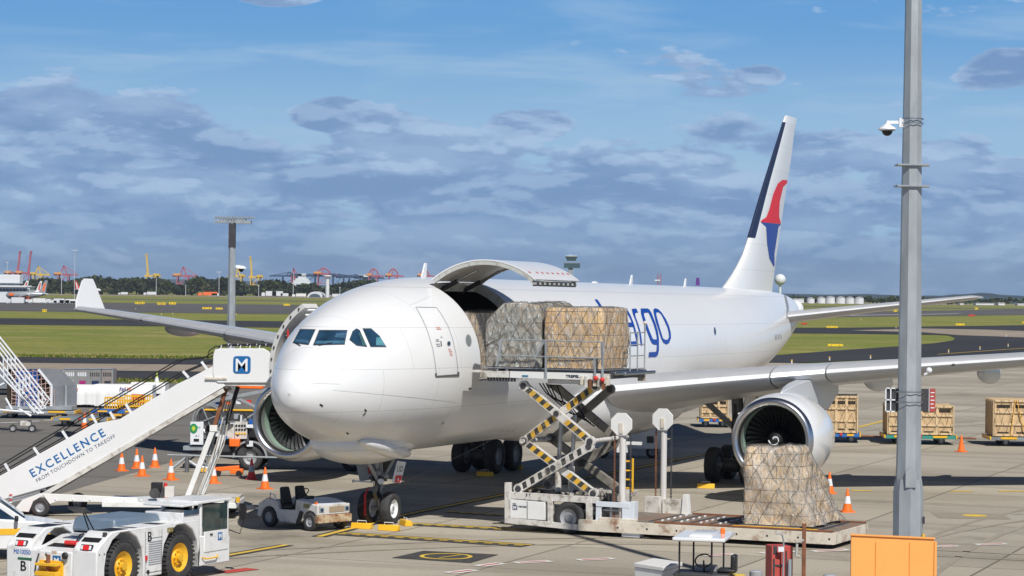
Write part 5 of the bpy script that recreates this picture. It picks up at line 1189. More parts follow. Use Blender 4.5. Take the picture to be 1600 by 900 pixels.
mb.box((wr_[0]+1.25, -.004, .38), (.6, .008, .012), M_dark); mb.box((wr_[0]+1.25, -.004, 1.22), (.6, .008, .010), M_dark); mb.box((.9, W_T/2, 1.302), (.9, .012, .006), M_dark); mb.box((1.5, W_T/2+.3, 1.302), (.012, .6, .006), M_dark)
mb.build('body_seams', tb)
mb = MB(); mb.tube([(wf_[0]+.9, -.03, .55), (wf_[0]+1.0, -.07, .50), (wf_[0]+1.5, -.07, .50), (wf_[0]+1.6, -.03, .55)], .02, M_yel); mb.build('step', tb)
mb = MB(); mb.box((.45, .1, 1.45), (.08, .08, .1), M_dark); mb.build('lamp_bracket', tb); mb = MB(); mb.tube([(.5, 1.0, 1.2), (.8, 1.1, 1.36), (1.2, 1.3, 1.34)], .022, M_black); mb.build('hose', tb); mb = MB(); mb.tube([(-.02, 1.7, .95), (-.12, 1.72, .7), (-.02, 1.8, .5)], .018, M_black); mb.build('hose', tb)
mb = MB(); mb.box((wr_[0]+.86, -.02, .75), (.05, .05, .12), M_red); mb.cyl((wr_[0]+.95, -.03, .40), (wr_[0]+.95, .0, .40), .05, M_black); mb.build('switch', tb)
mb = MB(); mb.tube([(.95, .8, 1.48), (.75, .95, 1.95)], .02, M_black); mb.tube([(.95, .95, 1.48), (.78, 1.02, 1.95)], .02, M_black); mb.box((.62, .98, 1.98), (.34, .5, .05), M_dark, Mx.Rotation(rd(25), 3, 'Y')); mb.build('work_lamp', tug, bev=.01)
mb = MB(); mb.cyl((.50, .95, 1.18), (.50, 1.30, 1.18), .065, M_red, n=14); mb.cyl((.50, .84, 1.18), (.50, .95, 1.18), .035, M_refl); mb.build('fire_bottle', tug)
# cab: frame, roof and glass
cx0, cx1, cy0, cy1, cz0, cz1 = wf_[0]+.86, Ltug-.02, .02, 1.15, .75, 1.93
mb = MB()
for x_, y_ in ((cx0, cy0), (cx1-.12, cy0), (cx0, cy1), (cx1-.12, cy1)): mb.box((x_+.05, y_+.04, (cz0+cz1)/2), (.09, .09, cz1-cz0), M_tugw)
mb.box(((cx0+cx1)/2-.05, (cy0+cy1)/2+.03, cz1+.02), (cx1-cx0+.15, cy1-cy0+.2, .07), M_tugw); mb.box(((cx0+cx1)/2, cy0+.03, .90), (cx1-cx0, .06, .35), M_tugw); mb.box((cx0+.05, .6, 1.2), (.06, 1.1, .6), M_tugw); mb.box((cx0-.42, .6, cz1-.02), (.8, 1.2, .06), M_tugw); mb.box((cx0-.4, .6, 1.62), (.75, 1.15, .22), M_tugw); mb.box((cx0-.4, .01, 1.72), (.66, .03, .13), M_glass); cbn = mb.build('cab', tug, bev=.015)
M_cglass = mat('cab_glass', (.03, .05, .05), .05, var=.4, vs=3, spec=.8)
dr = MB().box(((cx0+cx1)/2+.03, .0, .92), (cx1-cx0-.25, .04, .52), M_tugw).build('door', cbn, bev=.01) 
mb = MB(); mb.box(((cx0+cx1)/2, .01, 1.53), (cx1-cx0-.22, .02, .68), M_cglass); mb.build('window', cbn); mb = MB(); mb.box((cx1-.03, .6, 1.50), (.02, 1.0, .66), M_cglass); mb.build('window', cbn); mb = MB(); mb.box(((cx0+cx1)/2, cy1+.08, 1.5), (cx1-cx0-.2, .02, .6), M_cglass); mb.build('window', cbn)
mb = MB(); mb.box(((cx0+cx1)/2+.19, -.024, 1.02), (.2, .006, .2), M_sign); mb.build('emblem', cbn); side_text('M', (cx0+cx1)/2+.115, .96, .18, M_refl, cbn, .004, -.03); mb = MB(); mb.box(((cx0+cx1)/2-.22, -.03, 1.10), (.10, .03, .04), M_black); mb.build('door_handle', cbn)
mb = MB(); mb.tube([(cx1-.05, -.02, 1.15), (cx1+.1, -.25, 1.05), (cx1+.18, -.30, 1.35), (cx1+.12, -.2, 1.8)], .018, M_black); mb.box((cx1+.16, -.30, 1.62), (.06, .20, .42), M_black); mb.build('mirror', tug, bev=.02)

# ============================================================ BAGGAGE TRACTOR
BM = fr((-7.45, 76.2), (.745, -.667)); tr = thing('baggage_tractor', 'small worn white open baggage tractor with rusty bumper beside the nose wheels', 'baggage tractor', M=BM)
def BP(*pts, c=0.): return sp_(BM, pts, c)
WB = 1.35; M_tw = mat('tractor_white', (.60, .59, .57), .5, var=.08, dirt=.7, dcol=(.25, .20, .15), ds=2.6, dth=.52)
xr_, xf_ = side(BM, 420.5, 807, 0)[0], side(BM, 484, 815, 0)[0]; xn = side(BM, 493, 790, 0)[0]+.02; x0r = side(BM, 402, 800, 0)[0]
def ar(cx, r, zc=.30, n=6): return [(cx+r*math.cos(PI-PI*i/n), zc+r*math.sin(PI-PI*i/n)) for i in range(n+1)]
low = [(x0r, .35), (x0r, .30)]+ar(xr_, .36)+[(xr_+.5, .2), (xf_-.55, .2)]+ar(xf_, .33)+[(xn, .28)]
zt2 = side(BM, 470, 770, 0)[1]
top_ = [(xn, .80), (xf_-.1, .90), (xf_-.62, .93), (xf_-.66, .60), (xr_+.42, .58), (xr_+.34, .82), (xr_-.1, .90), (x0r+.06, .72)]
mb = MB(); mb.prism(low+top_, 0, .16, M_tw, 'y'); mb.prism(low+top_, WB-.16, WB, M_tw, 'y'); mb.prism([(x0r+.02, .35), (xn, .30), (xn, .78), (xf_-.1, .88), (xf_-.62, .90), (xf_-.66, .42), (xr_+.4, .42), (xr_+.34, .78), (xr_-.1, .84), (x0r+.06, .66)], .16, WB-.16, M_tw, 'y')
bd = mb.build('body', tr, bev=.02)
MB().prism([(xn+.05, .80), (xf_-.1, .925), (xf_-.60, .95), (xf_-.60, .93), (xn+.05, .77)], .10, WB-.10, mat('hood_light', (.62, .66, .74), .35, dirt=.4, dcol=(.4, .36, .32), ds=3), 'y').build('hood', tr, bev=.02)
mb = MB(); mb.box((xn+.03, WB/2, .66), (.10, WB+.02, .30), M_tw); mb.box((xn+.08, WB/2, .38), (.16, WB+.06, .24), mat('rusty_bumper', (.55, .45, .30), .6, dirt=1., dcol=(.25, .09, .03), ds=3, dth=.45)); fb = mb.build('bumper', tr, bev=.015)
mb = MB(); mb.box((xn+.085, WB/2+.12, .66), (.02, .62, .17), mat('grille', (.35, .27, .18), .6, var=.3, vs=30)); mb.build('grille', tr)
for c in (.16, WB-.12): mb = MB(); mb.box((xn+.085, c, .66), (.02, .2, .15), M_galv); mb.cyl((xn+.08, c, .66), (xn+.11, c, .66), .055, M_glass); mb.build('headlight', tr)
mb = MB(); mb.box((xn-.1, .10, .86), (.07, .06, .09), M_orange); mb.box((xr_+.0, .03, .9), (.02, .02, .02), M_orange); mb.build('indicator', tr)
for wx_, r_ in ((xr_, .31), (xf_, .28)):
    for c in (.06, WB-.06): MB().wheel((wx_, c, r_), (0, 1, 0), r_, .20, M_tyre, M_grey, .52).build('wheel', tr, 40)
for c in (.35, .98):
    mb = MB(); mb.box((xr_+.62, c, .66), (.46, .46, .14), M_black); mb.box((xr_+.36, c, .98), (.14, .44, .56), M_black, Mx.Rotation(rd(-12), 3, 'Y'), tx=.8, ty=.8); mb.build('seat', tr, bev=.05)
mb = MB(); mb.tube([(xr_+.28, .04, .55), (xr_+.20, .04, 1.0), (xr_-.0, .04, 1.05), (xr_-.02, .04, .85)], .025, M_refl); mb.build('hand_rail', tr)
mb = MB(); cs = V((xf_-.68, .38, 1.14)); rr = [cs+V((.16*math.cos(a)*.5, .19*math.sin(a), .16*math.cos(a)*.7)) for a in [2*PI*k/20 for k in range(21)]]; mb.tube(rr, .016, M_black, 6); mb.cyl(cs, (xf_-.4, .4, .9), .025, M_black); mb.box((xf_-.46, .4, .95), (.14, .3, .16), M_black); mb.build('steering_wheel', tr)
text('030', .17, mat('olive_ink', (.25, .20, .05), .5), Mx.Translation((xf_-.28, -.006, .70)) @ Mx.Rotation(PI/2, 4, 'X'), bd, 'lettering', .003, .008)
MB().prism([(xf_-.60, .2), (xf_-.42, .2), (xf_-.28, .56), (xf_-.42, .60)], -.03, .02, M_black, 'y').build('step', tr)
mb = MB(); mb.bar((x0r, WB/2, .4), (x0r-.9, WB/2+.1, .45), .05, .05, M_gse); mb.build('tow_bar', tr)

# ============================================================ WHEEL CHOCKS AND CONES
def chock_proto():
    t = thing('wheel_chock', 'x', 'wheel chock'); mb = MB(); mb.prism([(-.14, 0), (.14, 0), (.10, .17), (-.09, .19)], -.33, .33, M_yel, 'y'); mb.build('block', t, bev=.02)
    mb = MB(); mb.tube([(0, -.16, .17), (-.02, -.15, .25), (-.02, .15, .25), (0, .16, .17)], .012, M_refl); mb.build('handle', t); return t
ck = chock_proto(); first = True
for (x, y, a, lb) in ((565.5, 826, 70, 'yellow wheel chock before the shaded nose wheel'), (608, 829, 70, 'yellow wheel chock before the white rimmed nose wheel'), (634, 821, 20, 'yellow wheel chock behind the nose wheels'),
                      (758, 744, 80, 'yellow wheel chock before the main wheels near the striped lift arms'), (804, 733, 80, 'yellow wheel chock half hidden behind the striped lift arms'), (1103, 763, 80, 'yellow wheel chock with raised handle by the main wheels near the right engine')):
    p = G(x, y)
    if first: ck.location = p; ck.rotation_euler = (0, 0, rd(a)); ck['label'] = lb; ck['group'] = 'chocks at the aircraft wheels'; first = False
    else: dup(ck, p, rd(a), lb, 'chocks at the aircraft wheels')
def cone(name, cb, cw, label, cat='traffic cone'):
    t = thing(name, label, cat, group='traffic cones on the apron'); mb = MB(); mb.box((0, 0, .02), (.42, .42, .04), cb); mb.lathe([(0.03, .17), (.28, .115)], cb, (0, 0, 0), (0, 0, 1), 20).lathe([(.28, .115), (.52, .072)], cw, (0, 0, 0), (0, 0, 1), 20).lathe([(.52, .072), (.75, .03), (.77, .02), (.77, 0)], cb, (0, 0, 0), (0, 0, 1), 20); mb.build('cone_body', t, 40); return t
c1 = cone('traffic_cone', M_orange, M_refl, ''); c2 = cone('traffic_cone', M_red, mat('grey_band', (.30, .34, .42), .4), ''); c3 = cone('traffic_cone', M_orange, M_orange, '')
spots = [(c1, 190, 736, 'orange cone furthest left of the group under the stairs'), (c1, 213.5, 732, 'orange cone second from left in the group under the stairs'), (c1, 222, 744, 'orange cone nearest the camera in the left group under the stairs'), (c1, 242, 730, 'orange cone furthest right of the left group near the stairs'),
         (c1, 267, 750, 'orange cone left of the white lifting arms'), (c1, 333.5, 755, 'orange cone right of the white lifting arms of the stairs'), (c2, 393, 749, 'dark red cone with a grey band in front of the refuelling vehicle'), (c1, 414, 764, 'orange cone behind the seats of the baggage tractor'),
         (c1, 132, 669, 'orange cone beside the empty dollies, seen over the stair rail'), (c2, 577, 741, 'dark red cone half hidden behind the nose gear'), (c1, 1296, 771, 'orange cone partly behind the leaning cargo load'), (c1, 1324, 800, 'tall orange cone on open concrete right of the leaning cargo load'), (c3, 1502, 706, 'plain orange cone without a band near the crated cargo')]
seen = set()
for (pr_, x, y, lb) in spots:
    p = G(x, y); s_ = 1.05
    if pr_.name not in seen: seen.add(pr_.name); pr_.location = p; pr_['label'] = lb; pr_.scale = (s_,)*3; pr_.rotation_euler = (0, 0, rd(rnd.uniform(0, 90)))
    else: dup(pr_, p, rd(rnd.uniform(0, 90)), lb, sc=(s_,)*3)

# ============================================================ POLES, CABINETS AND FOREGROUND
def octpole(nm, label, px, Y, secs, cat='light pole'):
    """secs = list of (photo y, photo width)"""
    b = R(px, 600, Y); t = thing(nm, label, cat, (b.x, Y, 0)); mb = MB(); pr = []
    for (py, wd) in secs: pr.append((R(px, py, Y).z, wd*Y/F/2))
    vs = []
    for z, r in pr: vs += [V((r*1.06*math.cos(PI/8+k*PI/4), r*1.06*math.sin(PI/8+k*PI/4), z)) for k in range(8)]
    n = len(pr); mb.add(vs, [(j*8+i, j*8+(i+1) % 8, (j+1)*8+(i+1) % 8, (j+1)*8+i) for j in range(n-1) for i in range(8)]+[tuple(range(8)), tuple(range(8*n-8, 8*n))], M_galv)
    mb.build('pole', t, 20); return t
YP = 55.
pole = octpole('light_pole', 'tall thick galvanised eight sided pole rising past the top edge in the foreground', 1421, YP, [(-700, 20), (0, 25), (300, 30.5), (600, 35), (733, 37.5), (738, 38.5), (985, 40)])
mb = MB()
def pz(py): return R(1421, py, YP).z
def pw(py): return .30*0+(27+(py)*.0185)*YP/F/2*1.1
for py in (258, 291):
    mb = MB(); w_ = pw(py)+.02; mb.box((0, -.0, pz(py)), (w_*2+.16, w_*2, .035), M_galv)
    for q in (-1, 1): mb.cyl((q*(w_+.09), -.12, pz(py)-.01), (q*(w_+.09), .05, pz(py)-.01), .022, M_steel)
    mb.build('clamp', pole)
for py in (612, 628, 186, 193):
    mb = MB(); w_ = pw(py)+.005; mb.lathe([(-.015, w_*1.03), (.015, w_*1.03)], M_steel, (0, 0, pz(py)), (0, 0, 1), 16); mb.build('clamp', pole)
mb = MB(); w_ = .30; mb.lathe([(0, .325), (.05, .33), (3.1, .34), (3.4, .30)], M_galv, (0, 0, pz(985)), (0, 0, 1), 8); 
mb.slab([(-.12, -.345, pz(760)), (.12, -.345, pz(760)), (.12, -.345, pz(735)), (0, -.34, pz(728)), (-.12, -.345, pz(735))], (0, .05, 0), 1, M_galv); mb.build('collar', pole, 20)
mb = MB(); mb.box((.33, -.12, pz(838)), (.05, .05, .14), M_yel); mb.box((.34, -.08, pz(812)), (.04, .05, .16), M_dark); mb.build('label_plate', pole)
mb = MB(); mb.tube([(.30, -.2, pz(585)), (.36, -.22, pz(582)), (.40, -.22, pz(578))], .03, M_refl); mb.ball((.40, -.22, pz(578)), .07, M_refl, 10, 8); mb.build('sensor', pole)
# sign boards held on the pole
mb = MB(); zc = pz(625)
mb.box((-.38, .05, zc), (.30, .05, .50), M_dark)
for a, b, c_, d_ in ((-.53, .25, .03, 0), (-.53, -.25, .03, 0)): pass
for x_ in (-.53, -.42): mb.box((x_, .0, zc), (.025, .05, .54), M_refl)
for z_ in (-.26, 0, .26): mb.box((-.43, .0, zc+z_), (.22, .05, .025), M_refl)
bdl = mb.build('equipment_box', pole)
mb = MB(); mb.box((.36, .05, zc), (.16, .05, .50), M_dark); mb.box((.455, .03, zc), (.03, .04, .52), M_refl); mb.box((.52, .02, zc), (.13, .04, .52), mat('sign_red', (.42, .07, .06), .5, dirt=.3)); sg = mb.build('sign', pole)
mb = MB()
for k in range(5): mb.box((.52-.01*(k % 2), -.003, zc+.17-.085*k), (.085-.02*(k % 2), .006, .022), M_refl)
mb.build('lettering', sg)
# dome camera on the pole
mb = MB(); zc = pz(192); mb.box((-.24, 0, zc), (.12, .12, .20), M_refl); mb.box((-.40, 0, zc+.01), (.34, .06, .07), M_refl); mb.cyl((-.56, 0, zc+.03), (-.56, 0, zc-.06), .05, M_refl); mb.lathe([(0, .05), (-.04, .09), (-.10, .19), (-.13, .20), (-.16, .17)], M_refl, (-.56, 0, zc-.02), (0, 0, 1), 20); mb.build('security_camera', pole, 50); mb = MB(); mb.ball((-.56, 0, zc-.19), (.12, .12, .11), M_black, 14, 8); mb.build('camera_dome', pole)
# flood light mast behind the stairs
YM = 195.; mast = octpole('floodlight_mast', 'grey floodlight mast with a flat head rising behind the passenger stairs', 360.3, YM, [(346, 8.5), (352, 9.5), (450, 11.5), (540, 13.5), (600, 14.5)], 'light mast')
def mz(py): return R(360, py, YM).z
mb = MB(); mb.box((0, 0, mz(345)), (2.2, .5, .30), M_galv); mb.box((.9, 0, mz(347)), (1.2, 1.0, .25), M_galv); mb.box((-.9, 0, mz(347)), (1.0, 1.0, .15), M_galv); mb.box((.2, 0, mz(339.5)), (3.2, .2, .08), M_galv)
for k in range(-6, 8): mb.box((k*.22, .0, mz(340)), (.05, .9, .16), M_galv)
mb.box((0, 0, mz(368)), (.53, .53, 1.9), M_dark); mb.build('floodlight_head', mast)
mb = MB(); zc = mz(416); mb.box((.5, 0, zc), (.4, .2, .2), M_refl); mb.lathe([(.1, .15), (0, .35), (-.12, .42), (-.16, .30)], M_refl, (.75, 0, zc-.05), (0, 0, 1), 16); mb.ball((.75, 0, zc-.25), .20, M_black, 12, 8); mb.build('security_camera', mast)
# orange steel cabinet in the corner
YO = 50.; pts = [R(1330, 835, YO), R(1464, 841, YO)]; M_or2 = mat('orange_sheet', (.95, .40, .10), .55, var=.03, vs=.8, dirt=.15, dcol=(.7, .25, .05), ds=2)
ob = thing('orange_panel', 'plain orange sheet metal panel standing in front of the tall pole base', 'panel', (pts[0].x, YO, 0)); wd = pts[1].x-pts[0].x
MB().prism([(0, 0), (wd-.06, 0), (wd-.06, pts[1].z), (0, pts[0].z)], 0, .10, M_or2, 'y').build('housing', ob, bev=.01)
mb = MB(); 
for x_ in (.50, 1.19): mb.box((x_, -.004, 1.2), (.012, .012, 2.35), mat('orange_seam', (.66, .23, .04), .6))
mb.build('panel_seam', ob); mb = MB(); mb.bar((-.02, -.01, pts[0].z), (wd-.04, -.01, pts[1].z), .05, .03, M_or2); mb.box((wd-.03, .10, 1.2), (.05, .25, 2.38), M_or2); mb.build('edge_trim', ob)
# red hydrant box, pipe and rusty post
YB_ = 60.; p = R(1202, 853, YB_); bx_ = thing('red_box', 'faded red steel box with a pipe bent over it near the bottom edge', 'cabinet', (p.x+.27, YB_, 0))
M_fred = mat('faded_red_box', (.48, .075, .06), .6, var=.1, dirt=.4, dcol=(.30, .08, .06), ds=3)
MB().box((0, .25, p.z/2), (.54, .5, p.z), M_fred, Mx.Rotation(rd(12), 3, 'Z')).build('housing', bx_, bev=.01)
mb = MB(); mb.box((-.13, -.035, p.z-.1), (.10, .02, .2), M_dark); mb.box((-.16, -.035, p.z*.55), (.05, .02, .5), M_dark); mb.box((-.05, -.03, p.z*.62), (.2, .02, .04), M_dark); mb.build('hinge', bx_)
mb = MB(); mb.tube([(-.13, -.15, p.z+.30), (-.05, -.15, p.z+.34), (.03, -.15, p.z+.28), (.06, -.15, p.z+.15), (.06, -.15, 0)], .022, M_galv, 8); mb.cyl((.22, -.1, 0), (.22, -.1, p.z*.75), .05, M_galv); mb.box((.0, -.17, p.z-.06), (.14, .04, .12), M_refl); mb.cyl((.13, -.13, .2), (.13, -.13, p.z-.1), .02, M_dark); mb.build('pipe', bx_)
p = R(1256.5, 818, 61.5); rp = thing('rusty_post', 'thin rusty steel post right of the red box', 'post', (p.x, 61.5, 0)); MB().box((0, 0, p.z/2), (.09, .09, p.z), M_rust).build('post', rp); mb = MB(); mb.tube([(-.02, -.05, p.z-.4), (-.18, -.06, p.z-.5), (-.2, -.06, p.z-.8), (-.12, -.06, p.z-.82)], .035, mat('canvas', (.45, .45, .42), .8), 6); mb.build('hose', rp)
# white chest with a rust spotted lid
WM = fr(R(1033, 900, 56.).to_2d().to_3d(), (.80, .60)) ; YW = 56.
c0 = R(986, 882, 57.5); c1_ = R(1036, 886, 56.6); c2_ = R(1075, 871, 60.0)
wb = thing('white_chest', 'white steel chest with rust spots on its lid, cut by the bottom edge', 'chest', (c1_.x, c1_.y, 0)); hz_ = c1_.z
d1 = (V((c0.x, c0.y))-V((c1_.x, c1_.y))); d1 = d1.normalized()*1.0; d2 = V((.50, 1.1))
def q4(z, g=0.): return [V((g*(-d1.x), -g, z)) if False else V((0, 0, z)), V((d1.x, d1.y, z)), V((d1.x+d2.x, d1.y+d2.y, z)), V((d2.x, d2.y, z))]
mb = MB(); a_, b_ = q4(0), q4(hz_-.1); mb.add(a_+b_, [(0, 1, 5, 4), (1, 2, 6, 5), (2, 3, 7, 6), (3, 0, 4, 7), (4, 5, 6, 7), (0, 3, 2, 1)], M_gse2); mb.build('housing', wb, bev=.01)
M_lid = mat('rust_spotted_lid', (.74, .73, .70), .5, var=.04, dirt=1., dcol=(.35, .13, .05), ds=2.0, dth=.62)
ce = (q4(0)[0]+q4(0)[2])/2; mb = MB(); a_ = [ce+(v-ce)*1.05+V((0, 0, hz_-.09)) for v in q4(0)]; b_ = [v+V((0, 0, .09)) for v in a_]; mb.add(a_+b_, [(0, 1, 5, 4), (1, 2, 6, 5), (2, 3, 7, 6), (3, 0, 4, 7), (4, 5, 6, 7), (0, 3, 2, 1)], M_lid); mb.build('lid', wb, bev=.01)
# small canopy tractor
CM = fr(R(1053, 900, 55.).to_2d().to_3d()+V((.15, .2, 0)), (.97, -.22)); ct = thing('canopy_tractor', 'small yellow tractor with a white canopy and orange beacon at the bottom edge', 'utility tractor', M=CM)
cp = sp_(CM, [(1053, 843), (1120, 848)], 0); Lc = cp[1][0]-cp[0][0]; xc0 = cp[0][0]; zc_ = cp[0][1]
mb = MB(); mb.box((xc0+Lc/2+.10, .65, zc_+.03), (Lc+.22, 1.75, .09), M_white); mb.box((xc0+Lc/2+.10, .65, zc_+.10), (Lc*.6, 1.3, .06), M_white, tx=.85, ty=.85); mb.build('canopy', ct, bev=.03)
mb = MB(); mb.cyl((xc0+Lc+.0, .95, zc_+.06), (xc0+Lc, .95, zc_+.16), .055, M_orange); mb.ball((xc0+Lc, .95, zc_+.16), .055, M_orange, 10, 6); mb.build('beacon', ct)
for x_, y_ in ((xc0+.12, .05), (xc0+.30, 1.0), (xc0+Lc-.12, .05), (xc0+Lc+.02, 1.0)): mb = MB(); mb.cyl((x_, y_, .9), (x_, y_, zc_), .022, M_black); mb.build('canopy_post', ct)
mb = MB(); mb.box((xc0+.75, .5, .75), (1.5, 1.0, .55), mat('tractor_yellow', (.85, .60, .03), .4)); mb.build('body', ct, bev=.04); mb = MB(); mb.box((xc0+.6, .5, 1.06), (1.25, .95, .07), M_dark); mb.box((xc0+.62, .8, 1.15), (.5, .3, .14), M_grey); mb.build('dashboard', ct, bev=.02)
mb = MB(); cs = V((xc0+.62, .4, 1.36)); mb.tube([cs+V((.19*math.cos(a), .14*math.sin(a), .13*math.sin(a))) for a in [2*PI*k/20 for k in range(21)]], .018, M_black); mb.cyl(cs, cs+V((0, .1, -.25)), .02, M_black); mb.build('steering_wheel', ct)
mb = MB(); mb.box((xc0+1.15, .5, 1.15), (.42, .4, .1), M_black); mb.box((xc0+1.30, .5, 1.33), (.12, .4, .36), M_black); mb.build('seat', ct, bev=.04)
for x_, r_ in ((xc0+.2, .28), (xc0+1.3, .32)):
    for y_ in (.05, .95): MB().wheel((x_, y_, r_), (0, 1, 0), r_, .18, M_tyre, M_grey).build('wheel', ct, 40)
bl = None
for (x, y, lb) in ((1181, 891, 'short grey bollard right of the canopy tractor'), (1296, 897, 'short grey bollard just left of the orange panel')):
    p = R(x, y, 57.); t = thing('bollard', lb, 'bollard', (p.x, 57, 0), group='short grey bollards'); mb = MB(); mb.lathe([(0, .16), (p.z-.03, .15), (p.z, .12), (p.z, 0)], M_grey, (0, 0, 0), (0, 0, 1), 18); mb.build('post', t, 40)
# parked utility vehicle at the left edge
VM = fr(R(0, 880, 66.).to_2d().to_3d(), (.97, .24)); V0 = lambda *p: sp_(VM, p, 0)
ut = thing('utility_vehicle', 'white utility car with a yellow side stripe, cut by the left edge behind the tug', 'car', M=VM)
zg = .95
bp_ = [(-3.6, .35), (-3.6, 1.05), (-.1, 1.08), (-.0, 1.12), (.95, 1.05), (1.75, .92), (1.9, .75), (1.9, .38), (1.55, .30), (1.45, .62), (1.15, .76), (.85, .62), (.75, .30), (-1.9, .30), (-2.0, .62), (-2.3, .76), (-2.6, .62), (-2.7, .35)]
mb = MB(); mb.prism(bp_, 0, 1.75, mat('car_white', (.74, .75, .76), .25, coat=.6), 'y'); bd = mb.build('body', ut, bev=.04)
mb = MB(); mb.prism([(-1.8, 1.07), (-1.5, 1.68), (-1.2, 1.74), (-.35, 1.72), (-.1, 1.62), (.72, 1.06)], .10, 1.65, MATS['car_white'], 'y'); cabv = mb.build('cabin', ut, bev=.04)
mb = MB(); mb.prism([(-.95, 1.10), (-.95, 1.60), (-.30, 1.60), (.42, 1.10)], .085, .10, M_glass, 'y'); mb.build('window', cabv); mb = MB(); mb.slab([(.0, .25, 1.60), (0, 1.5, 1.60), (.64, 1.55, 1.12), (.64, .2, 1.12)], (.03, 0, .03), 1, M_glass); mb.build('windscreen', cabv)
mb = MB(); mb.box((-.9, -.006, .78), (5.3, .012, .17), M_yel); mb.build('side_stripe', bd); mb = MB(); mb.box((-.55, -.02, .98), (.16, .03, .03), M_black); mb.build('door_handle', bd); mb = MB(); mb.box((.42, -.12, 1.14), (.10, .2, .15), M_black); mb.build('mirror', ut, bev=.03)
for x_ in (1.15, -2.3):
    for y_ in (.12, 1.63): MB().wheel((x_, y_, .34), (0, 1, 0), .34, .2, M_tyre, M_galv).build('wheel', ut, 40)

# ============================================================ REFUELLING VEHICLE AND CLUTTER NEAR THE LEFT ENGINE
p = G(300, 735); FM = fr((R(287, 700, 100.).x, 100.0), (1, -.05)); fv = thing('refuelling_vehicle', 'dark refuelling vehicle with hose reel and white panels standing behind the left engine', 'refuelling vehicle', M=FM)
M_dgrey2 = mat('vehicle_grey', (.10, .105, .11), .5, dirt=.4)
def FP(*pts, c=0.): return sp_(FM, pts, c)
def fbox(x0, y0, x1, y1, c0, c1, mt, nm, par=None, bev=.01):
    a, b = side(FM, x0, y0, c0), side(FM, x1, y1, c0); mb = MB(); mb.box(((a[0]+b[0])/2, (c0+c1)/2, (a[1]+b[1])/2), (abs(b[0]-a[0]), c1-c0, abs(a[1]-b[1])), mt); return mb.build(nm, par if par is not None else fv, bev=bev)
fbox(300, 694, 560, 716, .1, 2.2, M_dark, 'chassis'); fbox(286, 697, 320, 704, .0, 2.2, M_galv, 'rear_step'); fbox(322, 664, 440, 716, .3, 2.0, M_dark, 'equipment_rack'); fbox(388, 652, 440, 668, .5, 2.0, M_dgrey2, 'tank'); fbox(440, 648, 575, 700, .2, 2.2, M_dgrey2, 'cab', bev=.05)
sgn = fbox(297.5, 659, 317.5, 695, -.1, -.04, M_refl, 'sign_panel')
x_, z_ = side(FM, 302.5, 669.5, -.12)
mb = MB(); mb.prism([(x_+.16*math.cos(a), z_+.20*math.sin(a)) for a in [2*PI*k/20 for k in range(20)]], -.115, -.10, M_green, 'y'); mb.prism([(x_+(.10 if k % 2 else .05)*math.cos(2*PI*k/24), z_+(.13 if k % 2 else .07)*math.sin(2*PI*k/24)) for k in range(24)], -.125, -.116, mat('lime', (.55, .65, .05), .5), 'y'); mb.build('emblem', sgn)
def ft(s, px, py, h, mt): x, z = side(FM, px, py, -.11); text(s, h, mt, Mx.Translation((x, -.105, z)) @ Mx.Rotation(PI/2, 4, 'X'), sgn, 'lettering', .003)
ft('bp', 308, 669, .14, M_green); ft('A-1', 305, 682.5, .12, M_ink); fbox(302.5, 685.5, 311, 690, -.115, -.10, M_black, 'plate', sgn); 
pn_ = fbox(353, 665, 366, 686, -.05, .1, M_gse, 'control_panel'); p2_ = fbox(367, 659, 386, 686, -.05, .1, M_gse, 'control_panel')
mb = MB()
for r_ in range(3):
    for c_ in range(4):
        x_, z_ = side(FM, 369.5+c_*4.4, 665+r_*6.2, -.06); mb.cyl((x_, -.08, z_), (x_, -.05, z_), .045, M_black if r_ < 2 else M_yel, n=10)
mb.build('gauges', p2_)
mb = MB(); x_, z_ = side(FM, 325, 655, .2)
for y_ in (.1, .9): mb.lathe([(-.04, .62), (.04, .62), (.04, .58), (-.04, .58), (-.04, .62)], M_galv, (x_, y_, z_), (0, 1, 0), 24)
mb.cyl((x_, .1, z_), (x_, .9, z_), .26, M_dark)
for k in range(5): mb.lathe([(-.07, .48-.02*(k % 2)), (.07, .48-.02*(k % 2))], M_black, (x_, .2+.15*k, z_), (0, 1, 0), 20)
for k in range(4): a = k*PI/2+.4; mb.bar((x_, .09, z_), (x_+.58*math.cos(a), .09, z_+.58*math.sin(a)), .04, .04, M_galv, (0, 1, 0))
mb.build('hose_reel', fv)
fbox(358, 686, 374, 698, -.25, .1, M_orange, 'bucket', bev=.03); fbox(385.5, 689, 395, 698, -.1, .1, M_refl, 'meter_box')
mb = MB(); x_, z_ = side(FM, 391, 720, .1)
mb.wheel((x_, .15, .50), (0, 1, 0), .50, .30, M_tyre, M_grey); mb.build('wheel', fv, 40); MB().wheel((x_+4.2, .15, .50), (0, 1, 0), .50, .30, M_tyre, M_grey).build('wheel', fv, 40); MB().wheel((x_, 2.0, .50), (0, 1, 0), .50, .30, M_tyre, M_grey).build('wheel', fv, 40); MB().wheel((x_+4.2, 2.0, .50), (0, 1, 0), .50, .30, M_tyre, M_grey).build('wheel', fv, 40)
mb = MB(); mb.tube([(x_+.68*math.cos(a), .0, .5+.68*math.sin(a)) for a in [PI*k/12 for k in range(13)]], .05, M_galv); mb.build('wheel_arch', fv)
mb = MB()
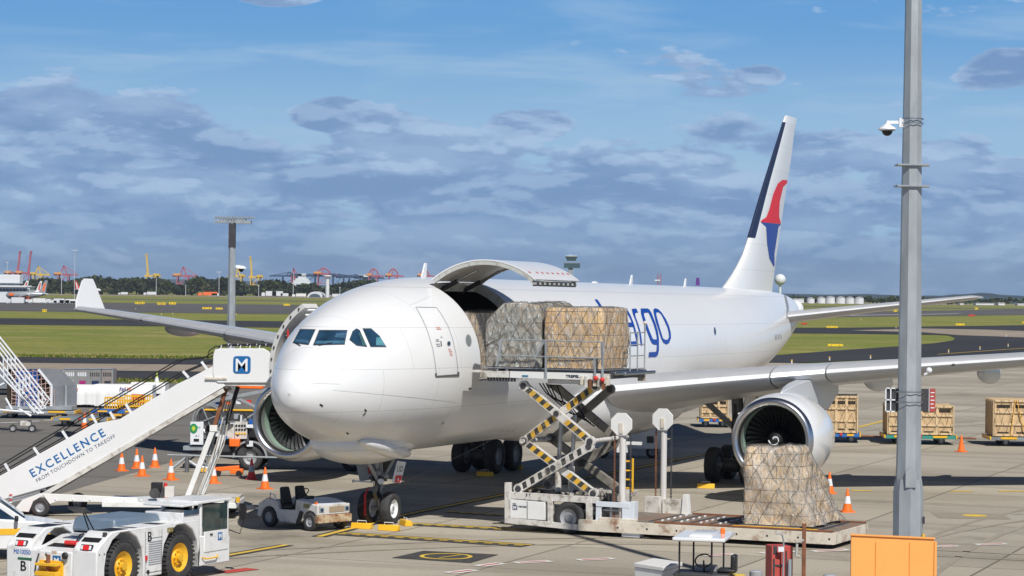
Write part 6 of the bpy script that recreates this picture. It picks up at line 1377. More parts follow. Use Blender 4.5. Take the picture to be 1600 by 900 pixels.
for k in range(60):
    x0_, y0_ = 318+rnd.random()*115, 642+rnd.random()*62; a = side(FM, x0_, y0_, .0); b = side(FM, x0_+rnd.uniform(-14, 14), y0_+rnd.uniform(-5, 18), 0); yy = rnd.uniform(-.1, .6); mb.tube([(a[0], yy, a[1]), ((a[0]+b[0])/2, yy-.1, (a[1]+b[1])/2-.08), (b[0], yy, b[1])], rnd.choice((.03, .045, .06)), rnd.choice((M_black, M_dark, M_steel, M_galv)), 6)
for k in range(34):
    a = side(FM, 318+rnd.random()*115, 648+rnd.random()*62, 0); mb.box((a[0], rnd.uniform(-.05, .7), a[1]), (rnd.uniform(.1, .4), .2, rnd.uniform(.1, .3)), rnd.choice((M_dark, M_dark, M_grey, M_refl, M_black, M_blue)))
mb.build('pipework', fv)
a = side(FM, 300, 722, -.6); mb = MB(); mb.cyl((a[0]-1, -.6, .62), (a[0]+6.5, -.6, .55), .035, M_galv); mb.tube([(a[0]-.4, -.4, .2), (a[0]+.3, -.5, .75), (a[0]+.6, -.4, .2)], .04, M_black); mb.build('boom_pipe', fv)
p = G(352, 744); hp_ = thing('hydrant_trolley', 'orange hydrant coupler trolley lying beside the white lifting arms', 'hydrant coupler', p); mb = MB(); mb.box((0, 0, .3), (1.1, .3, .16), M_orange, Mx.Rotation(rd(-5), 3, 'Y')); mb.box((.45, 0, .2), (.5, .35, .2), M_orange); mb.build('frame', hp_, bev=.02); mb = MB(); mb.cyl((.55, -.2, .12), (.55, .2, .12), .12, M_black); mb.cyl((-.3, -.2, .12), (-.3, .2, .12), .12, M_black); mb.build('wheel', hp_); mb = MB(); mb.tube([(-.5, 0, .35), (-.9, .1, .5), (-1.2, .1, .2)], .05, M_galv); mb.build('hose', hp_)
p = G(300, 738); hh = thing('ground_hose_coupling', 'steel hose coupling with yellow handles on the concrete under the stairs', 'hose coupling', p); mb = MB(); mb.tube([(-.8, 0, .15), (-.3, .1, .55), (.2, 0, .25), (.9, .1, .12)], .07, M_galv, 8); mb.cyl((-.2, 0, 0), (-.2, 0, .6), .09, M_steel); mb.build('pipe', hh); mb = MB(); mb.box((.7, -.1, .10), (.8, .2, .14), M_yel); mb.build('handle', hh, bev=.02)
# belt loader seen above it
QM = fr((R(338, 620, 118.).x, 118.), (1, .0)); bl_ = thing('conveyor_loader', 'orange and grey conveyor loader behind the refuelling vehicle, seen under the stairs platform', 'belt loader', M=QM)
mb = MB(); mb.bar((-.5, 0, 1.9), (4.6, 0, 3.0), .8, .16, M_galv); mb.build('conveyor', bl_); mb = MB(); mb.box((1.5, .4, 1.3), (4.6, 1.2, .5), M_dark); mb.box((1.6, -.22, 1.55), (4.4, .06, .10), M_yel); mb.build('chassis', bl_, bev=.03); mb = MB(); mb.box((1.6, .2, 2.95), (1.3, .8, .75), M_orange); mb.build('cab', bl_, bev=.05); mb = MB(); mb.bar((.3, -.3, .4), (3.5, -.3, 2.4), .12, .12, M_grey); mb.bar((.3, -.3, 2.5), (3.5, -.3, 1.0), .12, .12, M_grey); mb.build('strut', bl_)
for k in range(7): mb = MB(); mb.box((.1+k*.5, -.2, 1.85+.04*k), (.22, .2, .16), (M_blue, M_orange, M_refl, M_red)[k % 4]); mb.build('box_fitting', bl_)
for x_ in (.3, 3.0): MB().wheel((x_, .1, .4), (0, 1, 0), .4, .25, M_tyre, M_grey).build('wheel', bl_, 40)
# ground power unit behind the loader
p = G(925, 716); gp_ = thing('ground_power_unit', 'long white ground power unit under the aircraft belly behind the loader masts', 'ground power unit', p); mb = MB(); mb.box((1.6, 1, .85), (3.4, 1.6, .85), M_gse2); mb.build('housing', gp_, bev=.03); mb = MB(); mb.box((2.6, .19, .85), (.3, .02, .3), M_dark); mb.box((1.0, .19, .8), (.9, .02, .5), M_gse); mb.build('vent', gp_)
for x_ in (.5, 2.7): MB().wheel((x_, .4, .28), (0, 1, 0), .28, .2, M_tyre, M_grey).build('wheel', gp_, 40)
# ============================================================ CRATES ON DOLLIES (right)
M_wood = mat('crate_wood', (.66, .49, .29), .7, var=.12, vs=3, dirt=.3, dcol=(.38, .24, .12), ds=3, stretch=(1, 1, .3)); M_ply = mat('crate_ply', (.60, .43, .24), .75, var=.2, vs=1.2, dirt=.6, dcol=(.34, .23, .12), ds=1.6, dth=.5); M_woodd = mat('crate_gap', (.03, .022, .015), .9)
def crate_load(px0, px1, ytop, ybot, Dp, rz, label, straps=M_yel, cc=None):
    pb_ = G((px0+px1)/2, ybot+16); W_ = (px1-px0)*pb_.y/F; h_ = (ybot-ytop)*pb_.y/F
    t = thing('wooden_crate', label, 'crate', (pb_.x, pb_.y, .50), rz, 'large wooden crates on dollies'); mb = MB(); mb.box((0, Dp/2, h_/2), (W_, Dp, h_), cc or M_ply); mb.build('crate_walls', t)
    mb = MB(); n = max(3, int(W_/.75))
    for face in (-1, 1):
        y_ = -.02 if face < 0 else Dp+.02
        for k in range(n+1): mb.box((-W_/2+W_*k/n, y_, h_/2), (.12, .05, h_+.02), M_wood)
        for z_ in (.06, h_*.33, h_*.66, h_-.05): mb.box((0, y_+face*.03, z_), (W_+.06, .04, .10), M_wood)
    for k in range(5): mb.box((W_/2+.02, Dp*k/4, h_/2), (.05, .12, h_), M_wood); mb.box((-W_/2-.02, Dp*k/4, h_/2), (.05, .12, h_), M_wood)
    mb.build('frame_boards', t)
    mb = MB()
    for k in range(n): mb.box((-W_/2+W_*(k+.5)/n, -.006, h_*.82), (W_/n*.72, .012, .16), M_woodd); mb.box((-W_/2+W_*(k+.5)/n, -.006, h_*.10), (W_/n*.6, .012, .07), M_woodd)
    for k in range(3): mb.box((W_/2+.006, Dp*(k+.5)/4, h_*.82), (.012, Dp/5, .16), M_woodd)
    mb.build('gap', t)
    mb = MB()
    for k in range(-1, int(W_/.35)+2):
        for s_ in (1, -1):
            a = -W_/2+k*.42; pts = [(max(-W_/2, min(W_/2, a+s_*v*.5+.08*math.sin(v*4+k))), -.09, v) for v in [h_*q/6 for q in range(7)]]; mb.tube(pts, .007, M_rope, 4)
    mb.build('cargo_net', t)
    if straps:
        mb = MB(); mb.bar((-W_*.28, -.11, 0), (-W_*.22, -.11, h_), .07, .02, straps); mb.bar((-W_*.08, -.11, 0), (-W_*.2, -.11, h_), .07, .02, straps); mb.build('strap', t)
    return t, pb_, W_
def dolly(pb_, W_, Dp, rz, mt, label, tow=1.3):
    t = thing('cargo_dolly', label, 'dolly', (pb_.x, pb_.y, 0), rz, 'cargo dollies on the apron'); mb = MB(); mb.box((0, Dp/2, .38), (W_+.4, Dp+.2, .16), mt); mb.build('bed', t, bev=.01)
    mb = MB()
    for k in (-1, 1): mb.box((k*W_*.30, -.12, .41), (W_*.22, .03, .10), M_yel)
    for k in (-1, 1): mb.box((k*(W_/2+.18), Dp/2, .41), (.06, Dp+.3, .16), M_yel)
    mb.box((0, -.13, .44), (.12, .06, .12), M_red); mb.build('stop', t)
    for k in (-1, 1):
        for y_ in (.2, Dp-.2): MB().wheel((k*W_*.33, y_, .19), (0, 1, 0), .19, .12, M_tyre, M_grey).build('wheel', t, 40)
    mb = MB(); mb.cyl((W_/2+.2, Dp/2, .3), (W_/2+tow, Dp/2, .28), .045, M_rust); mb.build('tow_bar', t); return t
M_teal = mat('dolly_green', (.02, .25, .20), .5, dirt=.4, dcol=(.15, .2, .18)); M_dgrey = mat('dolly_grey', (.22, .26, .28), .5, dirt=.4); M_dblue = mat('dolly_blue', (.02, .13, .42), .5, dirt=.3, dcol=(.1, .14, .2))
for (a, b, yt, yb, D_, rz, lb, sm, dm, dlb) in ((1290, 1338, 618, 676, 2.2, -.12, 'wooden crate in part shade directly behind the right engine', None, M_dblue, 'blue dolly carrying the crate behind the right engine'),
    (1388, 1488, 633, 679, 2.4, -.06, 'pale wooden crate behind the tall pole, on the green dolly', None, M_teal, 'green dolly with yellow corner stops behind the tall pole'),
    (1553, 1668, 625, 682, 2.4, -.04, 'wooden crate with yellow straps at the right edge', M_yel, M_dgrey, 'grey dolly carrying the yellow strapped crate at the right edge'),
    (1168, 1196, 612, 655, 2.2, -.05, 'wooden crate seen between the wing and the right engine', None, M_dblue, 'dark blue dolly under the crate between wing and right engine'),
    (1096, 1136, 622, 652, 2.2, -.05, 'low pale crate behind the right landing gear strut', None, M_dblue, 'bright blue dolly behind the right landing gear strut')):
    t, pb_, W_ = crate_load(a, b, yt, yb, D_, rz, lb, sm); dolly(pb_, W_, D_, rz, dm, dlb)
# ============================================================ LEFT BACKGROUND CLUTTER
# curved cargo container with net front
Yc = 137.; CMx = fr((R(-4, 640, Yc).x, Yc), (1, -.03)); ig = thing('curved_container', 'metal air cargo container with cut corner and blue sheet behind a pink net', 'air cargo container', M=CMx)
def CP(*pts, c=0.): return sp_(CMx, pts, c)
def czp(y): return side(CMx, 40, y, 0)[1]
(xa_, _), (xb_, _), (xc_, _) = side(CMx, 10, 600, 0), side(CMx, 81, 600, 0), side(CMx, 113, 600, 0)
zt0, zb0, zk = czp(577), czp(634), czp(602)
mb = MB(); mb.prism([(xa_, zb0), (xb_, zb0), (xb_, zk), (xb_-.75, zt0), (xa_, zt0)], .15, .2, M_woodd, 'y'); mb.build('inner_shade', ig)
mb = MB(); mb.prism([(xa_+.5, zb0), (xb_-.75, zb0+.0), (xb_-.75, zt0), (xa_+.5, zt0)], .08, .13, mat('blue_sheet', (.01, .09, .35), .4, bump=.5, bs=3), 'y'); mb.build('blue_sheet', ig)
M_ali = mat('dull_aluminium', (.36, .37, .38), .4, .6, var=.1, dirt=.4, dcol=(.6, .6, .6), ds=1.5, dth=.58)
mb = MB(); e = 1.3; mb.add([(xb_, 0, zb0), (xc_, e, zb0), (xc_, e, zk), (xb_, 0, zk), (xb_-.75, 0, zt0), (xc_-.95, e, zt0), (xa_, 0, zt0), (xa_, e, zt0)], [(0, 1, 2, 3), (3, 2, 5, 4), (4, 5, 7, 6)], M_ali); mb.bar((xb_, -.02, zb0), (xb_, -.02, zk), .12, .12, M_refl, (0, 1, 0)); mb.bar((xb_, -.02, zk), (xb_-.75, -.02, zt0), .12, .12, M_refl, (0, 1, 0)); mb.box(((xa_+xc_)/2, .6, zb0-.1), (xc_-xa_, 1.4, .2), M_galv); mb.bar(((xb_+xc_)/2+.1, .62, zb0), ((xb_+xc_)/2+.1, .62, zk), .12, .1, M_galv, (0, 1, 0)); mb.build('shell', ig)
M_pnet = mat('pink_net', (.62, .42, .38), .7); mb = MB()
for k in range(11): x_ = xa_+.3+k*.24; z1_ = zt0 if x_ < xb_-.75 else zt0-(x_-xb_+.75)/.75*(zt0-zk); mb.tube([(x_+.02*math.sin(q), -.03, zb0+(z1_-zb0)*q/6) for q in range(7)], .018, M_pnet, 4)
for k in range(9): z_ = zb0+(zt0-zb0)*(k+.5)/9; x1_ = xb_ if z_ < zk else xb_-.75*(z_-zk)/(zt0-zk); mb.tube([(xa_+.3+(x1_-xa_-.3)*q/8, -.04, z_+.05*math.sin(q*2+k)) for q in range(9)], .018, M_pnet, 4)
mb.build('cargo_net', ig)
mb = MB(); mb.slab([(xb_-.32, .35, zk+.35), (xb_-.1, .75, zk+.35), (xb_+.12, .75, zk+.02), (xb_-.08, .35, zk+.02)], (.02, -.02, .02), 1, M_refl); tgp = mb.build('label_plate', ig)
dolly(V((R(55, 640, Yc).x, Yc-.2, 0)), 4.2, 1.6, 0, M_galv, 'galvanised dolly under the curved container behind the white steps')
# row of grey containers behind
uc = None
for k, (a, b, lb, mt_, pc) in enumerate(((100, 118, 'grey container mostly hidden right of the curved container', None, M_refl), (119, 137, 'grey container with magenta label in the container row', None, mat('magenta', (.35, .02, .16), .5)), (138, 158, 'grey container with a dark label, second from the right end', None, M_navy), (158.5, 176, 'brownish grey container at the right end of the row', None, M_ink))):
    Yk = 165.; p = R(a, 600, Yk); t = thing('air_cargo_container', lb, 'air cargo container', (p.x, Yk, 0), 0, 'row of grey air cargo containers'); wd = (b-a)*Yk/F; zt1 = R(a, 576, Yk).z; zb1 = .5
    mb = MB(); mb.box((wd/2, .8, (zt1+zb1)/2), (wd, 1.6, zt1-zb1), mat('container_grey%d' % k, (.30-.02*k, .29-.02*k, .28-.02*k) if k < 3 else (.30, .25, .23), .5, .2, dirt=.4, dcol=(.42, .4, .38))); mb.build('container_body', t, bev=.02)
    mb = MB(); mb.box((wd*.55, -.01, zb1+.45), (wd*.55, .02, .26), pc); mb.build('label_plate', t); mb = MB()
    for j in range(5): mb.box((wd*(.18+.16*j), -.01, zt1-.38), (.07, .02, .26), M_refl if k < 2 else M_dark)
    mb.build('markings', t); mb = MB()
    for z_ in (zb1, zt1): mb.box((wd/2, -.02, z_), (wd+.02, .04, .07), M_galv)
    for x_ in (0, wd): mb.box((x_, -.02, (zt1+zb1)/2), (.06, .04, zt1-zb1), M_galv)
    mb.build('corner_frame', t)
p = R(20, 600, 166.); t = thing('long_container', 'long silver topped container behind the curved container at the left edge', 'container', (p.x-3, 166, 0)); MB().box((3.6, 1, 1.05), (8, 2, 1.25), M_ali).build('container_body', t, bev=.03); MB().box((3.6, 1, .25), (8, 2, .2), M_dark).build('base', t)
# draped carts
M_drape = mat('white_drape', (.76, .76, .75), .6, var=.04, bump=.6, bs=2, stretch=(2, 2, .3))
for (a, b, yt, yb, lb, lg) in ((113, 148, 602, 632, 'white draped cart right of the curved container, logo cut off', 1), (147, 238, 601, 634, 'long white draped cart with a small purple and orange logo behind yellow barriers', 2), (204, 258, 598, 615, 'white draped cart furthest right, rising behind the others', 0)):
    Yk = 150. if lg else 158.; p = R(a, 620, Yk); t = thing('draped_cart', lb, 'cargo cart', (p.x, Yk, 0), 0, 'carts under white covers'); wd = (b-a)*Yk/F; zt1 = R(a, yt, Yk).z; zb1 = R(a, yb, Yk).z
    mb = MB(); n = 40; pr_ = []
    for k in range(n+1): x_ = wd*k/n; pr_.append((x_, -.06*abs(math.sin(x_*4.2))+.03*noise.noise(V((x_*3, 0, 0)))))
    vs = []; 
    for (z_, f_) in ((zb1, 1.6), (zb1+.5*(zt1-zb1), 1.), (zt1-.1, .5), (zt1, 0)):
        vs += [V((x_, y_*f_+(.12 if z_ == zt1 else 0), z_+.03*noise.noise(V((x_, z_, 2))))) for x_, y_ in pr_]
    vs += [V((x_, 1.6, zt1)) for x_, _ in pr_]+[V((x_, 1.7, zb1)) for x_, _ in pr_]
    m_ = n+1; mb.add(vs, [(j*m_+i, j*m_+i+1, (j+1)*m_+i+1, (j+1)*m_+i) for j in range(5) for i in range(n)], M_drape)
    for i in (0, n): mb.add([vs[i+j*m_] for j in range(6)], [(0, 1, 2, 3, 4, 5)], M_drape)
    cv_ = mb.build('cover', t, 60); MB().box((wd/2, .8, .42), (wd, 1.5, .15), M_dark).build('bed', t)
    for x_ in (.5, wd-.5): MB().wheel((x_, .2, .24), (0, 1, 0), .24, .14, M_tyre, M_grey).build('wheel', t, 40)
    if lg:
        lx, lz = (side(fr((p.x, Yk), (1, 0)), 187 if lg == 2 else 104, 609, -.1)); 
        text('Fed', .26, mat('purple', (.10, .03, .28), .5), Mx.Translation((lx-.0, -.12, lz)) @ Mx.Rotation(PI/2, 4, 'X'), cv_, 'lettering', .003, .006); text('Ex', .26, M_orange, Mx.Translation((lx+.46, -.12, lz)) @ Mx.Rotation(PI/2, 4, 'X'), cv_, 'lettering', .003, .006)
        text('Express', .15, mat('pale_teal', (.25, .45, .55), .5), Mx.Translation((lx+.02, -.12, lz-.26)) @ Mx.Rotation(PI/2, 4, 'X'), cv_, 'lettering', .003, .0)
# yellow barriers
for (a, b, yt, yb, mt_, lb) in ((164, 195, 620, 640, M_yel, 'yellow plastic barrier at the left end, leaning over another'), (184, 232, 624, 643, M_yel, 'yellow plastic barrier with dark slots in front of the white covers'), (206, 226, 616, 630, M_red, 'red board standing among the yellow barriers'), (195, 238, 617, 636, M_yel, 'yellow open frame barrier furthest right')):
    Yk = 142-(a % 7)*.3; p = R(a, 630, Yk); wd = (b-a)*Yk/F; z1_, z0_ = R(a, yt, Yk).z, max(.02, R(a, yb, Yk).z); t = thing('safety_barrier', lb, 'barrier', (p.x, Yk, 0), 0, 'barriers stacked in front of the carts'); mb = MB()
    for z_ in (z0_+.05, (z0_+z1_)/2, z1_-.05): mb.box((wd/2, 0, z_), (wd, .05, .09), mt_)
    n = int(wd/.14)
    for k in range(n+1): mb.box((wd*k/n, 0, (z0_+z1_)/2), (.06, .04, z1_-z0_), mt_)
    if mt_ is M_red: mb.box((wd/2, .03, (z0_+z1_)/2), (wd, .03, z1_-z0_), M_red)
    mb.build('panel', t); MB().box((wd/2, 0, .05), (wd*.9, .5, .08), mt_).build('foot', t)
# empty flat dollies
for (x, y, lb, mt_) in ((125, 667, 'empty dark dolly nearest the stairs, behind the handrail', M_dgrey), (182, 654, 'empty blue dolly beside the yellow barriers', M_dblue)):
    dolly(G(x, y), 2.6, 1.8, -.05, mt_, lb)
# white mobile steps at the left edge
Yk = 124.; KM = fr((R(0, 650, Yk).x, Yk), (1, 0)); ks = thing('maintenance_steps', 'white tubular maintenance steps in front of the netted container at the left edge', 'mobile steps', M=KM)
def kp(*pp): return [(a, 0, b) for a, b in sp_(KM, pp)]
for yy in (0, 1.0):
    mb = MB()
    for pl in ([(-30, 498), (0, 536), (72, 626)], [(-30, 514), (0, 552), (66, 640)], [(-30, 540), (0, 575), (54, 645)], [(-30, 552), (0, 586), (60, 647)]): mb.tube([(a, yy, b) for a, _, b in kp(*pl)], .045, M_refl, 6)
    for a, b in (((17, 558), (18, 572)), ((40, 587), (41, 610)), ((60, 612), (61, 632)), ((5, 556), (6, 590)), ((30, 590), (29, 636)), ((70, 627), (62, 640))): q = kp(a, b); mb.cyl((q[0][0], yy, q[0][2]), (q[1][0], yy, q[1][2]), .035, M_refl)
    mb.build('side_frame', ks)
mb = MB()
for k in range(12): q = kp((0+k*5, 582+k*5.9)); mb.box((q[0][0], .5, q[0][2]), (.25, 1.0, .03), M_galv)
mb.build('steps', ks)
mb = MB()
for a, b in (((-20, 612), (12, 596)), ((8, 622), (18, 640)), ((28, 640), (30, 600)), ((48, 650), (30, 640)), ((-10, 640), (68, 646))): q = kp(a, b); mb.cyl((q[0][0], .1, q[0][2]), (q[1][0], .1, q[1][2]), .06, M_refl)
mb.box((kp((38, 640))[0][0], .5, .45), (.5, .4, .25), M_gse); mb.build('base_frame', ks)
for x in (20, 50): q = kp((x, 650)); MB().wheel((q[0][0], .1, .2), (0, 1, 0), .2, .1, M_tyre, M_grey).build('wheel', ks, 40)
# lime cone on the grass verge
p = G(245, 602); lc = thing('lime_cone', 'tall lime green cone with white band on the grass verge', 'traffic cone', p); mb = MB(); M_lime = mat('lime', (.55, .65, .05), .5); mb.lathe([(0, .26), (.28, .2), (.28, .19)], M_lime, (0, 0, 0), (0, 0, 1), 16).lathe([(.28, .19), (.6, .1)], M_refl, (0, 0, 0), (0, 0, 1), 16).lathe([(.6, .1), (1.0, .03), (1.0, 0)], M_lime, (0, 0, 0), (0, 0, 1), 16); mb.build('cone_body', lc)
# small person under the engine, legs towards the camera

# ============================================================ FAR BACKGROUND
rnd = random.Random(11)
def gm(px, py): return G(px, py)
# taxiway guidance signs and edge markers
M_sgy = mat('sign_yellow', (.80, .55, .02), .5); M_sgo = mat('sign_orange', (.85, .30, .02), .5)
def tsign(x0, x1, yt, yb, mt_, lb, txt=None):
    p = G(x0, yb); wd = (x1-x0)*p.y/F; h_ = (yb-yt)*p.y/F; t = thing('taxiway_sign', lb, 'airfield sign', (p.x, p.y, 0), 0, 'airfield signs on the grass'); MB().box((wd/2, 0, h_/2+.1), (wd, .4, h_), mt_).build('sign_box', t, bev=.02)
    mb = MB(); 
    for k in (.15, .85): mb.box((wd*k, 0, .05), (.1, .2, .12), M_galv)
    mb.build('foot', t)
    n = max(2, int(wd/1.2)); mb = MB()
    for k in range(n): mb.box((wd*(k+.5)/n, -.21, h_/2+.1), (h_*.22, .02, h_*.5), M_ink)
    mb.build('lettering', t)
for a in ((211, 218.5, 472, 475.5, M_sgy, 'yellow airfield sign furthest left in the near pair beyond the wing'), (219.5, 226, 472, 475.5, M_sgy, 'yellow airfield sign, right one of the leftmost pair'), (245.5, 251.5, 473, 476.5, M_sgy, 'yellow airfield sign left of the middle pair'), (252.5, 259, 473, 476.5, M_sgy, 'yellow airfield sign right of the middle pair'), (264, 275, 472.5, 476, M_sgy, 'yellow airfield sign with a white top, right of the middle pair'),
          (316, 331, 480.5, 483.5, M_sgy, 'faint low yellow sign left of the floodlight mast'), (337, 348, 481, 484, M_sgy, 'yellow sign just left of the floodlight mast'), (443, 453, 475, 478, M_sgy, 'yellow sign just left of the aircraft nose'), (66, 73, 484, 488, M_sgy, 'small yellow sign at the runway left of the winglet'),
          (1293, 1317, 538.5, 542, M_sgy, 'wide yellow orange sign on the grass between tail and pole'), (1291, 1309, 510, 513, M_sgy, 'yellow sign right of the small red sign near the tail'), (1252, 1261, 505, 507.5, M_red, 'small red sign right of the aircraft tail'), (1493, 1507, 506, 509, M_sgy, 'orange yellow sign right of the tall pole'), (1513, 1523, 492, 494.5, M_red, 'small red sign far right of the tall pole'),
          (1369, 1374, 484, 487.5, M_sgy, 'tiny yellow sign beneath the tailplane, left one'), (1396, 1402, 484, 487.5, M_sgy, 'tiny yellow sign beneath the tailplane, right one'), (1523, 1528, 481, 484, M_sgy, 'tiny yellow sign under the tip of the tailplane'), (1597, 1606, 503, 506, M_sgy, 'yellow sign cut by the right edge')): tsign(*a)
tl = None
TL = ['small edge light just right of the aircraft belly below the tail', 'small edge light on the curved taxiway, second from the fuselage', 'small edge light on the curved taxiway just left of the tall pole', 'small edge light on the curved taxiway, first right of the tall pole', 'small edge light on the curved taxiway, second right of the tall pole', 'small edge light on the curved taxiway nearest the right edge', 'small edge light beyond the taxiway bend near the right edge', 'small edge light above the starboard wing, right one of a close pair', 'small edge light above the starboard wing, left one of a close pair', 'small edge light just right of the floodlight mast', 'small edge light near the white winglet, furthest left', 'small edge light on the far grass below the tailplane', 'small edge light on the far grass beside the tall pole']
for (x, y) in ((1237, 568), (1296, 563), (1360, 560.5), (1482, 551), (1531, 546), (1575, 541.5), (1572, 526), (270, 491), (252, 492), (369, 492), (212, 483), (1345, 500), (1400, 513)):
    p = G(x, y); tlab = TL.pop(0)
    if tl is None:
        tl = thing('edge_light', tlab, 'taxiway light', p, 0, 'taxiway edge lights'); MB().cyl((0, 0, 0), (0, 0, .28), .08, M_refl, n=8).ball((0, 0, .32), .11, M_yel, 8, 6).build('lamp', tl)
    else: dup(tl, p, 0, tlab)
# distant light poles
for (x, yt, yb, hw, lb) in ((116, 391, 473, 5, 'tall thin pole with a flat head near the parked grey jet'), (96, 425, 457, 0, 'short thin pole left of the tall thin pole'), (244, 434, 459, 0, 'thin pole below the yellow raised crane'), (342, 425, 460, 4, 'thin pole just left of the floodlight mast'), (458, 425, 460, 0, 'thin pole in front of the blue cranes'), (290, 446, 459, 1, 'short white pole left of the floodlight mast'), (531, 449, 459, 1, 'short white pole right of the white arch shed'), (404, 446, 461, 1, 'short white pole under the yellow crane'), (11, 410, 440, 2, 'thin pole with a white head above the terminal roof')):
    p = G(x, max(yb, 459)) if yb > 461 else R(x, yb, 2300.); Y = p.y; z1 = R(x, yt, Y).z; t = thing('lamp_post', lb, 'light pole', (p.x, Y, 0), 0, 'distant thin light poles'); mb = MB(); r_ = .45*Y/F*1.2; mb.cyl((0, 0, 0), (0, 0, z1), r_, mat('far_pole', (.52, .55, .58), .6), r_*.7, 6); mb.build('pole', t)
    if hw: MB().box((0, 0, z1), (hw*2*Y/F, r_*2, 1.0*Y/F), MATS['far_pole']).build('lamp_head', t)
# container cranes
M_cr = mat('crane_red', (.40, .11, .15), .6, var=.1, spec=.2); M_co = mat('crane_orange', (.70, .33, .10), .6); M_cy = mat('crane_yellow', (.66, .44, .07), .6); M_cb = mat('crane_blue', (.05, .085, .17), .6, spec=.2); M_cw = mat('crane_white', (.62, .66, .70), .6)  # crane colours muted towards the sky, a little haze painted in
def crane(px, ytop, ybase, mt_, house, up, lb, dirn=1, wpx=22, arch=False, Y=3300.):
    b = R(px, ybase, Y); u = Y/F; t = thing('container_crane', lb, 'crane', (b.x, Y, 0), 0, 'port container cranes on the horizon'); zb = 0; zd_ = b.z; ht = (ybase-ytop)*u; th = 1.45*u
    leg = wpx*.32*u
    for x_ in (-leg, leg):
        for y_ in (0, 14): m2 = MB(); m2.box((x_, y_, zd_/2), (th*1.1, th, zd_), mt_); m2.build('leg', t)
    mb = MB(); zg_ = zd_; mb.box((-leg*.2*dirn, 7, zg_), (wpx*u*1.15, 5, th*2.0), mt_); mb.bar((-leg, 0, zd_*.45), (leg, 0, zd_), th*.7, th*.7, mt_); mb.bar((-leg, 0, zd_*.55), (leg, 0, zd_*.55), th*.8, th*.8, mt_); mb.build('girder', t)
    MB().box((-leg*1.1*dirn, 6, zg_+2.0*u), (wpx*.42*u, 9, 3.2*u), house).build('machinery_house', t)
    mb = MB()
    if up: mb.bar((leg*.8*dirn, 7, zg_), (leg*.8*dirn+ht*.09*dirn, 7, zg_+ht), th*1.9, th*1.9, mt_); mb.bar((leg*.8*dirn-th*1.5, 7, zg_), (leg*.8*dirn+ht*.06*dirn, 7, zg_+ht*.75), th*.8, th*.8, mt_); mb.box((leg*.8*dirn+ht*.1*dirn, 7, zg_+ht), (3.2*u, 4, 2.4*u), mt_)
    elif arch:
        q = [(-leg*1.2+leg*2.4*k/8, 7, zg_+ht*math.sin(PI*(k+.6)/9.2)) for k in range(9)]; mb.tube(q, th*.8, mt_, 5); mb.bar((leg, 7, zg_+1*u), (leg*2.6*dirn, 7, zg_-1*u), th*1.4, th*1.4, mt_); mb.bar((-leg*.5, 7, zg_), (leg*.2, 7, zg_+ht), th, th, mt_)
    else: mb.bar((-leg*.6, 7, zg_), (0, 7, zg_+ht), th*1.2, th*1.2, mt_); mb.bar((leg*.7, 7, zg_), (0, 7, zg_+ht), th*1.2, th*1.2, mt_); mb.bar((0, 7, zg_+ht), (leg*2.8*dirn, 7, zg_), th*.7, th*.7, mt_); mb.bar((leg*.6*dirn, 7, zg_), (leg*2.9*dirn, 7, zg_-.5*u), th*1.6, th*1.6, mt_)
    mb.build('boom', t); return t
crane(20, 393, 427, M_cr, M_co, 1, 'red crane with raised boom furthest left on the horizon', 1, 24); crane(37, 393, 427, M_cr, M_co, 1, 'red crane with raised boom, second from the left', 1, 24); crane(58, 416, 429, M_cy, M_cy, 0, 'small yellow crane with an A frame right of the two raised red cranes', 1, 20); crane(98, 415, 429, M_cr, M_co, 0, 'red crane with lowered boom left of the tall thin pole', 1, 24)
crane(236, 398, 431, M_cy, M_cy, 1, 'yellow crane with raised boom left of the floodlight mast', -1, 22); crane(285, 417, 431, M_cr, M_co, 0, 'red crane with lowered boom between yellow crane and floodlight mast', 1, 26); crane(371, 420, 432, M_cy, M_cy, 0, 'yellow crane partly behind the floodlight mast', -1, 18); crane(398, 402, 433, M_cy, M_cy, 1, 'yellow crane with raised boom right of the floodlight mast', -1, 20)
crane(452, 425, 431, M_cb, M_cb, 0, 'dark blue crane at the left end of the blue group', -1, 34); crane(458, 419, 430, M_cr, M_cb, 0, 'thin red crane in front of the left blue crane', 1, 8); crane(505, 419, 428, M_cr, M_co, 0, 'red crane above the round white tower', 1, 26, True); crane(482, 428, 431, M_cb, M_cw, 0, 'dark blue crane with a white house left of the round tower', 1, 30); crane(528, 428, 431, M_cb, M_cb, 0, 'dark blue crane just right of the round tower', 1, 26); crane(556, 429, 433, M_cb, M_cw, 0, 'dark blue crane with white house right of centre in the blue group', -1, 34)
crane(583, 420, 431, M_cr, M_co, 0, 'red arched crane above the aircraft crown, left of three', 1, 20, True); crane(614, 420, 431, M_cr, M_co, 0, 'red arched crane above the aircraft crown, middle of three', 1, 20, True); crane(663, 421, 431, M_cr, M_co, 0, 'red arched crane behind the white antenna blade', 1, 18, True); crane(572, 430, 434, M_cb, M_cb, 0, 'dark blue crane behind the left arched red crane', 1, 30)
# ship superstructure among the cranes
p = R(472, 441, 3200.); sh = thing('ship', 'white ship superstructure showing between the blue cranes and the trees', 'ship', (p.x, 3200, 0)); u = 3200/F; mb = MB()
for k, (w_, z_) in enumerate(((30, 442), (26, 438), (20, 435), (13, 432))): mb.box((0, k, R(472, z_+2, 3200).z), (w_*u, 12, 4.2*u), M_cw)
mb.build('superstructure', sh); mb = MB(); mb.box((-1*u, -1, R(472, 445, 3200).z), (6*u, 6, 2*u), M_blue); mb.build('window', sh); MB().box((0, 6, p.z/2-8), (46*u, 16, p.z), M_cw).build('hull', sh)
